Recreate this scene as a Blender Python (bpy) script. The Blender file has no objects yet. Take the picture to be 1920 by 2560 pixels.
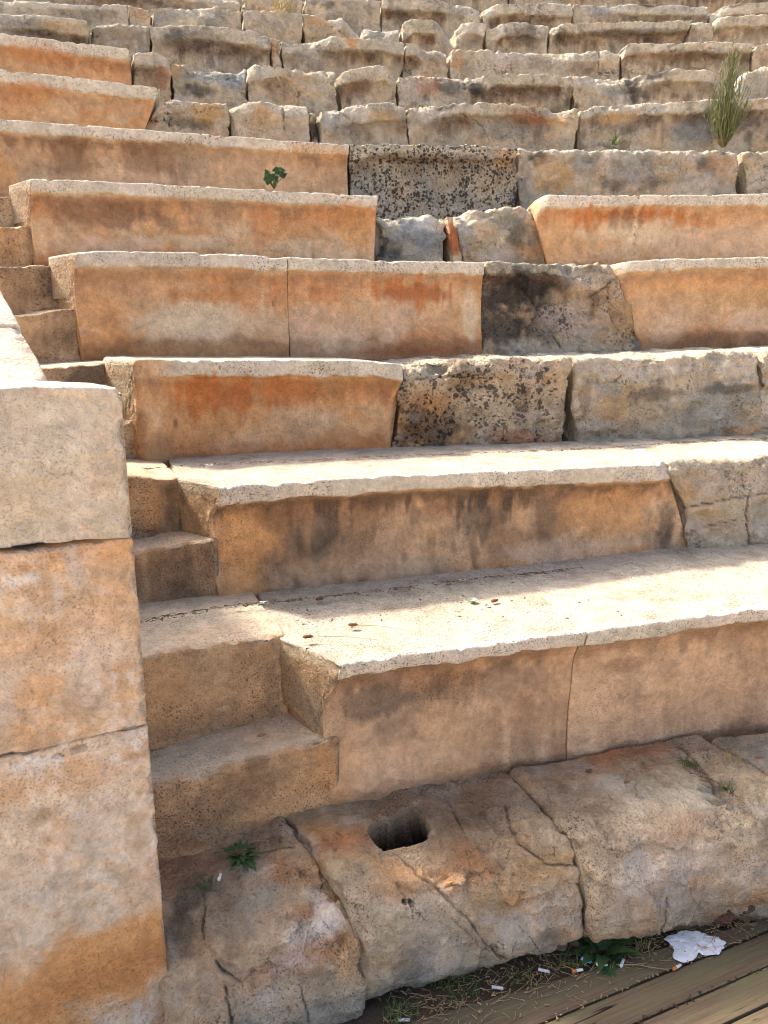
# Ancient stone theatre: curved rows of limestone seats, narrow steps beside an end wall, a rough base course and a timber deck.
import bpy, math, random
import numpy as np

SC = 0.89                    # survey unit -> metre
ZC = 1.95                    # camera height above the deck in survey units
CX, CY = 3.2, -8.5           # centre of the theatre's circles (survey units, camera above the origin)
R1, W = 11.176, 0.72         # radius of the lowest seat front, tread depth
PITCH = math.atan(376/1600)

scene = bpy.context.scene
col = scene.collection

def lin(c):
    c = np.asarray(c, float)/255.0
    return np.where(c <= 0.04045, c/12.92, ((c+0.055)/1.055)**2.4)

PAL = {k: lin(v) for k, v in dict(
    orange=(219,161,101), deep=(199,128,73), rust=(168,98,58), peach=(222,192,150), buff=(209,195,164),
    pale=(222,205,180), white=(238,226,206), grey=(160,158,142), blue=(150,152,148), dark=(80,74,64), black=(46,42,38),
    pink=(206,184,158), brown=(112,88,67), tan=(194,177,144), redsoil=(120,74,52), green=(120,122,92), ochre=(204,158,98), cream=(232,203,160), rosy=(224,185,146), sand=(209,168,124), umber=(138,102,72), drab=(178,152,120)).items()}

# ------------------------------------------------------------------ noise
def _hash(ix, iy, iz, seed):
    h = (ix.astype(np.uint32)*np.uint32(374761393) + iy.astype(np.uint32)*np.uint32(668265263)
         + iz.astype(np.uint32)*np.uint32(2147483647) + np.uint32((seed*1013904223) & 0xffffffff))
    h = (h ^ (h >> np.uint32(13)))*np.uint32(1274126177)
    h = (h ^ (h >> np.uint32(16)))*np.uint32(2246822519)
    h = h ^ (h >> np.uint32(15))
    return h.astype(np.float64)/2147483647.5 - 1.0

def vnoise(p, seed):
    i = np.floor(p).astype(np.int64); f = p - i
    f = f*f*f*(f*(f*6-15)+10)
    r = 0.0
    for dx in (0, 1):
        wx = f[..., 0] if dx else 1-f[..., 0]
        for dy in (0, 1):
            wy = f[..., 1] if dy else 1-f[..., 1]
            for dz in (0, 1):
                wz = f[..., 2] if dz else 1-f[..., 2]
                r = r + wx*wy*wz*_hash(i[..., 0]+dx, i[..., 1]+dy, i[..., 2]+dz, seed)
    return r

def fbm(p, octv, seed, gain=0.5):
    a, s, t = 1.0, 0.0, 0.0
    q = np.array(p, float)
    for o in range(octv):
        s = s + a*vnoise(q + 17.3*o, seed+o*7); t += a
        a *= gain; q = q*2.07
    return s/t*1.6

def facets(p, seed, slope):
    """broken stone: every jittered cell is a tilted plane"""
    i0 = np.floor(p).astype(np.int64); best = np.full(p.shape[:-1], 9e9); out = np.zeros(p.shape[:-1])
    for dx in (-1, 0, 1):
        for dy in (-1, 0, 1):
            for dz in (-1, 0, 1):
                ix, iy, iz = i0[..., 0]+dx, i0[..., 1]+dy, i0[..., 2]+dz
                c = np.stack([ix+.5+.42*_hash(ix, iy, iz, seed), iy+.5+.42*_hash(ix, iy, iz, seed+1), iz+.5+.42*_hash(ix, iy, iz, seed+2)], -1)
                v = p-c; d = (v*v).sum(-1)
                o = (v[..., 0]*_hash(ix, iy, iz, seed+3)+v[..., 1]*_hash(ix, iy, iz, seed+4)+v[..., 2]*_hash(ix, iy, iz, seed+5))*slope + .35*_hash(ix, iy, iz, seed+6)
                m = d < best; best = np.where(m, d, best); out = np.where(m, o, out)
    return out

def sstep(a, b, x):
    t = np.clip((x-a)/(b-a), 0, 1)
    return t*t*(3-2*t)

def mixc(c, k, m):
    m = np.clip(m, 0, 1)[..., None]
    return c*(1-m) + (PAL[k] if isinstance(k, str) else np.asarray(k))*m

# ------------------------------------------------------------------ objects
def tag(o, label, cat, group=None, kind=None):
    if label: o['label'] = label
    if cat: o['category'] = cat
    if group: o['group'] = group
    if kind: o['kind'] = kind
    return o

def wpos(v):
    v = np.asarray(v, float)
    return np.stack([v[..., 0]*SC, v[..., 1]*SC, (v[..., 2]+ZC)*SC], -1)

def mesh_obj(name, verts, faces, mat, tint=None, fx=None, smooth=True, parent=None, world=False, origin=None):
    """faces: (quads array n x 4, list of ngons). Vertices in survey units unless world."""
    v = np.asarray(verts, float) if world else wpos(verts)
    if origin is None:
        origin = np.array([(v[:, 0].min()+v[:, 0].max())/2, (v[:, 1].min()+v[:, 1].max())/2, v[:, 2].min()])
    v = v - origin
    quads, ngons = faces
    quads = np.asarray(quads, np.int32).reshape(-1, 4)
    loops = np.concatenate([quads.ravel()] + [np.asarray(g, np.int32) for g in ngons]) if ngons else quads.ravel()
    sizes = np.concatenate([np.full(len(quads), 4, np.int32), np.array([len(g) for g in ngons], np.int32)])
    starts = np.concatenate([[0], np.cumsum(sizes)[:-1]]).astype(np.int32)
    me = bpy.data.meshes.new(name)
    me.vertices.add(len(v)); me.vertices.foreach_set('co', v.astype(np.float32).ravel())
    me.loops.add(len(loops)); me.loops.foreach_set('vertex_index', loops.astype(np.int32))
    me.polygons.add(len(sizes)); me.polygons.foreach_set('loop_start', starts)
    sm = np.full(len(sizes), smooth)
    if ngons: sm[len(quads):] = False
    me.polygons.foreach_set('use_smooth', sm)
    me.update(calc_edges=True); me.validate()
    if tint is not None:
        at = me.attributes.new('tint', 'FLOAT_COLOR', 'POINT')
        at.data.foreach_set('color', np.concatenate([np.clip(tint, 0, 1), np.ones((len(v), 1))], 1).astype(np.float32).ravel())
    if fx is not None:
        at = me.attributes.new('fx', 'FLOAT_COLOR', 'POINT')
        at.data.foreach_set('color', np.concatenate([np.clip(fx, 0, 1), np.ones((len(v), 1))], 1).astype(np.float32).ravel())
    me.materials.append(mat)
    o = bpy.data.objects.new(name, me); col.objects.link(o)
    o.location = origin
    if parent is not None:
        o.parent = parent; o.location = origin - np.array(parent.location)
    return o

# ------------------------------------------------------------------ materials
def nodes_of(m):
    m.use_nodes = True
    nt = m.node_tree; nt.nodes.clear()
    out = nt.nodes.new('ShaderNodeOutputMaterial'); b = nt.nodes.new('ShaderNodeBsdfPrincipled')
    nt.links.new(b.outputs[0], out.inputs[0])
    return nt, b

def N(nt, typ, **kw):
    n = nt.nodes.new(typ)
    for k, v in kw.items():
        if hasattr(n, k): setattr(n, k, v)
        else: n.inputs[k].default_value = v
    return n

def math_n(nt, op, a, b=None, c=None, clamp=False):
    n = nt.nodes.new('ShaderNodeMath'); n.operation = op; n.use_clamp = clamp
    for i, x in enumerate((a, b, c)):
        if x is None: continue
        if isinstance(x, (int, float)): n.inputs[i].default_value = x
        else: nt.links.new(x, n.inputs[i])
    return n.outputs[0]

def ramp(nt, x, lo, hi):
    n = nt.nodes.new('ShaderNodeMapRange'); n.interpolation_type = 'SMOOTHSTEP'
    nt.links.new(x, n.inputs[0]); n.inputs[1].default_value = lo; n.inputs[2].default_value = hi
    n.inputs[3].default_value = 0; n.inputs[4].default_value = 1
    return n.outputs[0]

def mixrgb(nt, blend, fac, a, b):
    n = nt.nodes.new('ShaderNodeMix'); n.data_type = 'RGBA'; n.blend_type = blend; n.clamp_factor = True
    for s, x in ((n.inputs[0], fac), (n.inputs[6], a), (n.inputs[7], b)):
        if isinstance(x, (int, float)): s.default_value = x
        elif isinstance(x, tuple): s.default_value = x
        else: nt.links.new(x, s)
    return n.outputs[2]

def stone_material(name, grain, pitscale, bump):
    m = bpy.data.materials.new(name); nt, b = nodes_of(m)
    tc = N(nt, 'ShaderNodeTexCoord'); oi = N(nt, 'ShaderNodeObjectInfo')
    off = N(nt, 'ShaderNodeVectorMath', operation='MULTIPLY_ADD')
    cmb = N(nt, 'ShaderNodeCombineXYZ')
    for i in range(3): nt.links.new(oi.outputs['Random'], cmb.inputs[i])
    nt.links.new(cmb.outputs[0], off.inputs[0]); off.inputs[1].default_value = (37, 53, 71)
    nt.links.new(tc.outputs['Object'], off.inputs[2])
    V = off.outputs[0]
    def noise(scale, detail, rough=0.6, dist=0.0):
        n = N(nt, 'ShaderNodeTexNoise'); nt.links.new(V, n.inputs['Vector'])
        n.inputs['Scale'].default_value = scale; n.inputs['Detail'].default_value = detail
        n.inputs['Roughness'].default_value = rough; n.inputs['Distortion'].default_value = dist
        return n.outputs[0]
    tint = N(nt, 'ShaderNodeAttribute', attribute_name='tint').outputs['Color']
    fx = N(nt, 'ShaderNodeSeparateColor'); nt.links.new(N(nt, 'ShaderNodeAttribute', attribute_name='fx').outputs['Color'], fx.inputs[0])
    spk, pit, rough = fx.outputs
    n1 = noise(grain, 3.0, 0.72); n2 = noise(grain*0.36, 4, 0.7, 0.4); n3 = noise(grain*0.09, 4, 0.6, 0.6)
    # mottling
    mot = math_n(nt, 'ADD', math_n(nt, 'MULTIPLY', math_n(nt, 'SUBTRACT', n2, 0.5), 0.8), math_n(nt, 'MULTIPLY', math_n(nt, 'SUBTRACT', n3, 0.5), 0.9))
    val = math_n(nt, 'ADD', 1.0, mot)
    vcol = N(nt, 'ShaderNodeCombineColor')
    for i in range(3): nt.links.new(val, vcol.inputs[i])
    c = mixrgb(nt, 'MULTIPLY', 1.0, tint, vcol.outputs[0])
    # dark and light grains
    dk = math_n(nt, 'MULTIPLY', ramp(nt, n1, 0.55, 0.63), spk)
    c = mixrgb(nt, 'MULTIPLY', dk, c, (0.16, 0.115, 0.085, 1))
    lt = math_n(nt, 'MULTIPLY', ramp(nt, n1, 0.44, 0.30), 0.5)
    c = mixrgb(nt, 'SCREEN', math_n(nt, 'MULTIPLY', lt, spk), c, (0.36, 0.32, 0.26, 1))
    # holes of the porous stone, dark crust and inner shade painted as one colour
    vo = N(nt, 'ShaderNodeTexVoronoi', feature='F1'); vd = N(nt, 'ShaderNodeVectorMath', operation='MULTIPLY_ADD')
    nz = N(nt, 'ShaderNodeTexNoise'); nt.links.new(V, nz.inputs['Vector']); nz.inputs['Scale'].default_value = pitscale*1.1
    nt.links.new(nz.outputs['Color'], vd.inputs[0]); vd.inputs[1].default_value = (1.5/pitscale,)*3; nt.links.new(V, vd.inputs[2])
    nt.links.new(vd.outputs[0], vo.inputs['Vector']); vo.inputs['Scale'].default_value = pitscale
    sc = N(nt, 'ShaderNodeSeparateColor'); nt.links.new(vo.outputs['Color'], sc.inputs[0])
    rad = math_n(nt, 'MULTIPLY', math_n(nt, 'MULTIPLY_ADD', sc.outputs[0], 0.55, 0.2), math_n(nt, 'MULTIPLY_ADD', n3, 2.4, math_n(nt, 'MULTIPLY_ADD', pit, 0.7, -1.05)))
    hole = math_n(nt, 'MULTIPLY', ramp(nt, math_n(nt, 'SUBTRACT', rad, vo.outputs['Distance']), 0.0, 0.10), pit)
    v2 = N(nt, 'ShaderNodeTexVoronoi', feature='F1'); nt.links.new(vd.outputs[0], v2.inputs['Vector']); v2.inputs['Scale'].default_value = pitscale*2.3
    s2 = N(nt, 'ShaderNodeSeparateColor'); nt.links.new(v2.outputs['Color'], s2.inputs[0])
    rad2 = math_n(nt, 'MULTIPLY', math_n(nt, 'MULTIPLY_ADD', s2.outputs[0], 0.6, 0.1), math_n(nt, 'MULTIPLY_ADD', n3, 1.6, math_n(nt, 'MULTIPLY_ADD', pit, 0.5, -0.6)))
    hole2 = math_n(nt, 'MULTIPLY', ramp(nt, math_n(nt, 'SUBTRACT', rad2, v2.outputs['Distance']), 0.0, 0.12), pit)
    hole = math_n(nt, 'MAXIMUM', hole, math_n(nt, 'MULTIPLY', hole2, 0.8))
    c = mixrgb(nt, 'MIX', math_n(nt, 'MULTIPLY', hole, 0.86), c, (0.028, 0.022, 0.018, 1))
    f1 = noise(grain*0.055, 6, 0.6, 0.35); f2 = noise(grain*0.035, 2, 0.5)
    fis = math_n(nt, 'MULTIPLY', ramp(nt, math_n(nt, 'ABSOLUTE', math_n(nt, 'SUBTRACT', f1, 0.5)), 0.007, 0.0015), math_n(nt, 'MULTIPLY', ramp(nt, f2, 0.52, 0.64), ramp(nt, rough, 0.4, 0.8)))
    c = mixrgb(nt, 'MIX', math_n(nt, 'MULTIPLY', fis, 0.6), c, (0.035, 0.026, 0.02, 1))
    nt.links.new(c, b.inputs['Base Color'])
    b.inputs['Roughness'].default_value = 0.93
    b.inputs['Specular IOR Level'].default_value = 0.15
    h = math_n(nt, 'MULTIPLY_ADD', n1, -0.6, math_n(nt, 'MULTIPLY', n2, 1.6))
    h = math_n(nt, 'MULTIPLY', h, math_n(nt, 'MULTIPLY_ADD', rough, 1.0, 0.30))
    h = math_n(nt, 'SUBTRACT', h, math_n(nt, 'ADD', math_n(nt, 'MULTIPLY', hole, 1.6), math_n(nt, 'MULTIPLY', fis, 1.2)))
    bp = N(nt, 'ShaderNodeBump'); nt.links.new(h, bp.inputs['Height'])
    bp.inputs['Strength'].default_value = 0.9; bp.inputs['Distance'].default_value = bump
    nt.links.new(bp.outputs[0], b.inputs['Normal'])
    return m

STONE = [stone_material('limestone_near', 180, 50, 0.012), stone_material('limestone_middle', 118, 46, 0.016),
         stone_material('limestone_distant', 72, 48, 0.024)]
def stone_for(k): return STONE[0] if k <= 2 else STONE[1] if k <= 5 else STONE[2]

def plain_material(name, color, rough=0.9, nscale=60, var=0.35, trans=0.0):
    m = bpy.data.materials.new(name); nt, b = nodes_of(m)
    tc = N(nt, 'ShaderNodeTexCoord'); n = N(nt, 'ShaderNodeTexNoise'); nt.links.new(tc.outputs['Object'], n.inputs['Vector'])
    n.inputs['Scale'].default_value = nscale; n.inputs['Detail'].default_value = 4
    f = math_n(nt, 'MULTIPLY_ADD', n.outputs[0], 2*var, 1-var)
    oi = N(nt, 'ShaderNodeObjectInfo')
    f = math_n(nt, 'MULTIPLY', f, math_n(nt, 'MULTIPLY_ADD', oi.outputs['Random'], 0.3, 0.85))
    cc = N(nt, 'ShaderNodeCombineColor')
    for i in range(3): nt.links.new(f, cc.inputs[i])
    nt.links.new(mixrgb(nt, 'MULTIPLY', 1.0, tuple(lin(color))+(1,), cc.outputs[0]), b.inputs['Base Color'])
    b.inputs['Roughness'].default_value = rough; b.inputs['Specular IOR Level'].default_value = 0.25
    bp = N(nt, 'ShaderNodeBump'); nt.links.new(n.outputs[0], bp.inputs['Height']); bp.inputs['Strength'].default_value = 0.3; bp.inputs['Distance'].default_value = 0.004
    nt.links.new(bp.outputs[0], b.inputs['Normal'])
    if trans:
        try: b.inputs['Subsurface Weight'].default_value = 0.0
        except Exception: pass
    return m

# ------------------------------------------------------------------ paths
def ring_path(R, th0):
    def f(a, d, z):
        th = th0 + a/R
        r = R + d
        return np.stack([CX + r*np.sin(th), CY + r*np.cos(th), z], -1)
    return f

def line_path(x0, y0, ex, ey):
    n = math.hypot(ex, ey); ex /= n; ey /= n
    def f(a, d, z):
        return np.stack([x0 + ex*a - ey*d, y0 + ey*a + ex*d, z + 0*a], -1)
    return f

# ------------------------------------------------------------------ profiles: depth behind the front plane at height h below the top edge
def p_lip(h, lipH, over, r=0.012, flare=0.025, S=0.46):
    d = np.where(h < r, r - np.sqrt(np.maximum(r*r-(r-np.minimum(h, r))**2, 0)), 0.0)
    d = d + 0.006*sstep(r, lipH, h)
    d = d + (over*0.62)*sstep(lipH-0.004, lipH+0.010, h) + (over*0.38)*sstep(lipH+0.006, lipH+0.085, h)
    return d - flare*sstep(S*0.62, S*1.0, h)**2

def p_brk(h, f0, S=0.46):
    return f0 + 0.085*(1-sstep(0.0, 0.16, h))*np.exp(-h/0.12) + 0.012*(1-sstep(0, .02, h))

def p_flat(h, f0, r):
    hh = np.minimum(h, r)
    return f0 + r - np.sqrt(np.maximum(r*r-(r-hh)**2, 0))

def poly_dist(px, py, pts):
    d = np.full(px.shape, 9.0)
    for (x0, y0), (x1, y1) in zip(pts[:-1], pts[1:]):
        ex, ey = x1-x0, y1-y0; L2 = ex*ex+ey*ey+1e-12
        t = np.clip(((px-x0)*ex+(py-y0)*ey)/L2, 0, 1)
        d = np.minimum(d, np.hypot(px-x0-t*ex, py-y0-t*ey))
    return d

def stone(name, path, L, top, spec, mat, seed, parent=None):
    """A stone swept along PATH. spec: see the table at the end of the file."""
    g = spec.get
    S = g('S', 0.46); Hf = g('H', S+0.10); D = g('D', W+0.08)
    res = g('res', 0.010); tres = g('tres', 0.05)
    rr = g('rr', 0.010); gap = g('gap', 0.003)
    # along
    n = max(int(L/res), 6)
    ends = np.array([0, .15, .35, .6, .85, 1.1])*max(rr, .004)
    a = np.unique(np.concatenate([np.linspace(ends[-1]+res*.6, L-ends[-1]-res*.6, n), ends, L-ends]))
    a = np.clip(a, 0, L)
    # down the front
    hs = [0, .002, .005, .009, .014]
    while hs[-1] < Hf-1e-6:
        hs.append(min(Hf, hs[-1] + (res*0.75 if hs[-1] < 0.16 else res)))
    hs = np.array(hs)
    tt = np.linspace(1, 0, max(int(g('topd', D)/tres), 3)+1)[:-1]
    nt_, nf = len(tt), len(hs)
    A = a[:, None]; s = A/L
    ta = np.array([p[0] for p in top]); tz = np.array([p[1] for p in top])
    zt = np.interp(a, ta, tz)
    na = np.stack([a*9, a*0+seed*3.1, a*0], -1)
    rough = g('rough', 0.3)
    zt = zt + (0.003+0.006*rough)*g('jag', 1.0)*fbm(na*1.0, 3, seed) + .006*rough*fbm(na*4, 3, seed+2)
    # profile weights
    pw = g('prof')
    wa = np.array([p[0] for p in pw])
    an = a + 0.05*fbm(np.stack([a*5, a*0+9.7, a*0+seed], -1), 3, seed+3)*min(1.0, rough*2)
    wl = np.interp(an, wa, [p[1] for p in pw]); wb = np.interp(an, wa, [p[2] for p in pw]); wf = np.interp(an, wa, [p[3] for p in pw])
    wl, wb, wf = [x[:, None] for x in (wl, wb, wf)]
    lipH = g('lipH', 0.062) + 0.006*fbm(np.stack([a*14, a*0+1.3, a*0+seed], -1), 3, seed+5) + rough*0.022*fbm(np.stack([a*4, a*0+4.3, a*0+seed], -1), 2, seed+6)
    lipH = np.maximum(lipH, 0.03)[:, None]
    hh = hs[None, :] + 0*A
    if g('boulder'):
        rb = g('boulder')
        hq = np.minimum(hh, rb)
        F = rb*(1-np.sqrt(np.maximum(1-((rb-hq)/rb)**2.2, 0))) - 0.03*np.sin(np.clip((hh-rb*.6)/(S-rb*.6), 0, 1)*math.pi) + 0.05*sstep(S*.75, S*1.05, hh) 
    else:
        F = wl*p_lip(hh, lipH, g('over', 0.055), S=S, flare=g('flare', .02)) + wb*p_brk(hh, g('f0', .05)) + wf*p_flat(hh, g('f0', .05), g('fr', 0.02))
    F0 = F[:, :1]
    dl = np.concatenate([F0 + (D-F0)*tt[None, :], F, np.full((len(a), 1), D)], 1)
    hv = np.concatenate([np.zeros((len(a), nt_)), hh, np.full((len(a), 1), Hf)], 1)
    if g('topslope'):                                     # top falls towards the front
        hv[:, :nt_] -= g('topslope')*np.clip(dl[:, :nt_]-F0, 0, 9)
    if g('crown'):
        cr = g('crown')*(1-(2*s-1)**2)
        hv[:, :nt_+6] -= cr
    # q: distance along the profile, negative on the top
    q = np.concatenate([-(dl[:, :nt_]-F0), hh, np.full((len(a), 1), Hf)], 1)
    e = np.minimum(A, L-A)
    ins = np.where(e < rr, rr*(1-np.sqrt(np.maximum(1-(1-e/rr)**2, 0))), 0)
    ft = np.concatenate([np.ones(nt_+1), 1-sstep(0.0, 0.03, hs[1:]), [0]])[None, :]
    ff = np.concatenate([np.zeros(nt_), sstep(0, .02, hs), [0]])[None, :]
    hv = hv + ins*ft*np.where(q > -9, 1, 0); dl = dl + ins*ff
    back = np.ones((1, nt_+nf+1)); back[0, -1] = 0; back[0, 0] = 1
    ds = np.minimum(dl, g('skmax', 9.0))
    AE = A + gap*(1-2*s) + g('skewL', 0)*ds*(1-s) + g('skewR', 0)*ds*s + g('slantL', 0)*np.maximum(q, 0)*(1-s) + g('slantR', 0)*(S*(sstep(.06, .24, q)-.12*sstep(.3, .46, q)) if g('curveR') else np.maximum(q, 0))*s
    endj = (np.exp(-A/.03)-np.exp(-(L-A)/.03))*0.02*rough          # uneven joints
    AE = AE + endj*fbm(np.stack([q*9, s*0+seed+0*q, 0*q+(A>L/2)*7], -1), 3, seed+8)
    Z = zt[:, None] - hv
    P = path(AE, dl, Z)
    # normals of the grid
    da = np.gradient(P, axis=0); dt = np.gradient(P, axis=1)
    nn = np.cross(dt, da); nn /= (np.linalg.norm(nn, axis=-1, keepdims=True)+1e-9)
    if nn[len(a)//2, nt_//2, 2] < 0: nn = -nn
    hide = np.ones(nt_+nf+1); hide[-1] = 0; hide[0] = 0
    NP = np.stack([AE*1.0, dl + 0*AE, Z], -1) + seed*1.37
    big = fbm(NP*5.5, 3, seed+11); mid = fbm(NP*16, 4, seed+12); fine = fbm(NP*55, 3, seed+13)
    ch = fbm(NP*np.array([9, 9, 13]), 3, seed+14); chip = -np.maximum(ch-0.25, 0)      # flat flake scars
    isf = np.concatenate([np.full(nt_, 0.55), np.ones(nf), [0]])[None, :]
    amp_s = 1-g('smoothlip', 1.0)*wl*0.55
    disp = rough*(0.016*big*g('bigk', 1) + 0.011*mid*amp_s + 0.045*chip*amp_s) + (0.0012+0.0030*rough)*fine
    if g('facet', 0):
        fs = g('fsize', .10); w0 = .35*np.stack([big, mid, fbm(NP*6+3, 3, seed+16)], -1)
        disp = disp + g('facet')*facets(NP/fs*np.array([1, 1, 1.5]) + w0, seed+70, .8)
    disp = disp*isf
    rn = random.Random(seed); nicks = []
    if g('tone') == 'new':
        for _ in range(int(L*9)+2):
            nicks.append((rn.uniform(0, L), rn.choice([0.0, 0.0, g('lipH', .06)]), rn.uniform(.006, .030), rn.uniform(.004, .014), rn.uniform(.003, .010), 2.5))
    elif g('tone') in ('pier', 'step'):
        for _ in range(10):
            nicks.append((L-rn.uniform(0, .006), rn.uniform(0, S), rn.uniform(.006, .016), rn.uniform(.008, .035), rn.uniform(.004, .011), 2.5))
        for _ in range(8):
            nicks.append((rn.uniform(L*.3, L), rn.choice([0.0, S]), rn.uniform(.01, .04), rn.uniform(.005, .012), rn.uniform(.003, .008), 2.5))
    crk_and_shade = np.zeros_like(q)
    for (pts, wd, dep) in g('cracks', []):
        jx = AE + 0.007*fbm(NP*15, 4, seed+21, .6); jy = q + 0.007*fbm(NP*15+5, 4, seed+22, .6)
        dd = poly_dist(jx, jy, pts)
        m = np.exp(-(dd/(wd*np.clip(.75+.7*mid, .3, 1.6)))**2)*np.clip(.8+.6*big, .25, 1); disp = disp - dep*m; crk_and_shade = np.maximum(crk_and_shade, m)
    nick = np.zeros_like(q)
    for (ca, cq, ra, rq, dep, pw_) in g('hollows', []) + nicks:
        x = np.abs((AE-ca)/ra)**pw_ + np.abs((q-cq)/rq)**pw_
        x = x + 0.35*fbm(NP*18, 3, seed+31)
        hm = 1-sstep(0.55, 1.25, x); disp = disp - dep*hm
        if dep < .0125 and pw_ == 2.5: nick = np.maximum(nick, hm)
        if dep > .1: crk_and_shade = np.maximum(crk_and_shade, 1.3*sstep(.12, .5, hm))  # deep socket hole: inner shade painted black together with its soil fill
    P = P + nn*(disp*hide[None, :])[..., None]
    # ---------------- colour
    recipe = g('tone', 'old')
    ns = fbm(NP*3.2, 4, seed+41); nm = fbm(NP*11, 4, seed+42); nf_ = fbm(NP*30, 3, seed+43)
    streak = fbm(np.stack([AE*26, q*2.2, dl*0+seed], -1), 4, seed+44)
    front = np.concatenate([np.zeros(nt_), np.ones(nf+1)])[None, :] + 0*q
    og, gr, bl = g('o', .5), g('g', .2), g('b', .15)
    if recipe == 'new':
        c = np.zeros(q.shape+(3,)) + PAL['peach']
        c = mixc(c, 'orange', og*(1.0+0.5*ns+0.25*nm))
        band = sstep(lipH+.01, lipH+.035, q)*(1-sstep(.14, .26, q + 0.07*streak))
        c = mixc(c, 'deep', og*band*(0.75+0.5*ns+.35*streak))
        c = mixc(c, 'rosy', (1-og)*(0.5+0.6*fbm(NP*4+9, 3, seed+45)))
        c = mixc(c, 'sand', (1-og)*.7)
        c = mixc(c, 'peach', 0.6*sstep(.1, .8, fbm(NP*np.array([3, 3, 5])+3, 3, seed+46))*(1-band))
        c = mixc(c, 'orange', .35*og*sstep(.0, .7, streak))
        c = mixc(c, 'deep', og*0.8*sstep(S-.10, S-.02, q+0.03*nm)*sstep(-.3, .5, ns+.2))
        c = mixc(c, 'umber', gr*sstep(0.0, 0.7, fbm(NP*4.3+21, 4, seed+47)+0.45*streak+.25*gr))
        c = mixc(c, 'dark', gr*0.7*sstep(0.25, 0.9, fbm(NP*6+31, 4, seed+48)+0.5*streak))
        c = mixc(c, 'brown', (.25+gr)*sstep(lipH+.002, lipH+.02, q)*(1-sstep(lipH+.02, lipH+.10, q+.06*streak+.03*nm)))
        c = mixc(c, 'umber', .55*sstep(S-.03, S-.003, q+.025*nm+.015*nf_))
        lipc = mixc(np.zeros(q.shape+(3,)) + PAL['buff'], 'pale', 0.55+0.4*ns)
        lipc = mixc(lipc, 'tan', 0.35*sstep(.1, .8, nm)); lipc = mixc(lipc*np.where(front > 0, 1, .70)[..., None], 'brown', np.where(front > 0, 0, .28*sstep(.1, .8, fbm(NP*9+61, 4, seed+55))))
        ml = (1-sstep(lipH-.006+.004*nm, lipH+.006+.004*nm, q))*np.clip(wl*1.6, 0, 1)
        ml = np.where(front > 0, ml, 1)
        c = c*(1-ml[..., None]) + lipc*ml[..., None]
        spk = 0.26+0.5*ml + 0.25*gr + .3*(front < 1); pit = np.zeros_like(q)
    elif recipe == 'step':
        c = np.zeros(q.shape+(3,)) + PAL['tan']
        c = mixc(c, 'orange', .32+og*(0.8+0.8*ns))
        c = mixc(c, 'brown', gr*(0.4+0.9*fbm(NP*5+3, 3, seed+45)+.4*streak))
        c = mixc(c, 'dark', gr*.45*sstep(.2, .9, nm+.4*ns))
        tc_ = mixc(np.zeros(q.shape+(3,)) + PAL['buff'], 'orange', 0.25+.4*ns); tc_ = mixc(tc_, 'pink', .4)
        c = np.where(front[..., None] > 0, c, tc_)
        spk = np.full(q.shape, 0.75); pit = np.zeros_like(q)
    elif recipe == 'pier':
        c = np.zeros(q.shape+(3,)) + PAL['cream']
        c = mixc(c, 'pale', (1-og)*(0.75+0.4*ns)); c = mixc(c, 'orange', og*(0.45+1.0*fbm(NP*2.6+4, 4, seed+45)+.4*nm))
        c = mixc(c, 'rosy', og*.6*sstep(-.2, .6, fbm(NP*3.1+14, 3, seed+46)))
        c = mixc(c, 'drab', .35*sstep(.1, .7, fbm(NP*24, 4, seed+56)))
        vm = fbm(NP*np.array([48, 48, 40]), 3, seed+53); c = mixc(c, 'white', .8*sstep(.05, .45, vm)*np.clip(og*1.7*(.35+ns+.5*nm), 0, 1)); c = mixc(c, 'sand', .45*sstep(.15, .6, -vm))
        spk = np.full(q.shape, 0.34); pit = np.zeros_like(q)
    else:
        c = np.zeros(q.shape+(3,)) + PAL['tan']
        c = mixc(c, 'buff', 0.45+0.8*ns); c = mixc(c, 'ochre', og*.40); c = mixc(c, 'peach', og*.5*(1+ns))
        c = mixc(c, 'orange', og*(0.25+1.0*fbm(NP*4.1+5, 4, seed+45)+.2*nm))
        c = mixc(c, 'grey', gr*(0.45+1.2*fbm(NP*3.7+11, 4, seed+46)+.4*nm))
        c = mixc(c, 'pink', .35*sstep(0, .8, fbm(NP*5+15, 3, seed+49)))
        c = mixc(c, 'pale', 0.6*sstep(.3, .9, fbm(NP*6+25, 3, seed+50)))
        c = mixc(c, 'dark', bl*1.5*sstep(.15, .75, fbm(NP*5+33, 5, seed+47)+.35*streak))
        c = mixc(c, 'black', bl*1.3*sstep(.35, .8, fbm(NP*9+43, 5, seed+48)+.2*nm))
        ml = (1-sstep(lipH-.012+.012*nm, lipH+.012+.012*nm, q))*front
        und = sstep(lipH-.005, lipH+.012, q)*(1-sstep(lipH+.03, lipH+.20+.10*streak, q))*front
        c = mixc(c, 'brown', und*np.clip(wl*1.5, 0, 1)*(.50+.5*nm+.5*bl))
        lc = mixc(mixc(np.zeros(q.shape+(3,)) + PAL['buff'], 'pale', .35+.6*ns), 'grey', gr*(.3+.8*nm)); lc = mixc(lc, 'dark', bl*1.2*sstep(.2, .8, nm+.4*ns))  # pale lip colour paints in light caught on the upward slope
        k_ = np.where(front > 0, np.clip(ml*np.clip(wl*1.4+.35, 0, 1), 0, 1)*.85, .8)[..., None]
        if g('boulder'):
            k_ = 0*k_; c = mixc(c, 'brown', .45*(1-sstep(.0, .08, q+.06*ns+.03*nm))*(.75+.6*nm)); c = mixc(c, 'rust', og*.35*sstep(.1, .7, fbm(NP*7+71, 4, seed+52))*(1-sstep(.0, .14, q)))
        c = c*(1-k_) + lc*k_
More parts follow.
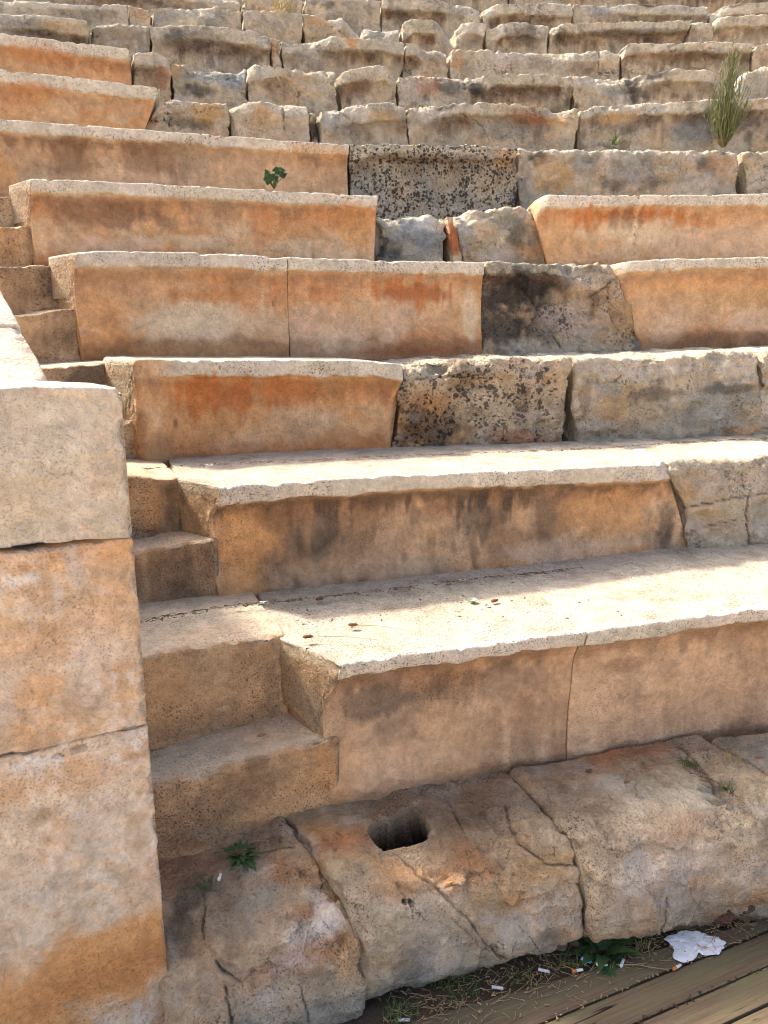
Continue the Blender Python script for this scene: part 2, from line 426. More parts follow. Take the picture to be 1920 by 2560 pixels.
        c = mixc(c, 'buff', .45*wb*(1-sstep(.05, .2, q))*front)  # broken edges lightened to paint in sky light on their slope
        spk = 0.55 + 0.2*nm; pit = np.full(q.shape, 0.0)
    pit = pit + g('pit', 0)*sstep(-.6, .5, fbm(NP*6+51, 3, seed+51)+g('pitbias', 0.1))
    rgh = np.full(q.shape, g('bump', 0.35))
    for (ca, cq, ra, rq, key, st) in g('stains', []):  # mostly stains
        x = np.hypot((AE-ca)/ra, (q-cq)/rq)
        if key in ('drip', 'dripdark'):
            x = x + 0.75*streak; m = st*(1-sstep(.55, 1.15, x)); c = mixc(c, 'deep' if key == 'drip' else 'dark', m); continue
        x = x + 0.42*nm + 0.30*ns + .16*nf_
        m = st*(1-sstep(0.45, 1.2, x))
        if key == 'pits': pit = np.maximum(pit, m); continue
        c = mixc(c, key, m)
    c = mixc(c, 'buff', nick*.45)
    c = mixc(c, 'black', crk_and_shade*0.78)
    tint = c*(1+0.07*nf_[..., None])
    spk = spk*np.clip(.85+.9*fbm(NP*5+77, 4, seed+57), .25, 1.6)*(1.0, .85, .6)[STONE.index(mat)]
    fx = np.stack([np.clip(spk, 0, 1), np.clip(pit, 0, 1), rgh], -1)
    # ---------------- faces
    na_, ntot = P.shape[:2]
    idx = np.arange(na_*ntot).reshape(na_, ntot)
    j2 = np.roll(np.arange(ntot), -1)
    i0, i1 = idx[:-1], idx[1:]
    qd = np.stack([i0, i0[:, j2], i1[:, j2], i1], -1).reshape(-1, 4)
    ng = []; V = [P.reshape(-1, 3)]; T = [tint.reshape(-1, 3)]; X = [fx.reshape(-1, 3)]; Q = [qd]; base = na_*ntot
    for side, want in ((0, g('capL')), (-1, g('capR'))):
        ring = idx[side]
        if not want:
            ng.append(list(ring[::-1]) if side == 0 else list(ring)); continue
        # exposed end: rings shrinking towards the middle of the end face
        fr = np.array([.985, .96, .93, .89, .84, .78, .71, .63, .54, .44, .33, .2, .08])
        A0 = AE[side]; d0 = dl[side]; z0 = Z[side]
        dc = d0*0 + np.clip(d0, .12, .30); zc = z0*0 + (z0.max()-S*.5)
        prev = ring
        for f_ in fr:
            dd = dc + (d0-dc)*f_; zz = zc + (z0-zc)*f_
            aa = A0[0] + (A0-A0[0]) ; sk = g('skewL', 0) if side == 0 else g('skewR', 0); sl_ = g('slantL', 0) if side == 0 else g('slantR', 0)
            aa = np.interp(np.minimum(dd, g('skmax', 9.0)), [0, 1], [0, sk]) + (gap if side == 0 else L-gap) + sl_*np.maximum(zt[side]-zz, 0)
            npk = np.stack([aa, dd, zz], -1) + seed*2.7
            bump_ = rough*(0.014*fbm(npk*6, 3, seed+61)+0.008*fbm(npk*18, 4, seed+62)) + .0025*fbm(npk*60, 3, seed+63)
            aa = aa + bump_*1.4*(1-sstep(.80, .985, f_))
            V.append(path(aa, dd, zz))
            n1_ = fbm(npk*3.5, 4, seed+64); n2_ = fbm(npk*12, 4, seed+65); hq_ = zt[side]-zz
            cc = np.zeros((len(aa), 3)) + PAL['tan']
            if recipe in ('new', 'step'):
                cc = mixc(cc, 'orange', .5+.5*n1_+.8*(sstep(.18, .42, hq_)-.3)); cc = mixc(cc, 'brown', .35+gr*.8*(.3+n2_)); cc = mixc(cc, 'buff', .5*(1-sstep(.02, .06, hq_+.02*n2_)))
            elif recipe == 'pier':
                cc = mixc(cc, 'peach', .5)
            else:
                cc = mixc(cc, 'grey', gr*(.5+n1_)); cc = mixc(cc, 'orange', og*(.3+n2_)); cc = mixc(cc, 'dark', bl*(.5+n2_))
            if side == 0 and g('capkey'): cc = mixc(cc, g('capkey'), .8+0*n1_)
            T.append(cc*(1+.08*n2_[:, None])); X.append(np.stack([aa*0+.65, aa*0, aa*0+.5], -1))
            cur = base + np.arange(ntot); base += ntot
            q4 = np.stack([prev, cur, cur[j2], prev[j2]], -1)
            Q.append(q4 if side == 0 else q4[:, ::-1]); prev = cur
        ng.append(list(prev[::-1]) if side == 0 else list(prev))
    P = np.concatenate(V); tint = np.concatenate(T); fx = np.concatenate(X); qd = np.concatenate(Q)
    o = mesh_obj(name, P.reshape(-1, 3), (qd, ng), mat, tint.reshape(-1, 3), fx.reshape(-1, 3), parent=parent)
    return o

STONES = [
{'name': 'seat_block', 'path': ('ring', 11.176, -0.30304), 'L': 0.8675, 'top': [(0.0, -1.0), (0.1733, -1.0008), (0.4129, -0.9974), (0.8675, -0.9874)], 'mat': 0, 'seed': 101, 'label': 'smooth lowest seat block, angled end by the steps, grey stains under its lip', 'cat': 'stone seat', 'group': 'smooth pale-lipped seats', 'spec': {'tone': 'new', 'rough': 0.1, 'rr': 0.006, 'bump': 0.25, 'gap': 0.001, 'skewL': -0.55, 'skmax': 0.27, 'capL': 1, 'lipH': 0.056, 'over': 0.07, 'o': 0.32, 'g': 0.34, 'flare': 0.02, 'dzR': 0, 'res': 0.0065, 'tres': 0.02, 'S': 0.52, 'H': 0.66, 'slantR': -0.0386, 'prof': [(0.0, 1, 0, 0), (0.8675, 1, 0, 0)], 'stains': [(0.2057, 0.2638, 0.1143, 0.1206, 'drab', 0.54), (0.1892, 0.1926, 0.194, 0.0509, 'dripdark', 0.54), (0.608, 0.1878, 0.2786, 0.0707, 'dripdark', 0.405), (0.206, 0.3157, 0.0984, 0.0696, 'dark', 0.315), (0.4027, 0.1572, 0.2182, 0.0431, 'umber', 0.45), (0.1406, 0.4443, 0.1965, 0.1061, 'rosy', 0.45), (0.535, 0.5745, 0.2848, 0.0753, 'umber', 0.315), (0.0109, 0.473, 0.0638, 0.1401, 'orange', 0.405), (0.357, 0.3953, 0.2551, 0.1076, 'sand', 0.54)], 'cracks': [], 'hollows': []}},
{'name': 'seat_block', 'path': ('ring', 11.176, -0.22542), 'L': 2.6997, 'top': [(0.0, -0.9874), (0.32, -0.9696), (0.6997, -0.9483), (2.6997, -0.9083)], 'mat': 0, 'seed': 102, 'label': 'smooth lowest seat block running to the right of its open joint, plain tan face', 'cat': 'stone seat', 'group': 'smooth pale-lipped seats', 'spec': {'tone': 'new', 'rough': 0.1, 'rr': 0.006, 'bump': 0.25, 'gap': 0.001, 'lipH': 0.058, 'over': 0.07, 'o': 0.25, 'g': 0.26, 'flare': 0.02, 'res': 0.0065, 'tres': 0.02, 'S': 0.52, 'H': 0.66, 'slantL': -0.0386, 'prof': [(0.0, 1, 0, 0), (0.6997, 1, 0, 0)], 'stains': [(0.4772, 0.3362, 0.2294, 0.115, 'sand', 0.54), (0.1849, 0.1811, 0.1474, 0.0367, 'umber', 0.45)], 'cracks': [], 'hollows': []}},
{'name': 'stair_step', 'path': ('ring', 11.234, -0.39003), 'L': 0.9874, 'top': [(0.0, -1.3516), (0.25, -1.3516), (0.3906, -1.358), (0.9374, -1.2975), (0.9874, -1.2975)], 'mat': 0, 'seed': 103, 'label': 'lowest stone step, worn brown front, standing on the rough base stones', 'cat': 'step', 'group': 'narrow stair steps', 'spec': {'capR': 1, 'tone': 'step', 'rough': 0.16, 'rr': 0.006, 'bump': 0.5, 'fr': 0.014, 'f0': 0.0, 'S': 0.29, 'H': 0.46, 'D': 0.42, 'skewR': -0.5, 'skewL': -0.4, 'o': 0.35, 'g': 0.5, 'res': 0.0065, 'tres': 0.02, 'prof': [(0.25, 0, 0, 1), (0.9374, 0, 0, 1)], 'stains': [(0.5929, 0.0998, 0.1742, 0.0827, 'brown', 0.5), (0.6118, 0.33, 0.1939, 0.0865, 'tan', 0.6), (0.9299, 0.1047, 0.0395, 0.1257, 'orange', 0.5)], 'cracks': [], 'hollows': []}},
{'name': 'stair_step', 'path': ('ring', 11.446, -0.39008), 'L': 0.8748, 'top': [(0.0, -1.0041), (0.4, -1.0041), (0.8448, -0.9982), (0.8748, -0.9982)], 'mat': 0, 'seed': 104, 'label': 'second stone step from the bottom, tan tooled riser beside the lowest seat', 'cat': 'step', 'group': 'narrow stair steps', 'spec': {'capR': 1, 'tone': 'step', 'rough': 0.16, 'rr': 0.006, 'bump': 0.5, 'fr': 0.014, 'f0': 0.0, 'S': 0.24, 'H': 0.34, 'D': 0.6, 'skewR': -0.1, 'skewL': -0.4, 'o': 0.25, 'g': 0.35, 'res': 0.0065, 'tres': 0.02, 'prof': [(0.4, 0, 0, 1), (0.8448, 0, 0, 1)], 'stains': [(0.5926, 0.2805, 0.2155, 0.0605, 'brown', 0.4), (0.8195, 0.1819, 0.0323, 0.1398, 'dark', 0.4)], 'cracks': [], 'hollows': []}},
{'name': 'stair_step', 'path': ('ring', 11.946, -0.38718), 'L': 0.7077, 'top': [(0.0, -0.7988), (0.4, -0.7988), (0.6927, -0.7673), (0.7077, -0.7673)], 'mat': 0, 'seed': 105, 'label': 'third stone step from the bottom, dark brown riser left of the second seat', 'cat': 'step', 'group': 'narrow stair steps', 'spec': {'capR': 1, 'tone': 'step', 'rough': 0.16, 'rr': 0.006, 'bump': 0.5, 'fr': 0.014, 'f0': 0.0, 'S': 0.235, 'H': 0.3, 'D': 0.42, 'skewR': -0.5, 'skewL': -0.4, 'o': 0.2, 'g': 0.75, 'res': 0.008, 'tres': 0.02, 'prof': [(0.4, 0, 0, 1), (0.6927, 0, 0, 1)], 'stains': [], 'cracks': [], 'hollows': []}},
{'name': 'stair_step', 'path': ('ring', 12.131, -0.38577), 'L': 0.583, 'top': [(0.0, -0.5348), (0.4, -0.5348), (0.553, -0.5501), (0.583, -0.5501)], 'mat': 0, 'seed': 106, 'label': 'fourth stone step from the bottom, small rusty riser in the corner', 'cat': 'step', 'group': 'narrow stair steps', 'spec': {'capR': 1, 'tone': 'step', 'rough': 0.16, 'rr': 0.006, 'bump': 0.5, 'fr': 0.014, 'f0': 0.0, 'S': 0.235, 'H': 0.33, 'D': 0.6, 'skewR': -0.1, 'skewL': -0.4, 'o': 0.4, 'g': 0.6, 'res': 0.008, 'tres': 0.03, 'prof': [(0.4, 0, 0, 1), (0.553, 0, 0, 1)], 'stains': [(0.466, 0.1131, 0.0356, 0.0959, 'orange', 0.4), (0.5378, 0.1114, 0.0217, 0.1244, 'dark', 0.5)], 'cracks': [], 'hollows': []}},
{'name': 'stair_step', 'path': ('ring', 12.666, -0.38009), 'L': 0.4222, 'top': [(0.0, -0.3748), (0.3, -0.3748), (0.4072, -0.362), (0.4222, -0.362)], 'mat': 1, 'seed': 107, 'label': 'sliver of stone step showing between the pier and the third row seat', 'cat': 'step', 'group': 'narrow stair steps', 'spec': {'capR': 1, 'tone': 'step', 'rough': 0.16, 'rr': 0.006, 'bump': 0.5, 'fr': 0.014, 'f0': 0.0, 'S': 0.235, 'H': 0.32, 'D': 0.42, 'skewR': -0.5, 'skewL': -0.4, 'o': 0.2, 'g': 0.7, 'prof': [(0.3, 0, 0, 1), (0.4072, 0, 0, 1)], 'stains': [], 'cracks': [], 'hollows': []}},
{'name': 'stair_step', 'path': ('ring', 12.876, -0.39983), 'L': 0.5841, 'top': [(0.0, -0.1329), (0.3, -0.1329), (0.5541, -0.117), (0.5841, -0.117)], 'mat': 1, 'seed': 108, 'label': 'dark blackish brown step above the pier top, in the third row', 'cat': 'step', 'group': 'narrow stair steps', 'spec': {'capR': 1, 'tone': 'step', 'rough': 0.16, 'rr': 0.006, 'bump': 0.5, 'fr': 0.014, 'f0': 0.0, 'S': 0.24, 'H': 0.33, 'D': 0.6, 'skewR': -0.1, 'skewL': -0.4, 'o': 0.1, 'g': 1.0, 'prof': [(0.3, 0, 0, 1), (0.5541, 0, 0, 1)], 'stains': [(0.4761, 0.0481, 0.122, 0.1342, 'dark', 0.7)], 'cracks': [], 'hollows': []}},
{'name': 'stair_step', 'path': ('ring', 13.396, -0.40665), 'L': 0.537, 'top': [(0.0, 0.1198), (0.3, 0.1198), (0.522, 0.1503), (0.537, 0.1503)], 'mat': 1, 'seed': 109, 'label': 'rough brown step at the foot of the fourth row, beside the sloping coping', 'cat': 'step', 'group': 'narrow stair steps', 'spec': {'capR': 1, 'tone': 'step', 'rough': 0.16, 'rr': 0.006, 'bump': 0.5, 'fr': 0.014, 'f0': 0.0, 'S': 0.235, 'H': 0.32, 'D': 0.42, 'skewR': -0.5, 'skewL': -0.4, 'o': 0.25, 'g': 0.55, 'prof': [(0.3, 0, 0, 1), (0.522, 0, 0, 1)], 'stains': [], 'cracks': [], 'hollows': []}},
{'name': 'stair_step', 'path': ('ring', 13.596, -0.41502), 'L': 0.6332, 'top': [(0.0, 0.3602), (0.3, 0.3602), (0.6032, 0.3868), (0.6332, 0.3868)], 'mat': 1, 'seed': 110, 'label': 'grey brown step behind the coping, upper one of the fourth row', 'cat': 'step', 'group': 'narrow stair steps', 'spec': {'capR': 1, 'tone': 'step', 'rough': 0.16, 'rr': 0.006, 'bump': 0.5, 'fr': 0.014, 'f0': 0.0, 'S': 0.24, 'H': 0.33, 'D': 0.6, 'skewR': -0.1, 'skewL': -0.4, 'o': 0.1, 'g': 0.9, 'prof': [(0.3, 0, 0, 1), (0.6032, 0, 0, 1)], 'stains': [(0.5346, 0.114, 0.0572, 0.1167, 'dark', 0.6)], 'cracks': [], 'hollows': []}},
{'name': 'stair_step', 'path': ('ring', 14.116, -0.43255), 'L': 0.7147, 'top': [(0.0, 0.6189), (0.5, 0.6189), (0.6997, 0.6369), (0.7147, 0.6369)], 'mat': 1, 'seed': 111, 'label': 'short orange brown step at left, low in the fifth row', 'cat': 'step', 'group': 'narrow stair steps', 'spec': {'capR': 1, 'tone': 'step', 'rough': 0.16, 'rr': 0.006, 'bump': 0.5, 'fr': 0.014, 'f0': 0.0, 'S': 0.235, 'H': 0.32, 'D': 0.42, 'skewR': -0.5, 'skewL': -0.4, 'o': 0.4, 'g': 0.5, 'prof': [(0.5, 0, 0, 1), (0.6997, 0, 0, 1)], 'stains': [], 'cracks': [], 'hollows': []}},
{'name': 'stair_step', 'path': ('ring', 14.316, -0.43167), 'L': 0.68, 'top': [(0.0, 0.8177), (0.5, 0.8177), (0.65, 0.8303), (0.68, 0.8303)], 'mat': 1, 'seed': 112, 'label': 'dark step at the left margin, high in the fifth row', 'cat': 'step', 'group': 'narrow stair steps', 'spec': {'capR': 1, 'tone': 'step', 'rough': 0.16, 'rr': 0.006, 'bump': 0.5, 'fr': 0.014, 'f0': 0.0, 'S': 0.24, 'H': 0.33, 'D': 0.6, 'skewR': -0.1, 'skewL': -0.4, 'o': 0.1, 'g': 1.0, 'prof': [(0.5, 0, 0, 1), (0.65, 0, 0, 1)], 'stains': [], 'cracks': [], 'hollows': []}},
{'name': 'seat_block', 'path': ('ring', 11.896, -0.32728), 'L': 1.9642, 'top': [(0.0, -0.5502), (0.1496, -0.5505), (0.6524, -0.5446), (1.4116, -0.5456), (1.8452, -0.5433), (1.9642, -0.5404)], 'mat': 0, 'seed': 113, 'label': 'second row smooth seat with orange patch and dark vertical stains', 'cat': 'stone seat', 'group': 'smooth pale-lipped seats', 'spec': {'tone': 'new', 'rough': 0.1, 'rr': 0.006, 'bump': 0.25, 'gap': 0.001, 'skewL': -0.6, 'skmax': 0.235, 'capL': 1, 'lipH': 0.072, 'over': 0.055, 'o': 0.55, 'g': 0.62, 'flare': 0.03, 'res': 0.0065, 'tres': 0.02, 'slantR': 0.3604, 'prof': [(0.0, 1, 0, 0), (1.8892, 1, 0, 0), (1.9642, 0.5, 0.5, 0)], 'stains': [(0.0923, 0.2575, 0.1272, 0.21, 'orange', 0.81), (0.2954, 0.3161, 0.1139, 0.1178, 'dripdark', 0.45), (0.608, 0.306, 0.2399, 0.1009, 'dark', 0.25200000000000006), (0.7091, 0.4168, 0.3273, 0.0827, 'drab', 0.54), (0.0941, 0.4324, 0.0737, 0.0686, 'orange', 0.54), (0.4124, 0.2289, 0.1156, 0.1176, 'dripdark', 0.63), (0.225, 0.1544, 0.1111, 0.0571, 'umber', 0.45), (1.1123, 0.2171, 0.1063, 0.1035, 'dripdark', 0.675), (0.9125, 0.1853, 0.0828, 0.0812, 'umber', 0.54), (0.4485, 0.3915, 0.2745, 0.0806, 'sand', 0.63), (0.3883, 0.466, 0.1952, 0.0506, 'drab', 0.63), (1.713, 0.2274, 0.2465, 0.1291, 'orange', 0.675), (1.4562, 0.385, 0.3111, 0.0542, 'rosy', 0.63), (1.8649, 0.432, 0.1606, 0.0558, 'deep', 0.7200000000000001), (1.9906, 0.3078, 0.0504, 0.1542, 'dark', 0.675), (2.0471, 0.4209, 0.0578, 0.0673, 'drab', 0.7200000000000001)], 'cracks': [], 'hollows': []}},
{'name': 'seat_block', 'path': ('ring', 11.896, -0.16166), 'L': 2.2494, 'top': [(0.0, -0.5344), (0.1621, -0.5343), (0.4494, -0.5238), (2.2494, -0.5238)], 'mat': 0, 'seed': 114, 'label': 'smooth grey broken seat end at right in the second row, split by a vertical crack', 'cat': 'stone seat', 'group': 'weathered old seat stones', 'spec': {'tone': 'old', 'facet': 0.01, 'fsize': 0.13, 'rough': 0.8, 'rr': 0.014, 'bump': 0.9, 'gap': 0.003, 'res': 0.009, 'f0': 0.03, 'fr': 0.05, 'tres': 0.03, 'o': 0.3, 'g': 0.3, 'b': 0.08, 'slantL': 0.3501, 'prof': [(0.0, 0, 0, 1), (0.4494, 0, 0, 1)], 'stains': [(0.272, 0.1089, 0.1594, 0.0868, 'pink', 0.7), (0.0947, 0.1428, 0.0454, 0.0539, 'orange', 0.4), (0.4115, 0.1393, 0.0915, 0.0876, 'pale', 0.5), (0.1604, 0.3416, 0.0692, 0.1337, 'pink', 0.6)], 'cracks': [([(0.3974, 0.1733), (0.4051, 0.3148), (0.4286, 0.4738)], 0.005, 0.02), ([(0.0794, 0.2179), (0.2359, 0.1932), (0.3969, 0.1689), (0.5036, 0.1648)], 0.004, 0.012), ([(0.1017, 0.3282), (0.2928, 0.2959), (0.3834, 0.2866)], 0.003, 0.008), ([(0.353, 0.028), (0.3769, 0.1155), (0.3974, 0.1733)], 0.003, 0.01)], 'hollows': [(0.3556, 0.0496, 0.0909, 0.1024, 0.02, 2)]}},
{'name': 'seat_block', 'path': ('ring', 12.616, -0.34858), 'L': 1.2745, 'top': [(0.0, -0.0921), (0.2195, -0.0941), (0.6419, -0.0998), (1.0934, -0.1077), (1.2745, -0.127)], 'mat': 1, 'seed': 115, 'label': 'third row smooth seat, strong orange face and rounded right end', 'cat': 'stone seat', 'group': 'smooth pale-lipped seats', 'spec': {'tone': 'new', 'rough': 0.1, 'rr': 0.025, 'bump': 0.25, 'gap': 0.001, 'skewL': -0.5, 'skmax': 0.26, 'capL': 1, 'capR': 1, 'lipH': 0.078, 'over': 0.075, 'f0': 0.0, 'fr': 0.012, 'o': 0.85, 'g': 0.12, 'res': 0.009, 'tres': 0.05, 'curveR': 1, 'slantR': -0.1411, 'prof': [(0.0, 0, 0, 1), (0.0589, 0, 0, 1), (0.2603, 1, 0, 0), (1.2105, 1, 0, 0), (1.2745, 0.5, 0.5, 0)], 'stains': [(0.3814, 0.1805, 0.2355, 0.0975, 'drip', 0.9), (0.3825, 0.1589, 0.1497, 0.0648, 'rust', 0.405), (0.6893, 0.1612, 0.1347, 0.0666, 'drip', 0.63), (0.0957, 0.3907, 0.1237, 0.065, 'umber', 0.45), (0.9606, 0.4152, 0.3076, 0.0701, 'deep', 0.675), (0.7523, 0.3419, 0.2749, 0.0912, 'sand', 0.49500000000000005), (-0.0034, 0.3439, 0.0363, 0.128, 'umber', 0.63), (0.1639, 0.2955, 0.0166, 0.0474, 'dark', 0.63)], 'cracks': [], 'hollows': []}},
{'name': 'seat_block', 'path': ('ring', 12.616, -0.24698), 'L': 0.8891, 'top': [(0.0, -0.1315), (0.1921, -0.1218), (0.4617, -0.1075), (0.7368, -0.0974), (0.8891, -0.0957)], 'mat': 1, 'seed': 116, 'label': 'porous rusty block full of small dark holes, right of the orange seat', 'cat': 'stone seat', 'group': 'weathered old seat stones', 'spec': {'tone': 'old', 'facet': 0.01, 'fsize': 0.13, 'rough': 0.9, 'rr': 0.014, 'bump': 0.9, 'gap': 0.003, 'res': 0.009, 'f0': 0.045, 'fr': 0.02, 'o': 0.9, 'g': 0.1, 'bl_': 0, 'b': 0.25, 'pit': 0.9, 'pitbias': 0.25, 'slantL': -0.1657, 'slantR': -0.034, 'prof': [(0.0, 0, 0.5, 0.5), (0.1921, 0, 1, 0), (0.4122, 0, 0.5, 0.5), (0.5362, 0, 0, 1), (0.8891, 0, 0, 1)], 'stains': [(0.1153, 0.3385, 0.2229, 0.1195, 'dark', 0.6), (0.5665, 0.2752, 0.2304, 0.1456, 'pits', 0.8), (0.1886, 0.2727, 0.1491, 0.1429, 'pits', 1), (0.3835, 0.0973, 0.3746, 0.0471, 'ochre', 0.6), (0.6502, 0.427, 0.2337, 0.0744, 'rust', 0.55), (0.6592, 0.0642, 0.1527, 0.0475, 'pale', 0.5), (0.3069, 0.0224, 0.1484, 0.2031, 'dark', 0.4)], 'cracks': [([(0.4558, 0.0197), (0.4081, 0.0871), (0.462, 0.1973)], 0.004, 0.01), ([(0.0631, 0.0767), (0.3084, 0.0807), (0.4571, 0.0549)], 0.005, 0.015)], 'hollows': []}},
{'name': 'seat_block', 'path': ('ring', 12.616, -0.17549), 'L': 1.0554, 'top': [(0.0, -0.0981), (0.3985, -0.0902), (0.8135, -0.0721), (1.0554, -0.0628)], 'mat': 1, 'seed': 117, 'label': 'long tan block with grey horizontal scratches at right in the third row', 'cat': 'stone seat', 'group': 'weathered old seat stones', 'spec': {'tone': 'old', 'facet': 0.01, 'fsize': 0.13, 'rough': 0.8, 'rr': 0.014, 'bump': 0.9, 'gap': 0.007, 'res': 0.01, 'f0': 0.035, 'fr': 0.05, 'o': 0.3, 'g': 0.5, 'b': 0.14, 'slantL': 0.0821, 'slantR': 0.1596, 'prof': [(0.0, 0, 0, 1), (1.0554, 0, 0, 1)], 'stains': [(0.4311, 0.0804, 0.3675, 0.049, 'pale', 0.55), (0.3685, 0.2749, 0.2387, 0.0999, 'ochre', 0.4), (0.933, 0.1042, 0.1854, 0.0747, 'pale', 0.7), (0.7979, 0.3233, 0.3214, 0.1528, 'grey', 0.6), (0.9974, 0.4354, 0.1349, 0.0388, 'orange', 0.6), (0.5212, 0.2081, 0.1592, 0.0299, 'dark', 0.5), (0.8645, 0.2007, 0.1863, 0.0251, 'dark', 0.6), (0.0766, 0.2404, 0.0419, 0.1969, 'brown', 0.5)], 'cracks': [([(0.3986, 0.0059), (0.3584, 0.151), (0.3738, 0.2751)], 0.003, 0.006), ([(0.6861, 0.0072), (0.6516, 0.1901)], 0.003, 0.006)], 'hollows': []}},
{'name': 'seat_block', 'path': ('ring', 12.616, -0.09057), 'L': 1.5358, 'top': [(0.0, -0.0652), (0.2358, -0.0534), (1.5358, -0.0534)], 'mat': 1, 'seed': 118, 'label': 'last third row block at the right margin, beyond the dark joint', 'cat': 'stone seat', 'group': 'weathered old seat stones', 'spec': {'tone': 'old', 'facet': 0.01, 'fsize': 0.13, 'rough': 0.8, 'rr': 0.014, 'bump': 0.9, 'gap': 0.008, 'res': 0.01, 'f0': 0.03, 'fr': 0.04, 'o': 0.4, 'g': 0.4, 'b': 0.2, 'prof': [(0.0, 0, 0, 1), (0.2358, 0, 0, 1)], 'stains': [], 'cracks': [], 'hollows': []}},
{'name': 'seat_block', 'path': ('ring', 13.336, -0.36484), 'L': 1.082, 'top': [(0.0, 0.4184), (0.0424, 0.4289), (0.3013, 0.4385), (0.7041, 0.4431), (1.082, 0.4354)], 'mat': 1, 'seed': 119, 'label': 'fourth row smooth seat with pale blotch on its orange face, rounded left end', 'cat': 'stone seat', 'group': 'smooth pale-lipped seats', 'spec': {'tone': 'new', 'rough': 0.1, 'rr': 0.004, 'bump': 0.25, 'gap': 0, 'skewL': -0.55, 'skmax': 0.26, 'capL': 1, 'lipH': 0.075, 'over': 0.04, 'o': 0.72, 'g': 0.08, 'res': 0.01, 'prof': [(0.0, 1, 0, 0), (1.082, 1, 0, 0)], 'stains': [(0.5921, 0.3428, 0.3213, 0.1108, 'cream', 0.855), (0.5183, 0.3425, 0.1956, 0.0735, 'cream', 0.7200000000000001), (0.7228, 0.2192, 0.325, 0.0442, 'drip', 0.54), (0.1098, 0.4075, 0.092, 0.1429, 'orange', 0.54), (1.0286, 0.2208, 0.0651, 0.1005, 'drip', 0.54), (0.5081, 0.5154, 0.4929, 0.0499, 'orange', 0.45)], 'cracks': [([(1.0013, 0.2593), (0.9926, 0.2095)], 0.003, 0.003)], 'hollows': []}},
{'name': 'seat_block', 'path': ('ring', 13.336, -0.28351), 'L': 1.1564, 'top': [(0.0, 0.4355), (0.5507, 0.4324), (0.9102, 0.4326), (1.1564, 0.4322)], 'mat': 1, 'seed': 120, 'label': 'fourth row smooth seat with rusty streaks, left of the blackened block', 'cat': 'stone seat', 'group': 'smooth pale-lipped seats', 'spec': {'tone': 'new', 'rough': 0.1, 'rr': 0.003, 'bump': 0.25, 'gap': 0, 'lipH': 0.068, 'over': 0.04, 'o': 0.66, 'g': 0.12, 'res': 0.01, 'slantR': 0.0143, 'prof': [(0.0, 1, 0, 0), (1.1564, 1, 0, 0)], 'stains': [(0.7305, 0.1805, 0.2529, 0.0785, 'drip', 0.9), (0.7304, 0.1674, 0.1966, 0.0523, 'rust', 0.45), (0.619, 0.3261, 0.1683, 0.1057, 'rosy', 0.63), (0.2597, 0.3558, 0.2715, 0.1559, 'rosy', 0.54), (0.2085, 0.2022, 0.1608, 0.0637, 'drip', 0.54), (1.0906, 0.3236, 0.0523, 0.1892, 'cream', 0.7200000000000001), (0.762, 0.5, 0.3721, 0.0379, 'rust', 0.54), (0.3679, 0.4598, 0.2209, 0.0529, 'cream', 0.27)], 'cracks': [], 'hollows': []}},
{'name': 'seat_block', 'path': ('ring', 13.336, -0.19615), 'L': 0.8113, 'top': [(0.0, 0.4324), (0.04, 0.4331), (0.23, 0.4286), (0.5207, 0.4357), (0.8113, 0.445)], 'mat': 1, 'seed': 121, 'label': 'blackened porous block with broken lip between two smooth fourth row seats', 'cat': 'stone seat', 'group': 'weathered old seat stones', 'spec': {'tone': 'old', 'facet': 0.01, 'fsize': 0.13, 'rough': 0.8, 'rr': 0.014, 'bump': 0.9, 'gap': 0.003, 'res': 0.009, 'lipH': 0.065, 'over': 0.05, 'f0': 0.045, 'o': 0.5, 'g': 0.2, 'b': 0.4, 'pit': 0.6, 'slantL': -0.0069, 'slantR': 0.5297, 'prof': [(0.0, 1, 0, 0), (0.0285, 0, 1, 0), (0.0457, 1, 0, 0), (0.4332, 1, 0, 0), (0.55, 0, 1, 0), (0.6965, 0, 0, 1), (0.8113, 0, 1, 0)], 'stains': [(0.1983, 0.1837, 0.2636, 0.1615, 'black', 0.85), (0.1166, 0.349, 0.1765, 0.1365, 'dark', 0.85), (0.3426, 0.1303, 0.1765, 0.0809, 'black', 0.7), (0.413, 0.3498, 0.179, 0.1106, 'dark', 0.7), (0.4713, 0.3234, 0.1792, 0.1659, 'pits', 0.8), (0.591, 0.3265, 0.2099, 0.1388, 'pink', 0.7), (0.6945, 0.0822, 0.1189, 0.0815, 'pale', 0.5), (0.9808, 0.3043, 0.121, 0.1397, 'ochre', 0.5), (0.3957, 0.0182, 0.2345, 0.0225, 'grey', 0.7)], 'cracks': [([(0.2247, 0.1156), (0.3171, 0.2111), (0.4459, 0.406), (0.5107, 0.4915)], 0.005, 0.015), ([(0.672, 0.1908), (0.7867, 0.1251), (0.8733, 0.0841)], 0.004, 0.01), ([(0.7877, 0.1388), (0.8318, 0.3327), (0.9161, 0.445)], 0.004, 0.01)], 'hollows': []}},
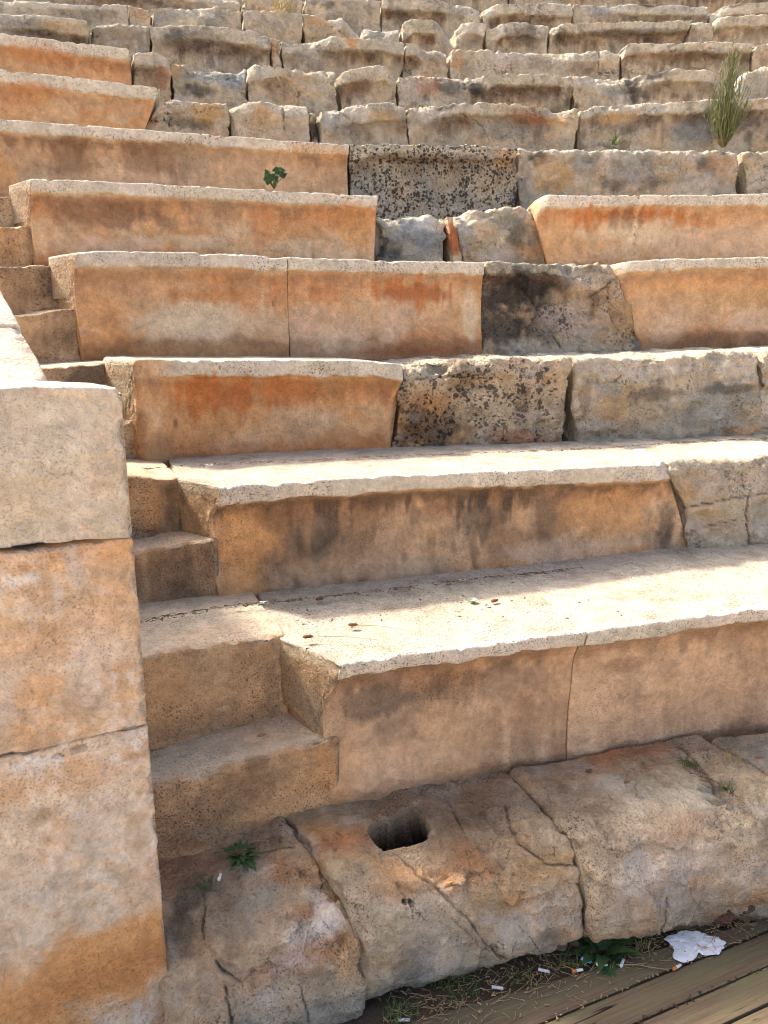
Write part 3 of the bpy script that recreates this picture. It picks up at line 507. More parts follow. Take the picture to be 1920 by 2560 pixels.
{'name': 'seat_block', 'path': ('ring', 13.336, -0.13389), 'L': 2.7549, 'top': [(0.0, 0.4265), (0.0279, 0.4483), (0.0773, 0.4596), (0.4852, 0.4721), (0.9549, 0.4867), (2.7549, 0.4867)], 'mat': 1, 'seed': 122, 'label': 'right-hand fourth row smooth seat with brown scalloped patches low on its face', 'cat': 'stone seat', 'group': 'smooth pale-lipped seats', 'spec': {'tone': 'new', 'rough': 0.2, 'rr': 0.02, 'bump': 0.25, 'gap': 0.001, 'lipH': 0.062, 'over': 0.045, 'o': 0.6, 'g': 0.1, 'res': 0.01, 'slantL': 0.4264, 'prof': [(0.0, 0, 1, 0), (0.0424, 0.5, 0.5, 0), (0.1008, 1, 0, 0), (0.9549, 1, 0, 0)], 'stains': [(0.5599, 0.4887, 0.336, 0.069, 'umber', 0.765), (0.9873, 0.5011, 0.1522, 0.0692, 'umber', 0.765), (0.3875, 0.2715, 0.3625, 0.1121, 'sand', 0.45), (0.8347, 0.2275, 0.3611, 0.0844, 'ochre', 0.54), (0.5864, 0.1513, 0.4504, 0.0556, 'orange', 0.54), (0.3675, 0.3834, 0.1216, 0.1133, 'rosy', 0.54), (0.9114, 0.3709, 0.1817, 0.0714, 'rosy', 0.63)], 'cracks': [], 'hollows': []}},
{'name': 'seat_block', 'path': ('ring', 14.056, -0.38049), 'L': 2.081, 'top': [(0.0, 0.8848), (0.3342, 0.8982), (0.9718, 0.9067), (1.7237, 0.9045), (2.081, 0.903)], 'mat': 1, 'seed': 123, 'label': 'fifth row smooth seat, brown under the lip, clean cut right end by broken stones', 'cat': 'stone seat', 'group': 'smooth pale-lipped seats', 'spec': {'tone': 'new', 'rough': 0.1, 'rr': 0.006, 'bump': 0.25, 'gap': 0.001, 'skewL': -0.5, 'skmax': 0.26, 'capL': 1, 'capR': 1, 'lipH': 0.072, 'over': 0.03, 'o': 0.78, 'g': 0.25, 'res': 0.012, 'slantR': -0.0469, 'prof': [(0.0, 1, 0, 0), (2.081, 1, 0, 0)], 'stains': [(0.3172, 0.1972, 0.362, 0.0885, 'umber', 0.765), (0.797, 0.2071, 0.166, 0.054, 'dark', 0.315), (0.5827, 0.1612, 0.1609, 0.0662, 'umber', 0.45), (0.4354, 0.3518, 0.3448, 0.0668, 'rosy', 0.765), (0.8461, 0.3142, 0.2798, 0.0493, 'peach', 0.63), (1.544, 0.3181, 0.1814, 0.0629, 'cream', 0.63), (1.3092, 0.2141, 0.0881, 0.1397, 'drip', 0.54), (1.8527, 0.1353, 0.2772, 0.0856, 'deep', 0.45), (1.9448, 0.2179, 0.1246, 0.1445, 'orange', 0.7200000000000001)], 'cracks': [], 'hollows': []}},
{'name': 'seat_block', 'path': ('ring', 14.106, -0.23052), 'L': 0.4862, 'top': [(0.0, 0.8152), (0.1201, 0.8136), (0.344, 0.818), (0.4862, 0.8194)], 'mat': 1, 'seed': 124, 'label': 'low broken blue-grey block right of the clean cut seat end', 'cat': 'stone seat', 'group': 'weathered old seat stones', 'spec': {'tone': 'old', 'facet': 0.01, 'fsize': 0.13, 'rough': 1.2, 'rr': 0.014, 'bump': 0.9, 'gap': 0.003, 'res': 0.0125, 'f0': 0.1, 'o': 0.08, 'g': 0.9, 'b': 0.12, 'prof': [(0.0, 0, 1, 0), (0.4862, 0, 1, 0)], 'stains': [(0.2618, 0.1116, 0.1942, 0.1155, 'blue', 0.8), (0.1011, 0.2323, 0.1289, 0.0745, 'dark', 0.6), (0.3933, 0.2, 0.131, 0.0902, 'blue', 0.6), (0.3583, 0.0513, 0.0974, 0.0445, 'white', 0.5), (0.0208, 0.2057, 0.0448, 0.1186, 'black', 0.7)], 'cracks': [], 'hollows': []}},  # black spot at the left edge paints the cut seat end's cast shadow
{'name': 'mortar_joint', 'path': ('ring', 14.076, -0.1962), 'L': 0.0323, 'top': [(0.0, 0.809), (0.0323, 0.81)], 'mat': 1, 'seed': 125, 'label': 'red brown mortar strip between two broken stones', 'cat': 'mortar', 'group': None, 'spec': {'f0': 0.1, 'fr': 0.004, 'tone': 'old', 'rough': 0.5, 'rr': 0.004, 'o': 0.2, 'g': 0, 'b': 0.1, 'gap': -0.002, 'slantL': 0.1901, 'slantR': 0.2401, 'prof': [(0.0, 0, 0, 1), (0.0323, 0, 0, 1)], 'stains': [(0.0469, 0.1318, 0.0982, 0.1716, 'rust', 0.95)], 'cracks': [], 'hollows': []}},
{'name': 'seat_block', 'path': ('ring', 14.106, -0.19282), 'L': 0.5071, 'top': [(0.0, 0.8179), (0.1326, 0.863), (0.3323, 0.8804), (0.5071, 0.894)], 'mat': 1, 'seed': 126, 'label': 'broken pink and grey block left of the pale seat end', 'cat': 'stone seat', 'group': 'weathered old seat stones', 'spec': {'tone': 'old', 'facet': 0.01, 'fsize': 0.13, 'rough': 1.1, 'rr': 0.014, 'bump': 0.9, 'gap': 0.003, 'res': 0.0125, 'f0': 0.08, 'o': 0.35, 'g': 0.5, 'b': 0.25, 'slantL': 0.22, 'slantR': 0.796, 'prof': [(0.0, 0, 1, 0), (0.2339, 0, 0.5, 0.5), (0.5071, 0, 0, 1)], 'stains': [(0.2212, 0.1232, 0.1658, 0.1208, 'peach', 0.7), (0.0898, 0.1342, 0.0594, 0.1435, 'blue', 0.6), (0.4557, 0.1674, 0.0838, 0.1526, 'dark', 0.7), (0.3852, 0.0727, 0.1331, 0.0604, 'grey', 0.6), (0.5961, 0.2915, 0.1692, 0.0617, 'orange', 0.6), (0.3271, 0.2975, 0.1677, 0.0615, 'pale', 0.6)], 'cracks': [], 'hollows': []}},
{'name': 'seat_block', 'path': ('ring', 14.056, -0.15653), 'L': 3.4828, 'top': [(0.0, 0.8978), (0.0381, 0.9252), (0.0799, 0.944), (0.8246, 0.9631), (1.6828, 0.9823), (3.4828, 0.9823)], 'mat': 1, 'seed': 127, 'label': 'right-hand fifth row smooth seat with dark drips under a clean lip', 'cat': 'stone seat', 'group': 'smooth pale-lipped seats', 'spec': {'tone': 'new', 'rough': 0.2, 'rr': 0.02, 'bump': 0.25, 'gap': 0.001, 'lipH': 0.075, 'over': 0.045, 'o': 0.62, 'g': 0.05, 'res': 0.012, 'skewL': 0.2, 'capL': 1, 'slantL': 0.3444, 'prof': [(0.0, 0, 1, 0), (0.0574, 0.5, 0.5, 0), (0.1029, 1, 0, 0), (1.6828, 1, 0, 0)], 'stains': [(0.624, 0.138, 0.5033, 0.0548, 'drip', 0.9), (0.6231, 0.1258, 0.4026, 0.0426, 'rust', 0.36000000000000004), (1.1989, 0.1744, 0.4372, 0.0432, 'drip', 0.54), (0.6983, 0.2305, 0.472, 0.0923, 'cream', 0.7200000000000001), (0.1316, 0.3168, 0.1677, 0.1224, 'orange', 0.45), (1.3801, 0.301, 0.3713, 0.0938, 'rosy', 0.54), (0.6924, 0.1539, 0.1346, 0.0672, 'dripdark', 0.36000000000000004)], 'cracks': [([(0.7542, 0.0027), (0.7642, 0.1699), (0.785, 0.3865)], 0.002, 0.001)], 'hollows': []}},
{'name': 'seat_block', 'path': ('ring', 14.776, -0.50679), 'L': 4.0014, 'top': [(0.0, 1.3581), (1.7, 1.3581), (2.5428, 1.3742), (3.4836, 1.3755), (4.0014, 1.3757)], 'mat': 2, 'seed': 128, 'label': 'long smooth seat in the sixth row, grey shaded stains and an orange left end', 'cat': 'stone seat', 'group': 'smooth pale-lipped seats', 'spec': {'tone': 'new', 'rough': 0.1, 'rr': 0.006, 'bump': 0.25, 'gap': 0.001, 'lipH': 0.075, 'over': 0.05, 'o': 0.5, 'g': 0.42, 'res': 0.014, 'prof': [(1.7, 1, 0, 0), (4.0014, 1, 0, 0)], 'stains': [(1.6911, 0.3023, 0.1086, 0.197, 'orange', 0.81), (1.8339, 0.2376, 0.1107, 0.1412, 'sand', 0.54), (2.0887, 0.2083, 0.2005, 0.1291, 'umber', 0.7200000000000001), (2.6231, 0.1628, 0.3976, 0.1007, 'umber', 0.675), (3.0939, 0.1315, 0.2893, 0.0789, 'drab', 0.54), (2.4003, 0.3225, 0.3599, 0.065, 'sand', 0.63), (3.3519, 0.1772, 0.5278, 0.1235, 'sand', 0.54), (2.9327, 0.1719, 0.1901, 0.1207, 'drab', 0.36000000000000004), (3.7908, 0.0596, 0.2725, 0.0437, 'orange', 0.45)], 'cracks': [], 'hollows': []}},
{'name': 'seat_block', 'path': ('ring', 14.776, -0.23529), 'L': 1.298, 'top': [(0.0, 1.3731), (0.2493, 1.3894), (0.7122, 1.4017), (1.298, 1.4147)], 'mat': 2, 'seed': 129, 'label': 'spongy black-pitted block in the middle of the sixth row', 'cat': 'stone seat', 'group': 'weathered old seat stones', 'spec': {'tone': 'old', 'facet': 0.01, 'fsize': 0.13, 'rough': 0.6, 'rr': 0.014, 'bump': 0.9, 'gap': 0.003, 'res': 0.012, 'lipH': 0.085, 'over': 0.04, 'f0': 0.02, 'o': 0.2, 'g': 0.5, 'b': 0.1, 'pit': 1, 'pitbias': 0.7, 'H': 0.8, 'prof': [(0.0, 1, 0, 0), (0.8557, 1, 0, 0), (1.0723, 0.5, 0, 0.5), (1.298, 0.5, 0, 0.5)], 'stains': [(0.6217, 0.236, 0.7205, 0.2501, 'pits', 1), (0.1575, 0.3355, 0.2121, 0.162, 'grey', 0.6), (1.1999, 0.065, 0.11, 0.0818, 'orange', 0.5), (0.6915, 0.0888, 0.5752, 0.0323, 'brown', 0.5), (0.6185, 0.0159, 0.5716, 0.024, 'pits', 1)], 'cracks': [], 'hollows': []}},
{'name': 'seat_block', 'path': ('ring', 14.776, -0.14646), 'L': 1.7608, 'top': [(0.0, 1.4152), (0.455, 1.4256), (0.7103, 1.4188), (1.378, 1.4337), (1.7077, 1.4435), (1.7608, 1.4272)], 'mat': 2, 'seed': 130, 'label': 'tan and grey mottled block with rounded upper corner in the sixth row', 'cat': 'stone seat', 'group': 'weathered old seat stones', 'spec': {'tone': 'old', 'facet': 0.01, 'fsize': 0.13, 'rough': 0.9, 'rr': 0.014, 'bump': 0.9, 'gap': 0.003, 'res': 0.0125, 'f0': 0.03, 'fr': 0.06, 'o': 0.4, 'g': 0.5, 'b': 0.2, 'prof': [(0.0, 0, 0, 1), (1.7608, 0, 0, 1)], 'stains': [(0.1448, 0.0628, 0.0738, 0.0644, 'dark', 0.7), (0.2999, 0.1949, 0.186, 0.1337, 'ochre', 0.6), (0.5171, 0.0913, 0.1115, 0.1124, 'grey', 0.5), (0.9718, 0.1837, 0.2989, 0.1353, 'blue', 0.5), (1.484, 0.0879, 0.1112, 0.0608, 'dark', 0.7), (1.1257, 0.2357, 0.1497, 0.0681, 'black', 0.4), (1.6392, 0.1589, 0.1852, 0.165, 'orange', 0.45), (0.7524, 0.2502, 0.1873, 0.0475, 'dark', 0.5), (1.4264, 0.2564, 0.224, 0.0513, 'pale', 0.4)], 'cracks': [], 'hollows': []}},
{'name': 'seat_block', 'path': ('ring', 14.776, -0.02576), 'L': 2.1767, 'top': [(0.0, 1.4207), (0.1767, 1.4381), (2.1767, 1.4381)], 'mat': 2, 'seed': 131, 'label': 'last tan block of the sixth row at the right margin', 'cat': 'stone seat', 'group': 'weathered old seat stones', 'spec': {'tone': 'old', 'facet': 0.01, 'fsize': 0.13, 'rough': 0.8, 'rr': 0.014, 'bump': 0.9, 'gap': 0.003, 'res': 0.0125, 'f0': 0.03, 'fr': 0.05, 'o': 0.3, 'g': 0.35, 'b': 0.15, 'slantL': 0.2007, 'prof': [(0.0, 0, 0, 1), (0.1767, 0, 0, 1)], 'stains': [], 'cracks': [], 'hollows': []}},
{'name': 'seat_block', 'path': ('ring', 15.496, -0.51448), 'L': 2.9901, 'top': [(0.0, 1.8534), (1.9, 1.8534), (2.3547, 1.858), (2.9901, 1.8449)], 'mat': 2, 'seed': 132, 'label': 'seventh row smooth seat at left, warm orange face ending in a square cut', 'cat': 'stone seat', 'group': 'smooth pale-lipped seats', 'spec': {'tone': 'new', 'rough': 0.1, 'rr': 0.006, 'bump': 0.25, 'gap': 0.001, 'lipH': 0.09, 'over': 0.05, 'o': 0.85, 'g': 0.05, 'res': 0.016, 'slantR': -0.4328, 'prof': [(1.9, 1, 0, 0), (2.9901, 1, 0, 0)], 'stains': [(2.0666, 0.0909, 0.2455, 0.043, 'deep', 0.54), (2.6612, 0.1512, 0.3308, 0.0962, 'peach', 0.45)], 'cracks': [], 'hollows': []}},
{'name': 'seat_block', 'path': ('ring', 15.496, -0.32093), 'L': 0.5035, 'top': [(0.0, 1.7788), (0.2406, 1.7936), (0.5035, 1.7894)], 'mat': 2, 'seed': 133, 'label': 'small rusty block with dark holes beside the square cut seat', 'cat': 'stone seat', 'group': 'weathered old seat stones', 'spec': {'tone': 'old', 'facet': 0.007, 'fsize': 0.13, 'rough': 0.85, 'rr': 0.01, 'bump': 0.9, 'gap': 0.0015, 'res': 0.0125, 'jag': 0.5, 'f0': 0.05, 'fr': 0.04, 'o': 0.55, 'g': 0.1, 'b': 0.17, 'pit': 0.5, 'slantL': -0.5907, 'prof': [(0.0, 0, 0, 1), (0.5035, 0, 0, 1)], 'stains': [(-0.0077, 0.1458, 0.1374, 0.0656, 'pits', 1), (0.1645, 0.1584, 0.2097, 0.0462, 'black', 0.5), (0.3451, 0.0646, 0.1416, 0.0739, 'ochre', 0.7), (-0.0762, 0.1515, 0.0683, 0.0654, 'rust', 0.6)], 'cracks': [], 'hollows': []}},
{'name': 'seat_block', 'path': ('ring', 15.496, -0.28732), 'L': 0.6144, 'top': [(0.0, 1.7809), (0.0443, 1.814), (0.1455, 1.8352), (0.3635, 1.8419), (0.6144, 1.8264)], 'mat': 2, 'seed': 134, 'label': 'tan block with pale slanting break along its top in the seventh row', 'cat': 'stone seat', 'group': 'weathered old seat stones', 'spec': {'tone': 'old', 'facet': 0.007, 'fsize': 0.13, 'rough': 0.62, 'rr': 0.01, 'bump': 0.9, 'gap': 0.0015, 'res': 0.0125, 'jag': 0.5, 'f0': 0.045, 'o': 0.4, 'g': 0.3, 'b': 0.17, 'prof': [(0.0, 0, 1, 0), (0.1093, 0, 1, 0), (0.2177, 0, 0, 1), (0.3635, 0, 1, 0), (0.6144, 0.5, 0.5, 0)], 'stains': [(0.2189, 0.1134, 0.1098, 0.1012, 'ochre', 0.5), (0.516, 0.0537, 0.1494, 0.0341, 'pale', 0.6)], 'cracks': [([(0.4231, 0), (0.4107, 0.1014), (0.415, 0.203)], 0.006, 0.02)], 'hollows': []}},
{'name': 'seat_block', 'path': ('ring', 15.496, -0.24676), 'L': 0.0675, 'top': [(0.0, 1.7935), (0.0675, 1.7946)], 'mat': 2, 'seed': 135, 'label': 'narrow recessed stone in a dark gap of the seventh row', 'cat': 'stone seat', 'group': 'weathered old seat stones', 'spec': {'tone': 'old', 'facet': 0.007, 'fsize': 0.13, 'rough': 0.62, 'rr': 0.01, 'bump': 0.9, 'gap': 0.0015, 'res': 0.0125, 'jag': 0.5, 'f0': 0.1, 'fr': 0.03, 'o': 0.2, 'g': 0.3, 'b': 0.5700000000000001, 'prof': [(0.0, 0, 0, 1), (0.0675, 0, 0, 1)], 'stains': [(0.0502, 0.1248, 0.0531, 0.0622, 'black', 0.8)], 'cracks': [], 'hollows': []}},
{'name': 'seat_block', 'path': ('ring', 15.496, -0.24142), 'L': 0.7103, 'top': [(0.0, 1.8024), (0.0984, 1.8224), (0.2506, 1.8423), (0.5585, 1.8745), (0.7103, 1.8656)], 'mat': 2, 'seed': 136, 'label': 'short block with a scalloped lip in the seventh row, left of a straight joint', 'cat': 'stone seat', 'group': 'weathered old seat stones', 'spec': {'tone': 'old', 'facet': 0.007, 'fsize': 0.13, 'rough': 0.85, 'rr': 0.01, 'bump': 0.9, 'gap': 0.0015, 'res': 0.0125, 'jag': 0.5, 'lipH': 0.11, 'over': 0.05, 'f0': 0.03, 'o': 0.25, 'g': 0.45, 'b': 0.19, 'prof': [(0.0, 0, 0, 1), (0.0984, 0, 1, 0), (0.2506, 0.5, 0.5, 0), (0.404, 1, 0, 0), (0.5973, 1, 0, 0), (0.7103, 0.5, 0.5, 0)], 'stains': [(0.1054, 0.0936, 0.1145, 0.0988, 'grey', 0.5), (0.5303, 0.0824, 0.195, 0.0419, 'ochre', 0.5)], 'cracks': [([(0.1637, 0.0286), (0.2586, 0.1216), (0.3156, 0.2468)], 0.005, 0.01)], 'hollows': []}},
{'name': 'seat_block', 'path': ('ring', 15.496, -0.19431), 'L': 1.4719, 'top': [(0.0, 1.8493), (0.1212, 1.8835), (0.3734, 1.9135), (0.6964, 1.9104), (1.0542, 1.9171), (1.2619, 1.8919), (1.4719, 1.9087)], 'mat': 2, 'seed': 137, 'label': 'long block with broad chipped lip and rusty hollow in the seventh row', 'cat': 'stone seat', 'group': 'weathered old seat stones', 'spec': {'tone': 'old', 'facet': 0.007, 'fsize': 0.13, 'rough': 0.85, 'rr': 0.01, 'bump': 0.9, 'gap': 0.0015, 'res': 0.0125, 'jag': 0.5, 'lipH': 0.09, 'over': 0.06, 'f0': 0.035, 'o': 0.4, 'g': 0.45, 'b': 0.19, 'prof': [(0.0, 0, 0, 1), (0.1801, 0, 1, 0), (0.2983, 0.5, 0.5, 0), (0.4568, 1, 0, 0), (1.1396, 1, 0, 0), (1.3023, 0, 1, 0), (1.4719, 0, 0, 1)], 'stains': [(0.3118, 0.0275, 0.1788, 0.0314, 'dark', 0.8), (0.5119, 0.0526, 0.2002, 0.0355, 'pale', 0.5), (1.0789, 0.0866, 0.2438, 0.0717, 'rust', 0.5), (1.2844, 0.096, 0.102, 0.0728, 'ochre', 0.7), (0.2744, 0.1594, 0.1994, 0.1069, 'brown', 0.5), (0.7985, 0.1847, 0.3648, 0.0903, 'grey', 0.6)], 'cracks': [([(0.4323, 0.0747), (0.6355, 0.1535), (0.7199, 0.2584)], 0.004, 0.008)], 'hollows': []}},
{'name': 'seat_block', 'path': ('ring', 15.496, -0.09772), 'L': 3.4067, 'top': [(0.0, 1.9022), (0.1274, 1.9414), (0.5715, 1.9687), (1.0548, 1.9821), (1.6067, 2.0092), (3.4067, 2.0092)], 'mat': 2, 'seed': 138, 'label': 'dark stained seventh row block behind the wispy shrub', 'cat': 'stone seat', 'group': 'weathered old seat stones', 'spec': {'tone': 'old', 'facet': 0.007, 'fsize': 0.13, 'rough': 0.62, 'rr': 0.01, 'bump': 0.9, 'gap': 0.0015, 'res': 0.0125, 'jag': 0.5, 'lipH': 0.09, 'over': 0.04, 'f0': 0.03, 'o': 0.35, 'g': 0.4, 'b': 0.37, 'prof': [(0.0, 0, 0, 1), (0.1274, 0.5, 0.5, 0), (0.5715, 0.5, 0.5, 0), (0.9745, 1, 0, 0), (1.6067, 1, 0, 0)], 'stains': [(0.3571, 0.1076, 0.2858, 0.0512, 'ochre', 0.6), (1.0954, 0.1814, 0.2434, 0.1479, 'dark', 0.7), (0.9398, 0.2513, 0.204, 0.1112, 'blue', 0.5), (1.4168, 0.1773, 0.2414, 0.111, 'dark', 0.6), (1.5605, 0.0379, 0.1196, 0.0446, 'ochre', 0.5)], 'cracks': [], 'hollows': []}},
{'name': 'seat_block', 'path': ('ring', 16.216, -0.51552), 'L': 2.9647, 'top': [(0.0, 2.3185), (2.0, 2.3185), (2.4675, 2.3271), (2.9647, 2.3249)], 'mat': 2, 'seed': 139, 'label': 'eighth row smooth seat in the upper left, tapering lip end', 'cat': 'stone seat', 'group': 'smooth pale-lipped seats', 'spec': {'tone': 'new', 'rough': 0.1, 'rr': 0.03, 'bump': 0.25, 'gap': 0.001, 'lipH': 0.085, 'over': 0.05, 'o': 0.75, 'g': 0.12, 'res': 0.018, 'prof': [(2.0, 1, 0, 0), (2.9647, 1, 0, 0)], 'stains': [(2.284, 0.1133, 0.3428, 0.0675, 'deep', 0.45)], 'cracks': [], 'hollows': []}},
{'name': 'seat_block', 'path': ('ring', 16.216, -0.33183), 'L': 0.2982, 'top': [(0.0, 2.3162), (0.1284, 2.3233), (0.2207, 2.3228), (0.2982, 2.31)], 'mat': 2, 'seed': 140, 'label': 'orange broken seat stump in the eighth row, ending at a dark joint', 'cat': 'stone seat', 'group': 'weathered old seat stones', 'spec': {'tone': 'old', 'facet': 0.007, 'fsize': 0.13, 'rough': 0.62, 'rr': 0.01, 'bump': 0.9, 'gap': 0.0015, 'res': 0.0125, 'jag': 0.5, 'lipH': 0.1, 'over': 0.05, 'f0': 0.02, 'o': 0.7, 'g': 0.1, 'b': 0.17, 'prof': [(0.0, 0.5, 0.5, 0), (0.1653, 1, 0, 0), (0.2982, 0, 1, 0)], 'stains': [(-0.2491, 0.1907, 0.1084, 0.0697, 'rust', 0.5), (0.2313, 0.1463, 0.0755, 0.1079, 'rust', 0.5)], 'cracks': [], 'hollows': []}},
{'name': 'seat_block', 'path': ('ring', 16.216, -0.31286), 'L': 0.6282, 'top': [(0.0, 2.283), (0.1544, 2.2773), (0.3454, 2.2636), (0.4931, 2.2592), (0.5399, 2.2525), (0.6282, 2.289)], 'mat': 2, 'seed': 141, 'label': 'slumped blue-grey block with rough top in the eighth row', 'cat': 'stone seat', 'group': 'weathered old seat stones', 'spec': {'tone': 'old', 'facet': 0.007, 'fsize': 0.13, 'rough': 0.85, 'rr': 0.01, 'bump': 0.9, 'gap': 0.0015, 'res': 0.0125, 'jag': 0.5, 'f0': 0.06, 'o': 0.12, 'g': 0.7, 'b': 0.19, 'prof': [(0.0, 0, 0, 1), (0.3454, 0, 1, 0), (0.6282, 0, 1, 0)], 'stains': [(0.2227, 0.1951, 0.1556, 0.0656, 'dark', 0.8), (0.4231, 0.0761, 0.1968, 0.0837, 'blue', 0.7), (0.0397, 0.0601, 0.0762, 0.1019, 'ochre', 0.6), (0.5624, 0.0464, 0.0636, 0.0771, 'blue', 0.9)], 'cracks': [], 'hollows': []}},
{'name': 'seat_block', 'path': ('ring', 16.216, -0.27288), 'L': 0.7728, 'top': [(0.0, 2.298), (0.0527, 2.3278), (0.2526, 2.3266), (0.496, 2.3205), (0.7728, 2.3373)], 'mat': 2, 'seed': 142, 'label': 'block with one diagonal chipped lip in the eighth row, left of a thin joint', 'cat': 'stone seat', 'group': 'weathered old seat stones', 'spec': {'tone': 'old', 'facet': 0.007, 'fsize': 0.13, 'rough': 0.85, 'rr': 0.01, 'bump': 0.9, 'gap': 0.0015, 'res': 0.0125, 'jag': 0.5, 'lipH': 0.13, 'over': 0.05, 'f0': 0.035, 'o': 0.35, 'g': 0.35, 'b': 0.17, 'prof': [(0.0, 0, 1, 0), (0.0925, 0.5, 0.5, 0), (0.2526, 1, 0, 0), (0.496, 0, 1, 0), (0.7728, 0, 1, 0)], 'stains': [(0.4188, 0.0848, 0.2054, 0.052, 'ochre', 0.5), (0.6664, 0.1125, 0.1669, 0.1124, 'tan', 0.6)], 'cracks': [], 'hollows': []}},
{'name': 'seat_block', 'path': ('ring', 16.216, -0.22241), 'L': 0.507, 'top': [(0.0, 2.3183), (0.0923, 2.3432), (0.3834, 2.3699), (0.507, 2.3286)], 'mat': 2, 'seed': 143, 'label': 'short eighth row block with a thick pale lip', 'cat': 'stone seat', 'group': 'weathered old seat stones', 'spec': {'tone': 'old', 'facet': 0.007, 'fsize': 0.13, 'rough': 0.85, 'rr': 0.01, 'bump': 0.9, 'gap': 0.0015, 'res': 0.0125, 'jag': 0.5, 'lipH': 0.1, 'over': 0.06, 'f0': 0.03, 'o': 0.4, 'g': 0.25, 'b': 0.22, 'prof': [(0.0, 0.5, 0.5, 0), (0.1342, 1, 0, 0), (0.4302, 1, 0, 0), (0.507, 0, 1, 0)], 'stains': [(0.1845, 0.1298, 0.1273, 0.0947, 'brown', 0.6), (0.3549, 0.154, 0.1283, 0.0953, 'buff', 0.5)], 'cracks': [], 'hollows': []}},
{'name': 'seat_block', 'path': ('ring', 16.216, -0.19009), 'L': 1.6478, 'top': [(0.0, 2.3183), (0.1628, 2.3504), (0.3135, 2.3663), (0.5963, 2.3463), (0.946, 2.3695), (1.2541, 2.3813), (1.6478, 2.382)], 'mat': 2, 'seed': 144, 'label': 'mottled eighth row block with black and rust blotches', 'cat': 'stone seat', 'group': 'weathered old seat stones', 'spec': {'tone': 'old', 'facet': 0.007, 'fsize': 0.13, 'rough': 0.85, 'rr': 0.01, 'bump': 0.9, 'gap': 0.0015, 'res': 0.0125, 'jag': 0.5, 'lipH': 0.09, 'over': 0.05, 'f0': 0.035, 'o': 0.4, 'g': 0.4, 'b': 0.42, 'prof': [(0.0, 0, 0, 1), (0.2919, 0, 1, 0), (0.6399, 0, 1, 0), (0.8584, 1, 0, 0), (1.4751, 1, 0, 0), (1.6478, 0, 0, 1)], 'stains': [(0.4798, 0.0872, 0.1312, 0.0772, 'dark', 0.7), (0.7216, 0.0956, 0.0968, 0.0857, 'black', 0.8), (0.2619, 0.1044, 0.1086, 0.0963, 'rust', 0.5), (1.2764, 0.1404, 0.2668, 0.0708, 'dark', 0.4), (0.089, 0.1463, 0.1082, 0.077, 'pale', 0.4)], 'cracks': [([(1.2541, 0), (1.2853, 0.1402)], 0.006, 0.015)], 'hollows': []}},
{'name': 'seat_block', 'path': ('ring', 16.216, -0.08738), 'L': 1.3563, 'top': [(0.0, 2.3825), (0.1395, 2.4172), (0.4723, 2.4049), (0.73, 2.4402), (1.0411, 2.4513), (1.3563, 2.4448)], 'mat': 2, 'seed': 145, 'label': 'eighth row block with dark broken patch and deep hollow, next to the shrub', 'cat': 'stone seat', 'group': 'weathered old seat stones', 'spec': {'tone': 'old', 'facet': 0.007, 'fsize': 0.13, 'rough': 0.85, 'rr': 0.01, 'bump': 0.9, 'gap': 0.0015, 'res': 0.0125, 'jag': 0.5, 'lipH': 0.09, 'over': 0.05, 'f0': 0.03, 'o': 0.35, 'g': 0.4, 'b': 0.37, 'prof': [(0.0, 0, 0, 1), (0.2505, 0, 1, 0), (0.6035, 0, 1, 0), (0.8222, 1, 0, 0), (1.2602, 1, 0, 0), (1.3563, 0, 1, 0)], 'stains': [(0.5658, 0.1142, 0.1111, 0.1174, 'black', 0.8), (0.7131, 0.0333, 0.2654, 0.0366, 'dark', 0.8), (0.1836, 0.0601, 0.2222, 0.0392, 'pale', 0.5), (1.0755, 0.1414, 0.2207, 0.0793, 'tan', 0.6), (0.413, 0.1458, 0.1782, 0.0792, 'grey', 0.6)], 'cracks': [], 'hollows': []}},
{'name': 'seat_block', 'path': ('ring', 16.096, 0.00311), 'L': 1.7896, 'top': [(0.0, 2.2752), (0.049, 2.3759), (0.1282, 2.4296), (0.2896, 2.4634), (1.7896, 2.4634)], 'mat': 2, 'seed': 146, 'label': 'big tilted grey boulder-like block jutting out above the shrub', 'cat': 'stone seat', 'group': 'weathered old seat stones', 'spec': {'tone': 'old', 'facet': 0.007, 'fsize': 0.13, 'rough': 0.85, 'rr': 0.06, 'bump': 0.9, 'gap': 0.0015, 'res': 0.0125, 'jag': 0.5, 'f0': 0.03, 'fr': 0.08, 'o': 0.1, 'g': 0.7, 'b': 0.17, 'skewL': 0.3, 'capL': 1, 'H': 0.62, 'prof': [(0.0, 0, 0, 1), (0.2896, 0, 0, 1)], 'stains': [(0.0379, 0.0591, 0.0906, 0.1216, 'white', 0.9), (0.25, 0.1423, 0.1708, 0.1201, 'grey', 0.6)], 'cracks': [], 'hollows': []}},  # white spot paints sunlight onto the left-facing end
{'name': 'seat_block', 'path': ('ring', 16.936, -0.51096), 'L': 2.6876, 'top': [(0.0, 2.7207), (2.0, 2.7207), (2.2171, 2.7376), (2.4769, 2.7554), (2.6876, 2.7432)], 'mat': 2, 'seed': 147, 'label': 'ninth row block in the upper left, black flecked beneath its lip', 'cat': 'stone seat', 'group': 'weathered old seat stones', 'spec': {'tone': 'old', 'facet': 0.007, 'fsize': 0.13, 'rough': 0.62, 'rr': 0.01, 'bump': 0.9, 'gap': 0.0015, 'res': 0.0125, 'jag': 0.5, 'lipH': 0.12, 'over': 0.05, 'f0': 0.03, 'o': 0.2, 'g': 0.45, 'b': 0.37, 'prof': [(2.0, 0.5, 0.5, 0), (2.6876, 1, 0, 0)], 'stains': [(2.2415, 0.0956, 0.2234, 0.0581, 'black', 0.4), (2.5056, 0.0753, 0.1911, 0.0521, 'ochre', 0.5)], 'cracks': [], 'hollows': []}},
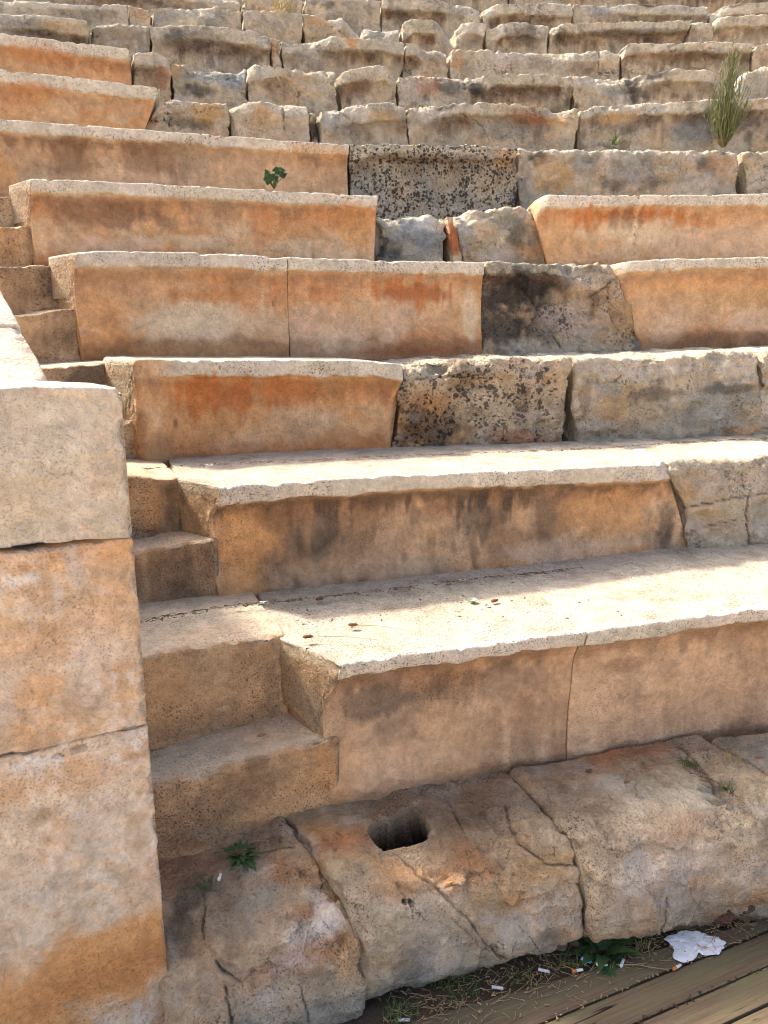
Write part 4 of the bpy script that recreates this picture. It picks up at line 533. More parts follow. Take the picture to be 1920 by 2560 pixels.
{'name': 'seat_block', 'path': ('ring', 16.936, -0.35039), 'L': 0.4973, 'top': [(0.0, 2.7106), (0.0606, 2.7439), (0.4973, 2.7855)], 'mat': 2, 'seed': 148, 'label': 'rough greyish ninth row block right of a black notch', 'cat': 'stone seat', 'group': 'weathered old seat stones', 'spec': {'tone': 'old', 'facet': 0.007, 'fsize': 0.13, 'rough': 0.85, 'rr': 0.01, 'bump': 0.9, 'gap': 0.0015, 'res': 0.0125, 'jag': 0.5, 'f0': 0.04, 'fr': 0.04, 'o': 0.2, 'g': 0.4, 'b': 0.27, 'prof': [(0.0, 0, 0, 1), (0.4973, 0, 0, 1)], 'stains': [(0.0066, 0.0522, 0.0235, 0.0619, 'black', 0.9), (0.2123, 0.064, 0.1592, 0.0695, 'brown', 0.3)], 'cracks': [], 'hollows': []}},
{'name': 'seat_block', 'path': ('ring', 16.936, -0.32032), 'L': 1.0982, 'top': [(0.0, 2.7832), (0.3161, 2.8149), (0.6092, 2.8268), (0.908, 2.8215), (1.0982, 2.796)], 'mat': 2, 'seed': 149, 'label': 'ninth row block with a long drooping lip and dark underside', 'cat': 'stone seat', 'group': 'weathered old seat stones', 'spec': {'tone': 'old', 'facet': 0.007, 'fsize': 0.13, 'rough': 0.62, 'rr': 0.01, 'bump': 0.9, 'gap': 0.0015, 'res': 0.0125, 'jag': 0.5, 'lipH': 0.12, 'over': 0.07, 'f0': 0.03, 'o': 0.25, 'g': 0.45, 'b': 0.37, 'pit': 0.3, 'prof': [(0.0, 0, 0, 1), (0.192, 0.5, 0.5, 0), (0.3992, 1, 0, 0), (0.908, 1, 0, 0), (1.0982, 0.5, 0.5, 0)], 'stains': [(0.3959, 0.1039, 0.2527, 0.0775, 'dark', 0.5), (0.6461, 0.1846, 0.3439, 0.0789, 'pits', 0.7), (0.2308, 0.0711, 0.0831, 0.0739, 'dark', 0.6)], 'cracks': [], 'hollows': []}},
{'name': 'seat_block', 'path': ('ring', 16.936, -0.25471), 'L': 0.0834, 'top': [(0.0, 2.7933), (0.0834, 2.7928)], 'mat': 2, 'seed': 150, 'label': 'thin upright stone between two ninth row blocks', 'cat': 'stone seat', 'group': 'weathered old seat stones', 'spec': {'tone': 'old', 'facet': 0.007, 'fsize': 0.13, 'rough': 0.62, 'rr': 0.01, 'bump': 0.9, 'gap': 0.0015, 'res': 0.0125, 'jag': 0.5, 'f0': 0.04, 'fr': 0.03, 'o': 0.6, 'g': 0.1, 'b': 0.27, 'prof': [(0.0, 0, 0, 1), (0.0834, 0, 0, 1)], 'stains': [(0.0061, 0.1093, 0.0266, 0.1148, 'rust', 0.6)], 'cracks': [], 'hollows': []}},
{'name': 'seat_block', 'path': ('ring', 16.936, -0.2485), 'L': 1.1865, 'top': [(0.0, 2.7828), (0.218, 2.8052), (0.4657, 2.8409), (0.9869, 2.8542), (1.1865, 2.8426)], 'mat': 2, 'seed': 151, 'label': 'ninth row block with rust streak and straight shaded lip', 'cat': 'stone seat', 'group': 'weathered old seat stones', 'spec': {'tone': 'old', 'facet': 0.007, 'fsize': 0.13, 'rough': 0.62, 'rr': 0.01, 'bump': 0.9, 'gap': 0.0015, 'res': 0.0125, 'jag': 0.5, 'lipH': 0.11, 'over': 0.06, 'f0': 0.03, 'o': 0.3, 'g': 0.4, 'b': 0.32, 'prof': [(0.0, 0.5, 0.5, 0), (0.3078, 0, 1, 0), (0.4883, 1, 0, 0), (1.1865, 1, 0, 0)], 'stains': [(0.6642, 0.0416, 0.0642, 0.0717, 'orange', 0.7), (0.4032, 0.1076, 0.1816, 0.0808, 'dark', 0.3)], 'cracks': [], 'hollows': []}},
{'name': 'seat_block', 'path': ('ring', 16.936, -0.17762), 'L': 0.4465, 'top': [(0.0, 2.8394), (0.1166, 2.8505), (0.2576, 2.8258), (0.4465, 2.8112)], 'mat': 2, 'seed': 152, 'label': 'broken ninth row corner stone with a diagonal fracture', 'cat': 'stone seat', 'group': 'weathered old seat stones', 'spec': {'tone': 'old', 'facet': 0.007, 'fsize': 0.13, 'rough': 0.62, 'rr': 0.01, 'bump': 0.9, 'gap': 0.0015, 'res': 0.0125, 'jag': 0.5, 'lipH': 0.12, 'over': 0.07, 'f0': 0.03, 'o': 0.5, 'g': 0.25, 'b': 0.17, 'prof': [(0.0, 1, 0, 0), (0.1166, 1, 0, 0), (0.2576, 0, 1, 0), (0.4465, 0, 1, 0)], 'stains': [(0.2703, 0.0933, 0.1891, 0.0748, 'brown', 0.4)], 'cracks': [], 'hollows': []}},
{'name': 'seat_block', 'path': ('ring', 16.936, -0.14958), 'L': 1.7675, 'top': [(0.0, 2.8127), (0.4937, 2.8395), (0.8286, 2.8396), (1.303, 2.8493), (1.356, 2.8464), (1.5932, 2.8851), (1.7675, 2.8586)], 'mat': 2, 'seed': 153, 'label': 'wide pinkish ninth row block, its lip mostly gone', 'cat': 'stone seat', 'group': 'weathered old seat stones', 'spec': {'tone': 'old', 'facet': 0.007, 'fsize': 0.13, 'rough': 0.62, 'rr': 0.01, 'bump': 0.9, 'gap': 0.0015, 'res': 0.0125, 'jag': 0.5, 'f0': 0.035, 'lipH': 0.1, 'over': 0.05, 'o': 0.35, 'g': 0.35, 'b': 0.17, 'prof': [(0.0, 0, 0, 1), (0.4937, 0, 0.5, 0.5), (1.0681, 0, 1, 0), (1.4035, 0.5, 0.5, 0), (1.7675, 0, 1, 0)], 'stains': [(0.6071, 0.0923, 0.2881, 0.0844, 'pink', 0.6), (0.9449, 0.1044, 0.1446, 0.0849, 'brown', 0.5), (0.0812, 0.1131, 0.0572, 0.1049, 'orange', 0.5)], 'cracks': [([(1.5542, 0), (1.5414, 0.1029), (1.539, 0.2096)], 0.008, 0.03)], 'hollows': []}},
{'name': 'seat_block', 'path': ('ring', 16.936, -0.04397), 'L': 1.31, 'top': [(0.0, 2.8969), (0.041, 2.9227), (0.4223, 2.9183), (0.893, 2.936), (1.31, 2.9203)], 'mat': 2, 'seed': 154, 'label': 'ninth row block with the best kept straight lip', 'cat': 'stone seat', 'group': 'weathered old seat stones', 'spec': {'tone': 'old', 'facet': 0.007, 'fsize': 0.13, 'rough': 0.7, 'rr': 0.01, 'bump': 0.9, 'gap': 0.0015, 'res': 0.0125, 'jag': 0.5, 'lipH': 0.085, 'over': 0.06, 'f0': 0.03, 'o': 0.4, 'g': 0.35, 'b': 0.22, 'prof': [(0.0, 1, 0, 0), (1.31, 1, 0, 0)], 'stains': [(0.6407, 0.1006, 0.5702, 0.0514, 'brown', 0.5)], 'cracks': [], 'hollows': []}},
{'name': 'seat_block', 'path': ('ring', 16.936, 0.03477), 'L': 2.1138, 'top': [(0.0, 2.9158), (0.1138, 2.9312), (2.1138, 2.9312)], 'mat': 2, 'seed': 155, 'label': 'last ninth row block at the right margin', 'cat': 'stone seat', 'group': 'weathered old seat stones', 'spec': {'tone': 'old', 'facet': 0.007, 'fsize': 0.13, 'rough': 0.62, 'rr': 0.01, 'bump': 0.9, 'gap': 0.0015, 'res': 0.0125, 'jag': 0.5, 'f0': 0.03, 'o': 0.4, 'g': 0.3, 'b': 0.17, 'prof': [(0.0, 0, 0, 1), (0.1138, 0, 0, 1)], 'stains': [], 'cracks': [], 'hollows': []}},
{'name': 'seat_block', 'path': ('ring', 17.656, -0.51817), 'L': 3.3292, 'top': [(0.0, 3.1095), (2.2, 3.1095), (2.7591, 3.1448), (3.3292, 3.1966)], 'mat': 2, 'seed': 156, 'label': 'tenth row block in the top left corner', 'cat': 'stone seat', 'group': 'weathered old seat stones', 'spec': {'tone': 'old', 'facet': 0.007, 'fsize': 0.13, 'rough': 0.62, 'rr': 0.01, 'bump': 0.9, 'gap': 0.0015, 'res': 0.0125, 'jag': 0.5, 'f0': 0.04, 'o': 0.15, 'g': 0.5, 'b': 0.32, 'prof': [(2.2, 0, 1, 0), (2.7591, 0.5, 0.5, 0), (3.3292, 0, 0, 1)], 'stains': [(3.1286, 0.0855, 0.1718, 0.0565, 'black', 0.35)], 'cracks': [], 'hollows': []}},
{'name': 'seat_block', 'path': ('ring', 17.656, -0.32867), 'L': 0.1953, 'top': [(0.0, 3.1906), (0.1953, 3.1904)], 'mat': 2, 'seed': 157, 'label': 'small reddish tenth row stone between two upright joints', 'cat': 'stone seat', 'group': 'weathered old seat stones', 'spec': {'tone': 'old', 'facet': 0.007, 'fsize': 0.13, 'rough': 0.62, 'rr': 0.01, 'bump': 0.9, 'gap': 0.0015, 'res': 0.0125, 'jag': 0.5, 'f0': 0.05, 'o': 0.7, 'g': 0.1, 'b': 0.17, 'prof': [(0.0, 0, 0, 1), (0.1953, 0, 0, 1)], 'stains': [(0.087, 0.06, 0.088, 0.0712, 'rust', 0.4)], 'cracks': [], 'hollows': []}},
{'name': 'seat_block', 'path': ('ring', 17.656, -0.31637), 'L': 0.8824, 'top': [(0.0, 3.189), (0.0509, 3.2276), (0.3186, 3.2466), (0.6384, 3.2903), (0.8824, 3.2699)], 'mat': 2, 'seed': 158, 'label': 'lumpy tenth row block with greenish grey face', 'cat': 'stone seat', 'group': 'weathered old seat stones', 'spec': {'tone': 'old', 'facet': 0.007, 'fsize': 0.13, 'rough': 0.85, 'rr': 0.01, 'bump': 0.9, 'gap': 0.0015, 'res': 0.0125, 'jag': 0.5, 'f0': 0.04, 'o': 0.2, 'g': 0.5, 'b': 0.22, 'prof': [(0.0, 0, 0, 1), (0.4093, 0, 1, 0), (0.8824, 0, 0, 1)], 'stains': [(0.1351, 0.0924, 0.1346, 0.0579, 'blue', 0.5), (0.6844, 0.0646, 0.1394, 0.0593, 'green', 0.3)], 'cracks': [], 'hollows': []}},
{'name': 'seat_block', 'path': ('ring', 17.656, -0.26505), 'L': 0.594, 'top': [(0.0, 3.2807), (0.1506, 3.2956), (0.4356, 3.3055), (0.594, 3.3069)], 'mat': 2, 'seed': 159, 'label': 'plain tan tenth row block under the grass tuft', 'cat': 'stone seat', 'group': 'weathered old seat stones', 'spec': {'tone': 'old', 'facet': 0.007, 'fsize': 0.13, 'rough': 0.62, 'rr': 0.01, 'bump': 0.9, 'gap': 0.0015, 'res': 0.0125, 'jag': 0.5, 'f0': 0.04, 'o': 0.35, 'g': 0.3, 'b': 0.12000000000000001, 'prof': [(0.0, 0, 0, 1), (0.594, 0, 0, 1)], 'stains': [(0.0811, 0.0787, 0.0946, 0.0819, 'pink', 0.5)], 'cracks': [], 'hollows': []}},
{'name': 'seat_block', 'path': ('ring', 17.656, -0.23032), 'L': 0.6161, 'top': [(0.0, 3.2958), (0.2087, 3.3005), (0.4149, 3.3299), (0.5028, 3.2586), (0.6161, 3.149)], 'mat': 2, 'seed': 160, 'label': 'tenth row block broken away along a diagonal', 'cat': 'stone seat', 'group': 'weathered old seat stones', 'spec': {'tone': 'old', 'facet': 0.007, 'fsize': 0.13, 'rough': 0.85, 'rr': 0.01, 'bump': 0.9, 'gap': 0.0015, 'res': 0.0125, 'jag': 0.5, 'f0': 0.05, 'o': 0.3, 'g': 0.3, 'b': 0.17, 'prof': [(0.0, 0, 0, 1), (0.3067, 0, 1, 0), (0.6161, 0, 1, 0)], 'stains': [(0.1659, 0.049, 0.1469, 0.068, 'ochre', 0.6)], 'cracks': [], 'hollows': []}},
{'name': 'seat_block', 'path': ('ring', 17.656, -0.19455), 'L': 0.4107, 'top': [(0.0, 3.2375), (0.0699, 3.2686), (0.2147, 3.2347), (0.4107, 3.2649)], 'mat': 2, 'seed': 161, 'label': 'pale blue rubble stone wedged into the tenth row', 'cat': 'stone seat', 'group': 'weathered old seat stones', 'spec': {'tone': 'old', 'facet': 0.007, 'fsize': 0.13, 'rough': 0.85, 'rr': 0.01, 'bump': 0.9, 'gap': 0.0015, 'res': 0.0125, 'jag': 0.5, 'f0': 0.06, 'o': 0.05, 'g': 0.8, 'b': 0.17, 'prof': [(0.0, 0, 1, 0), (0.4107, 0, 1, 0)], 'stains': [(0.0785, 0.0055, 0.1946, 0.0248, 'white', 0.5), (0.2289, 0.023, 0.2013, 0.047, 'blue', 0.5)], 'cracks': [], 'hollows': []}},
{'name': 'seat_block', 'path': ('ring', 17.656, -0.17072), 'L': 0.5883, 'top': [(0.0, 3.2744), (0.1005, 3.3246), (0.3994, 3.3375), (0.4824, 3.2577), (0.5883, 3.0975)], 'mat': 2, 'seed': 162, 'label': 'arched tenth row stub with lip curving down to the right', 'cat': 'stone seat', 'group': 'weathered old seat stones', 'spec': {'tone': 'old', 'facet': 0.007, 'fsize': 0.13, 'rough': 0.85, 'rr': 0.01, 'bump': 0.9, 'gap': 0.0015, 'res': 0.0125, 'jag': 0.5, 'lipH': 0.13, 'over': 0.08, 'f0': 0.02, 'o': 0.3, 'g': 0.4, 'b': 0.22, 'prof': [(0.0, 0.5, 0.5, 0), (0.151, 1, 0, 0), (0.3536, 1, 0, 0), (0.4564, 0, 1, 0), (0.5883, 0, 1, 0)], 'stains': [(0.2638, 0.0678, 0.1527, 0.0535, 'green', 0.4)], 'cracks': [], 'hollows': []}},
{'name': 'seat_block', 'path': ('ring', 17.656, -0.13674), 'L': 0.3162, 'top': [(0.0, 3.2548), (0.0697, 3.3338), (0.2128, 3.3451), (0.3162, 3.323)], 'mat': 2, 'seed': 163, 'label': 'small tenth row stub, thick at the top, beside a deep notch', 'cat': 'stone seat', 'group': 'weathered old seat stones', 'spec': {'tone': 'old', 'facet': 0.007, 'fsize': 0.13, 'rough': 0.62, 'rr': 0.01, 'bump': 0.9, 'gap': 0.0015, 'res': 0.0125, 'jag': 0.5, 'lipH': 0.12, 'over': 0.06, 'f0': 0.02, 'o': 0.3, 'g': 0.3, 'b': 0.17, 'prof': [(0.0, 0, 1, 0), (0.1106, 0.5, 0.5, 0), (0.3162, 1, 0, 0)], 'stains': [], 'cracks': [], 'hollows': []}},
{'name': 'seat_block', 'path': ('ring', 17.656, -0.1179), 'L': 0.6952, 'top': [(0.0, 3.2924), (0.1127, 3.3061), (0.1733, 3.3398), (0.446, 3.3499), (0.6952, 3.3218)], 'mat': 2, 'seed': 164, 'label': 'dark arched tenth row block with blackened hollow', 'cat': 'stone seat', 'group': 'weathered old seat stones', 'spec': {'tone': 'old', 'facet': 0.007, 'fsize': 0.13, 'rough': 0.62, 'rr': 0.01, 'bump': 0.9, 'gap': 0.0015, 'res': 0.0125, 'jag': 0.5, 'lipH': 0.12, 'over': 0.08, 'f0': 0.02, 'o': 0.2, 'g': 0.4, 'b': 0.52, 'prof': [(0.0, 0, 0, 1), (0.1632, 0.5, 0.5, 0), (0.2916, 1, 0, 0), (0.6017, 0.5, 0.5, 0), (0.6952, 0, 0, 1)], 'stains': [(0.4132, 0.1037, 0.2331, 0.0908, 'black', 0.6), (0.0503, 0.0445, 0.1032, 0.0676, 'tan', 0.6)], 'cracks': [], 'hollows': []}},
{'name': 'seat_block', 'path': ('ring', 17.656, -0.0776), 'L': 1.5534, 'top': [(0.0, 3.3042), (0.0651, 3.3421), (0.8149, 3.3837), (1.5534, 3.4001)], 'mat': 2, 'seed': 165, 'label': 'long tenth row block with straight lip over a dark band', 'cat': 'stone seat', 'group': 'weathered old seat stones', 'spec': {'tone': 'old', 'facet': 0.007, 'fsize': 0.13, 'rough': 0.8, 'rr': 0.01, 'bump': 0.9, 'gap': 0.0015, 'res': 0.0125, 'jag': 0.5, 'lipH': 0.1, 'over': 0.07, 'f0': 0.03, 'o': 0.25, 'g': 0.35, 'b': 0.37, 'slantR': -0.2138, 'prof': [(0.0, 0, 1, 0), (0.1475, 1, 0, 0), (1.5534, 1, 0, 0)], 'stains': [(0.8399, 0.1003, 0.67, 0.0366, 'dark', 0.6), (0.0915, 0.1098, 0.0726, 0.0914, 'black', 0.7)], 'cracks': [], 'hollows': []}},
{'name': 'seat_block', 'path': ('ring', 17.656, 0.01185), 'L': 0.2098, 'top': [(0.0, 3.3955), (0.1007, 3.3994), (0.2098, 3.367)], 'mat': 2, 'seed': 166, 'label': 'wedge-shaped tenth row stone between slanting joints', 'cat': 'stone seat', 'group': 'weathered old seat stones', 'spec': {'tone': 'old', 'facet': 0.007, 'fsize': 0.13, 'rough': 0.62, 'rr': 0.01, 'bump': 0.9, 'gap': 0.0015, 'res': 0.0125, 'jag': 0.5, 'f0': 0.03, 'o': 0.35, 'g': 0.2, 'b': 0.12000000000000001, 'slantL': -0.2181, 'slantR': 0.1324, 'prof': [(0.0, 0.5, 0.5, 0), (0.2098, 0, 0, 1)], 'stains': [], 'cracks': [], 'hollows': []}},
{'name': 'seat_block', 'path': ('ring', 17.656, 0.025), 'L': 2.5579, 'top': [(0.0, 3.3939), (0.0416, 3.4296), (0.2664, 3.4312), (0.5579, 3.4394), (2.5579, 3.4394)], 'mat': 2, 'seed': 167, 'label': 'tenth row block in the upper right with a clean pale edge', 'cat': 'stone seat', 'group': 'weathered old seat stones', 'spec': {'tone': 'old', 'facet': 0.007, 'fsize': 0.13, 'rough': 0.62, 'rr': 0.01, 'bump': 0.9, 'gap': 0.0015, 'res': 0.0125, 'jag': 0.5, 'lipH': 0.09, 'over': 0.05, 'f0': 0.03, 'o': 0.35, 'g': 0.25, 'b': 0.17, 'prof': [(0.0, 0.5, 0.5, 0), (0.1167, 1, 0, 0), (0.5579, 1, 0, 0)], 'stains': [], 'cracks': [], 'hollows': []}},
{'name': 'seat_block', 'path': ('ring', 18.376, -0.50046), 'L': 4.3632, 'top': [(0.0, 3.4469), (1.7, 3.4469), (3.2896, 3.6025), (4.3632, 3.6823)], 'mat': 2, 'seed': 168, 'label': 'eleventh row block, only the foot of its face showing, above the left blocks', 'cat': 'stone seat', 'group': 'weathered old seat stones', 'spec': {'tone': 'old', 'facet': 0.007, 'fsize': 0.13, 'rough': 0.62, 'rr': 0.01, 'bump': 0.9, 'gap': 0.0015, 'res': 0.0125, 'jag': 0.5, 'f0': 0.03, 'o': 0.3, 'g': 0.4, 'b': 0.27, 'prof': [(1.7, 0, 1, 0), (3.2896, 1, 0, 0), (4.3632, 0, 1, 0)], 'stains': [], 'cracks': [], 'hollows': []}},
{'name': 'seat_block', 'path': ('ring', 18.376, -0.26165), 'L': 0.6667, 'top': [(0.0, 3.6849), (0.6667, 3.7214)], 'mat': 2, 'seed': 169, 'label': 'eleventh row block behind the grass tuft', 'cat': 'stone seat', 'group': 'weathered old seat stones', 'spec': {'tone': 'old', 'facet': 0.007, 'fsize': 0.13, 'rough': 0.62, 'rr': 0.01, 'bump': 0.9, 'gap': 0.0015, 'res': 0.0125, 'jag': 0.5, 'f0': 0.03, 'o': 0.3, 'g': 0.4, 'b': 0.27, 'prof': [(0.0, 0, 0, 1), (0.6667, 0, 0, 1)], 'stains': [], 'cracks': [], 'hollows': []}},
{'name': 'seat_block', 'path': ('ring', 18.376, -0.22423), 'L': 0.8637, 'top': [(0.0, 3.7232), (0.426, 3.7495), (0.8637, 3.7726)], 'mat': 2, 'seed': 170, 'label': 'grey eleventh row block with a dark blotch', 'cat': 'stone seat', 'group': 'weathered old seat stones', 'spec': {'tone': 'old', 'facet': 0.007, 'fsize': 0.13, 'rough': 0.62, 'rr': 0.01, 'bump': 0.9, 'gap': 0.0015, 'res': 0.0125, 'jag': 0.5, 'f0': 0.03, 'o': 0.2, 'g': 0.5, 'b': 0.32, 'prof': [(0.0, 0, 0, 1), (0.8637, 0, 0, 1)], 'stains': [(0.2734, 0.0486, 0.1059, 0.057, 'dark', 0.7)], 'cracks': [], 'hollows': []}},
{'name': 'seat_block', 'path': ('ring', 18.376, -0.17606), 'L': 1.1786, 'top': [(0.0, 3.7835), (0.3999, 3.8), (0.6996, 3.8077), (1.0012, 3.804), (1.1786, 3.7643)], 'mat': 2, 'seed': 171, 'label': 'eleventh row block with diagonal broken right end', 'cat': 'stone seat', 'group': 'weathered old seat stones', 'spec': {'tone': 'old', 'facet': 0.007, 'fsize': 0.13, 'rough': 0.62, 'rr': 0.01, 'bump': 0.9, 'gap': 0.0015, 'res': 0.0125, 'jag': 0.5, 'lipH': 0.12, 'over': 0.06, 'f0': 0.03, 'o': 0.25, 'g': 0.45, 'b': 0.32, 'prof': [(0.0, 1, 0, 0), (0.6723, 1, 0, 0), (0.9463, 0, 1, 0), (1.1786, 0, 1, 0)], 'stains': [(0.1932, 0.1367, 0.1088, 0.0666, 'dark', 0.6)], 'cracks': [], 'hollows': []}},
{'name': 'seat_block', 'path': ('ring', 18.376, -0.11101), 'L': 1.0573, 'top': [(0.0, 3.7555), (0.1637, 3.81), (0.5768, 3.839), (1.0573, 3.8467)], 'mat': 2, 'seed': 172, 'label': 'arched eleventh row block, dark grey hollow beneath its lip', 'cat': 'stone seat', 'group': 'weathered old seat stones', 'spec': {'tone': 'old', 'facet': 0.007, 'fsize': 0.13, 'rough': 0.62, 'rr': 0.01, 'bump': 0.9, 'gap': 0.0015, 'res': 0.0125, 'jag': 0.5, 'lipH': 0.13, 'over': 0.08, 'f0': 0.02, 'o': 0.3, 'g': 0.4, 'b': 0.32, 'prof': [(0.0, 0, 1, 0), (0.1912, 1, 0, 0), (1.0573, 0.5, 0.5, 0)], 'stains': [], 'cracks': [], 'hollows': []}},
{'name': 'seat_block', 'path': ('ring', 18.376, -0.05225), 'L': 1.603, 'top': [(0.0, 3.8424), (0.4909, 3.8401), (0.8755, 3.8327), (1.603, 3.8285)], 'mat': 2, 'seed': 173, 'label': 'bluish eleventh row block with a black chipped lip', 'cat': 'stone seat', 'group': 'weathered old seat stones', 'spec': {'tone': 'old', 'facet': 0.007, 'fsize': 0.13, 'rough': 0.62, 'rr': 0.01, 'bump': 0.9, 'gap': 0.0015, 'res': 0.0125, 'jag': 0.5, 'lipH': 0.1, 'over': 0.05, 'f0': 0.03, 'o': 0.15, 'g': 0.6, 'b': 0.27, 'prof': [(0.0, 0, 0, 1), (0.4909, 0.5, 0.5, 0), (0.7658, 1, 0, 0), (1.603, 0.5, 0.5, 0)], 'stains': [(0.8885, 0, 0.1626, 0.0267, 'black', 0.8), (0.3466, 0.0703, 0.2212, 0.0681, 'blue', 0.5)], 'cracks': [], 'hollows': []}},
{'name': 'seat_block', 'path': ('ring', 18.376, 0.03639), 'L': 2.6368, 'top': [(0.0, 3.7846), (0.2205, 3.8293), (0.6368, 3.8485), (2.6368, 3.8485)], 'mat': 2, 'seed': 174, 'label': 'topmost right-hand block with a dark slanting break', 'cat': 'stone seat', 'group': 'weathered old seat stones', 'spec': {'tone': 'old', 'facet': 0.007, 'fsize': 0.13, 'rough': 0.62, 'rr': 0.01, 'bump': 0.9, 'gap': 0.0015, 'res': 0.0125, 'jag': 0.5, 'lipH': 0.12, 'over': 0.06, 'f0': 0.03, 'o': 0.3, 'g': 0.35, 'b': 0.32, 'prof': [(0.0, 0, 1, 0), (0.3265, 1, 0, 0), (0.6368, 1, 0, 0)], 'stains': [(0.1888, 0.0124, 0.2282, 0.0211, 'dark', 0.6)], 'cracks': [], 'hollows': []}},
{'name': 'seat_block', 'path': ('ring', 19.096, -0.46149), 'L': 3.652, 'top': [(0.0, 3.8138), (1.0, 3.8138), (3.652, 4.1563)], 'mat': 2, 'seed': 175, 'label': 'uppermost seat block, barely visible along the left of the top edge', 'cat': 'stone seat', 'group': 'weathered old seat stones', 'spec': {'tone': 'old', 'facet': 0.007, 'fsize': 0.13, 'rough': 0.62, 'rr': 0.01, 'bump': 0.9, 'gap': 0.0015, 'res': 0.0125, 'jag': 0.5, 'lipH': 0.1, 'o': 0.3, 'g': 0.4, 'b': 0.27, 'f0': 0.03, 'prof': [(1.0, 0, 0, 1), (3.652, 1, 0, 0)], 'stains': [], 'cracks': [], 'hollows': []}},
{'name': 'seat_block', 'path': ('ring', 19.096, -0.26885), 'L': 3.4948, 'top': [(0.0, 4.159), (3.4948, 4.3799)], 'mat': 2, 'seed': 176, 'label': 'uppermost seat block, barely visible along the middle of the top edge', 'cat': 'stone seat', 'group': 'weathered old seat stones', 'spec': {'tone': 'old', 'facet': 0.007, 'fsize': 0.13, 'rough': 0.62, 'rr': 0.01, 'bump': 0.9, 'gap': 0.0015, 'res': 0.0125, 'jag': 0.5, 'lipH': 0.1, 'o': 0.3, 'g': 0.4, 'b': 0.27, 'f0': 0.03, 'prof': [(0.0, 0, 0, 1), (3.4948, 1, 0, 0)], 'stains': [], 'cracks': [], 'hollows': []}},
{'name': 'seat_block', 'path': ('ring', 19.096, -0.0843), 'L': 4.2099, 'top': [(0.0, 4.3807), (3.2099, 4.3472), (4.2099, 4.3472)], 'mat': 2, 'seed': 177, 'label': 'uppermost seat block, barely visible along the right of the top edge', 'cat': 'stone seat', 'group': 'weathered old seat stones', 'spec': {'tone': 'old', 'facet': 0.007, 'fsize': 0.13, 'rough': 0.62, 'rr': 0.01, 'bump': 0.9, 'gap': 0.0015, 'res': 0.0125, 'jag': 0.5, 'lipH': 0.1, 'o': 0.3, 'g': 0.4, 'b': 0.27, 'f0': 0.03, 'prof': [(0.0, 0, 0, 1), (3.2099, 1, 0, 0)], 'stains': [], 'cracks': [], 'hollows': []}},
{'name': 'base_stone', 'path': ('ring', 10.9301, -0.443), 'L': 1.0738, 'top': [(0, -1.85), (1.0738, -1.7)], 'mat': 0, 'seed': 178, 'label': 'low reddish base stone under the pier, cracked along its right side', 'cat': 'rough stone', 'group': 'rough base course stones', 'spec': {'tone': 'old', 'capL': 1, 'capR': 1, 'facet': 0.014, 'fsize': 0.16, 'rough': 0.55, 'rr': 0.028, 'bump': 0.9, 'res': 0.0052, 'tres': 0.007, 'S': 0.42, 'H': 0.5, 'boulder': 0.15, 'gap': 0.001, 'bigk': 1.8, 'o': 1.0, 'g': 0.05, 'b': 0.08, 'topslope': 0.05, 'prof': [(0, 0, 0, 1), (1.0738, 0, 0, 1)], 'stains': [(0.6831, 0.069, 0.1393, 0.0451, 'orange', 0.5), (0.8654, 0.1173, 0.0741, 0.0625, 'pink', 0.6)], 'cracks': [], 'hollows': [], 'D': 0.6, 'topd': 0.6}},
{'name': 'base_stone', 'path': ('ring', 10.8174, -0.35809), 'L': 0.5471, 'top': [(0, -1.705), (0.5471, -1.6)], 'mat': 0, 'seed': 179, 'label': 'cracked orange base stone with flaky white crust beside the pier', 'cat': 'rough stone', 'group': 'rough base course stones', 'spec': {'tone': 'old', 'capL': 1, 'capR': 1, 'facet': 0.014, 'fsize': 0.16, 'rough': 0.55, 'rr': 0.028, 'bump': 0.9, 'res': 0.0052, 'tres': 0.007, 'S': 0.42, 'H': 0.5, 'boulder': 0.15, 'gap': 0.001, 'bigk': 1.8, 'o': 1.0, 'g': 0.05, 'b': 0.14, 'topslope': 0.22, 'slantR': 0.03, 'skewR': -0.3143, 'prof': [(0, 0, 0, 1), (0.5471, 0, 0, 1)], 'stains': [(0.3216, 0.0364, 0.1037, 0.0494, 'peach', 0.5), (0.3467, 0.0966, 0.0669, 0.0315, 'white', 0.65), (0.4578, 0.0391, 0.0548, 0.0433, 'white', 0.55), (0.4026, 0.0445, 0.0676, 0.0314, 'white', 0.4), (0.1126, -0.1317, 0.0772, 0.0772, 'dark', 0.6), (0.2908, -0.0273, 0.0754, 0.0518, 'grey', 0.5), (0.0764, -0.036, 0.0497, 0.0544, 'dark', 0.6), (0.4528, 0.2986, 0.1126, 0.0833, 'grey', 0.6), (0.2621, 0.1978, 0.0791, 0.0796, 'pale', 0.4), (0.3467, 0.0966, 0.1605, 0.0394, 'deep', 0.35)], 'cracks': [([(0.1739, -0.2468), (0.3169, -0.1853), (0.4243, -0.1335)], 0.0025, 0.012), ([(0.1514, 0.0277), (0.2133, 0.0917), (0.2937, 0.0698)], 0.0031, 0.015), ([(0.1404, -0.1359), (0.1383, -0.0569), (0.1221, 0)], 0.0031, 0.012), ([(0.1616, 0.0801), (0.1713, 0.1487), (0.186, 0.2572)], 0.0037, 0.016), ([(0.3727, 0.1419), (0.3841, 0.2296), (0.3881, 0.3487)], 0.0019, 0.008)], 'hollows': [], 'D': 0.5, 'topd': 0.5}},
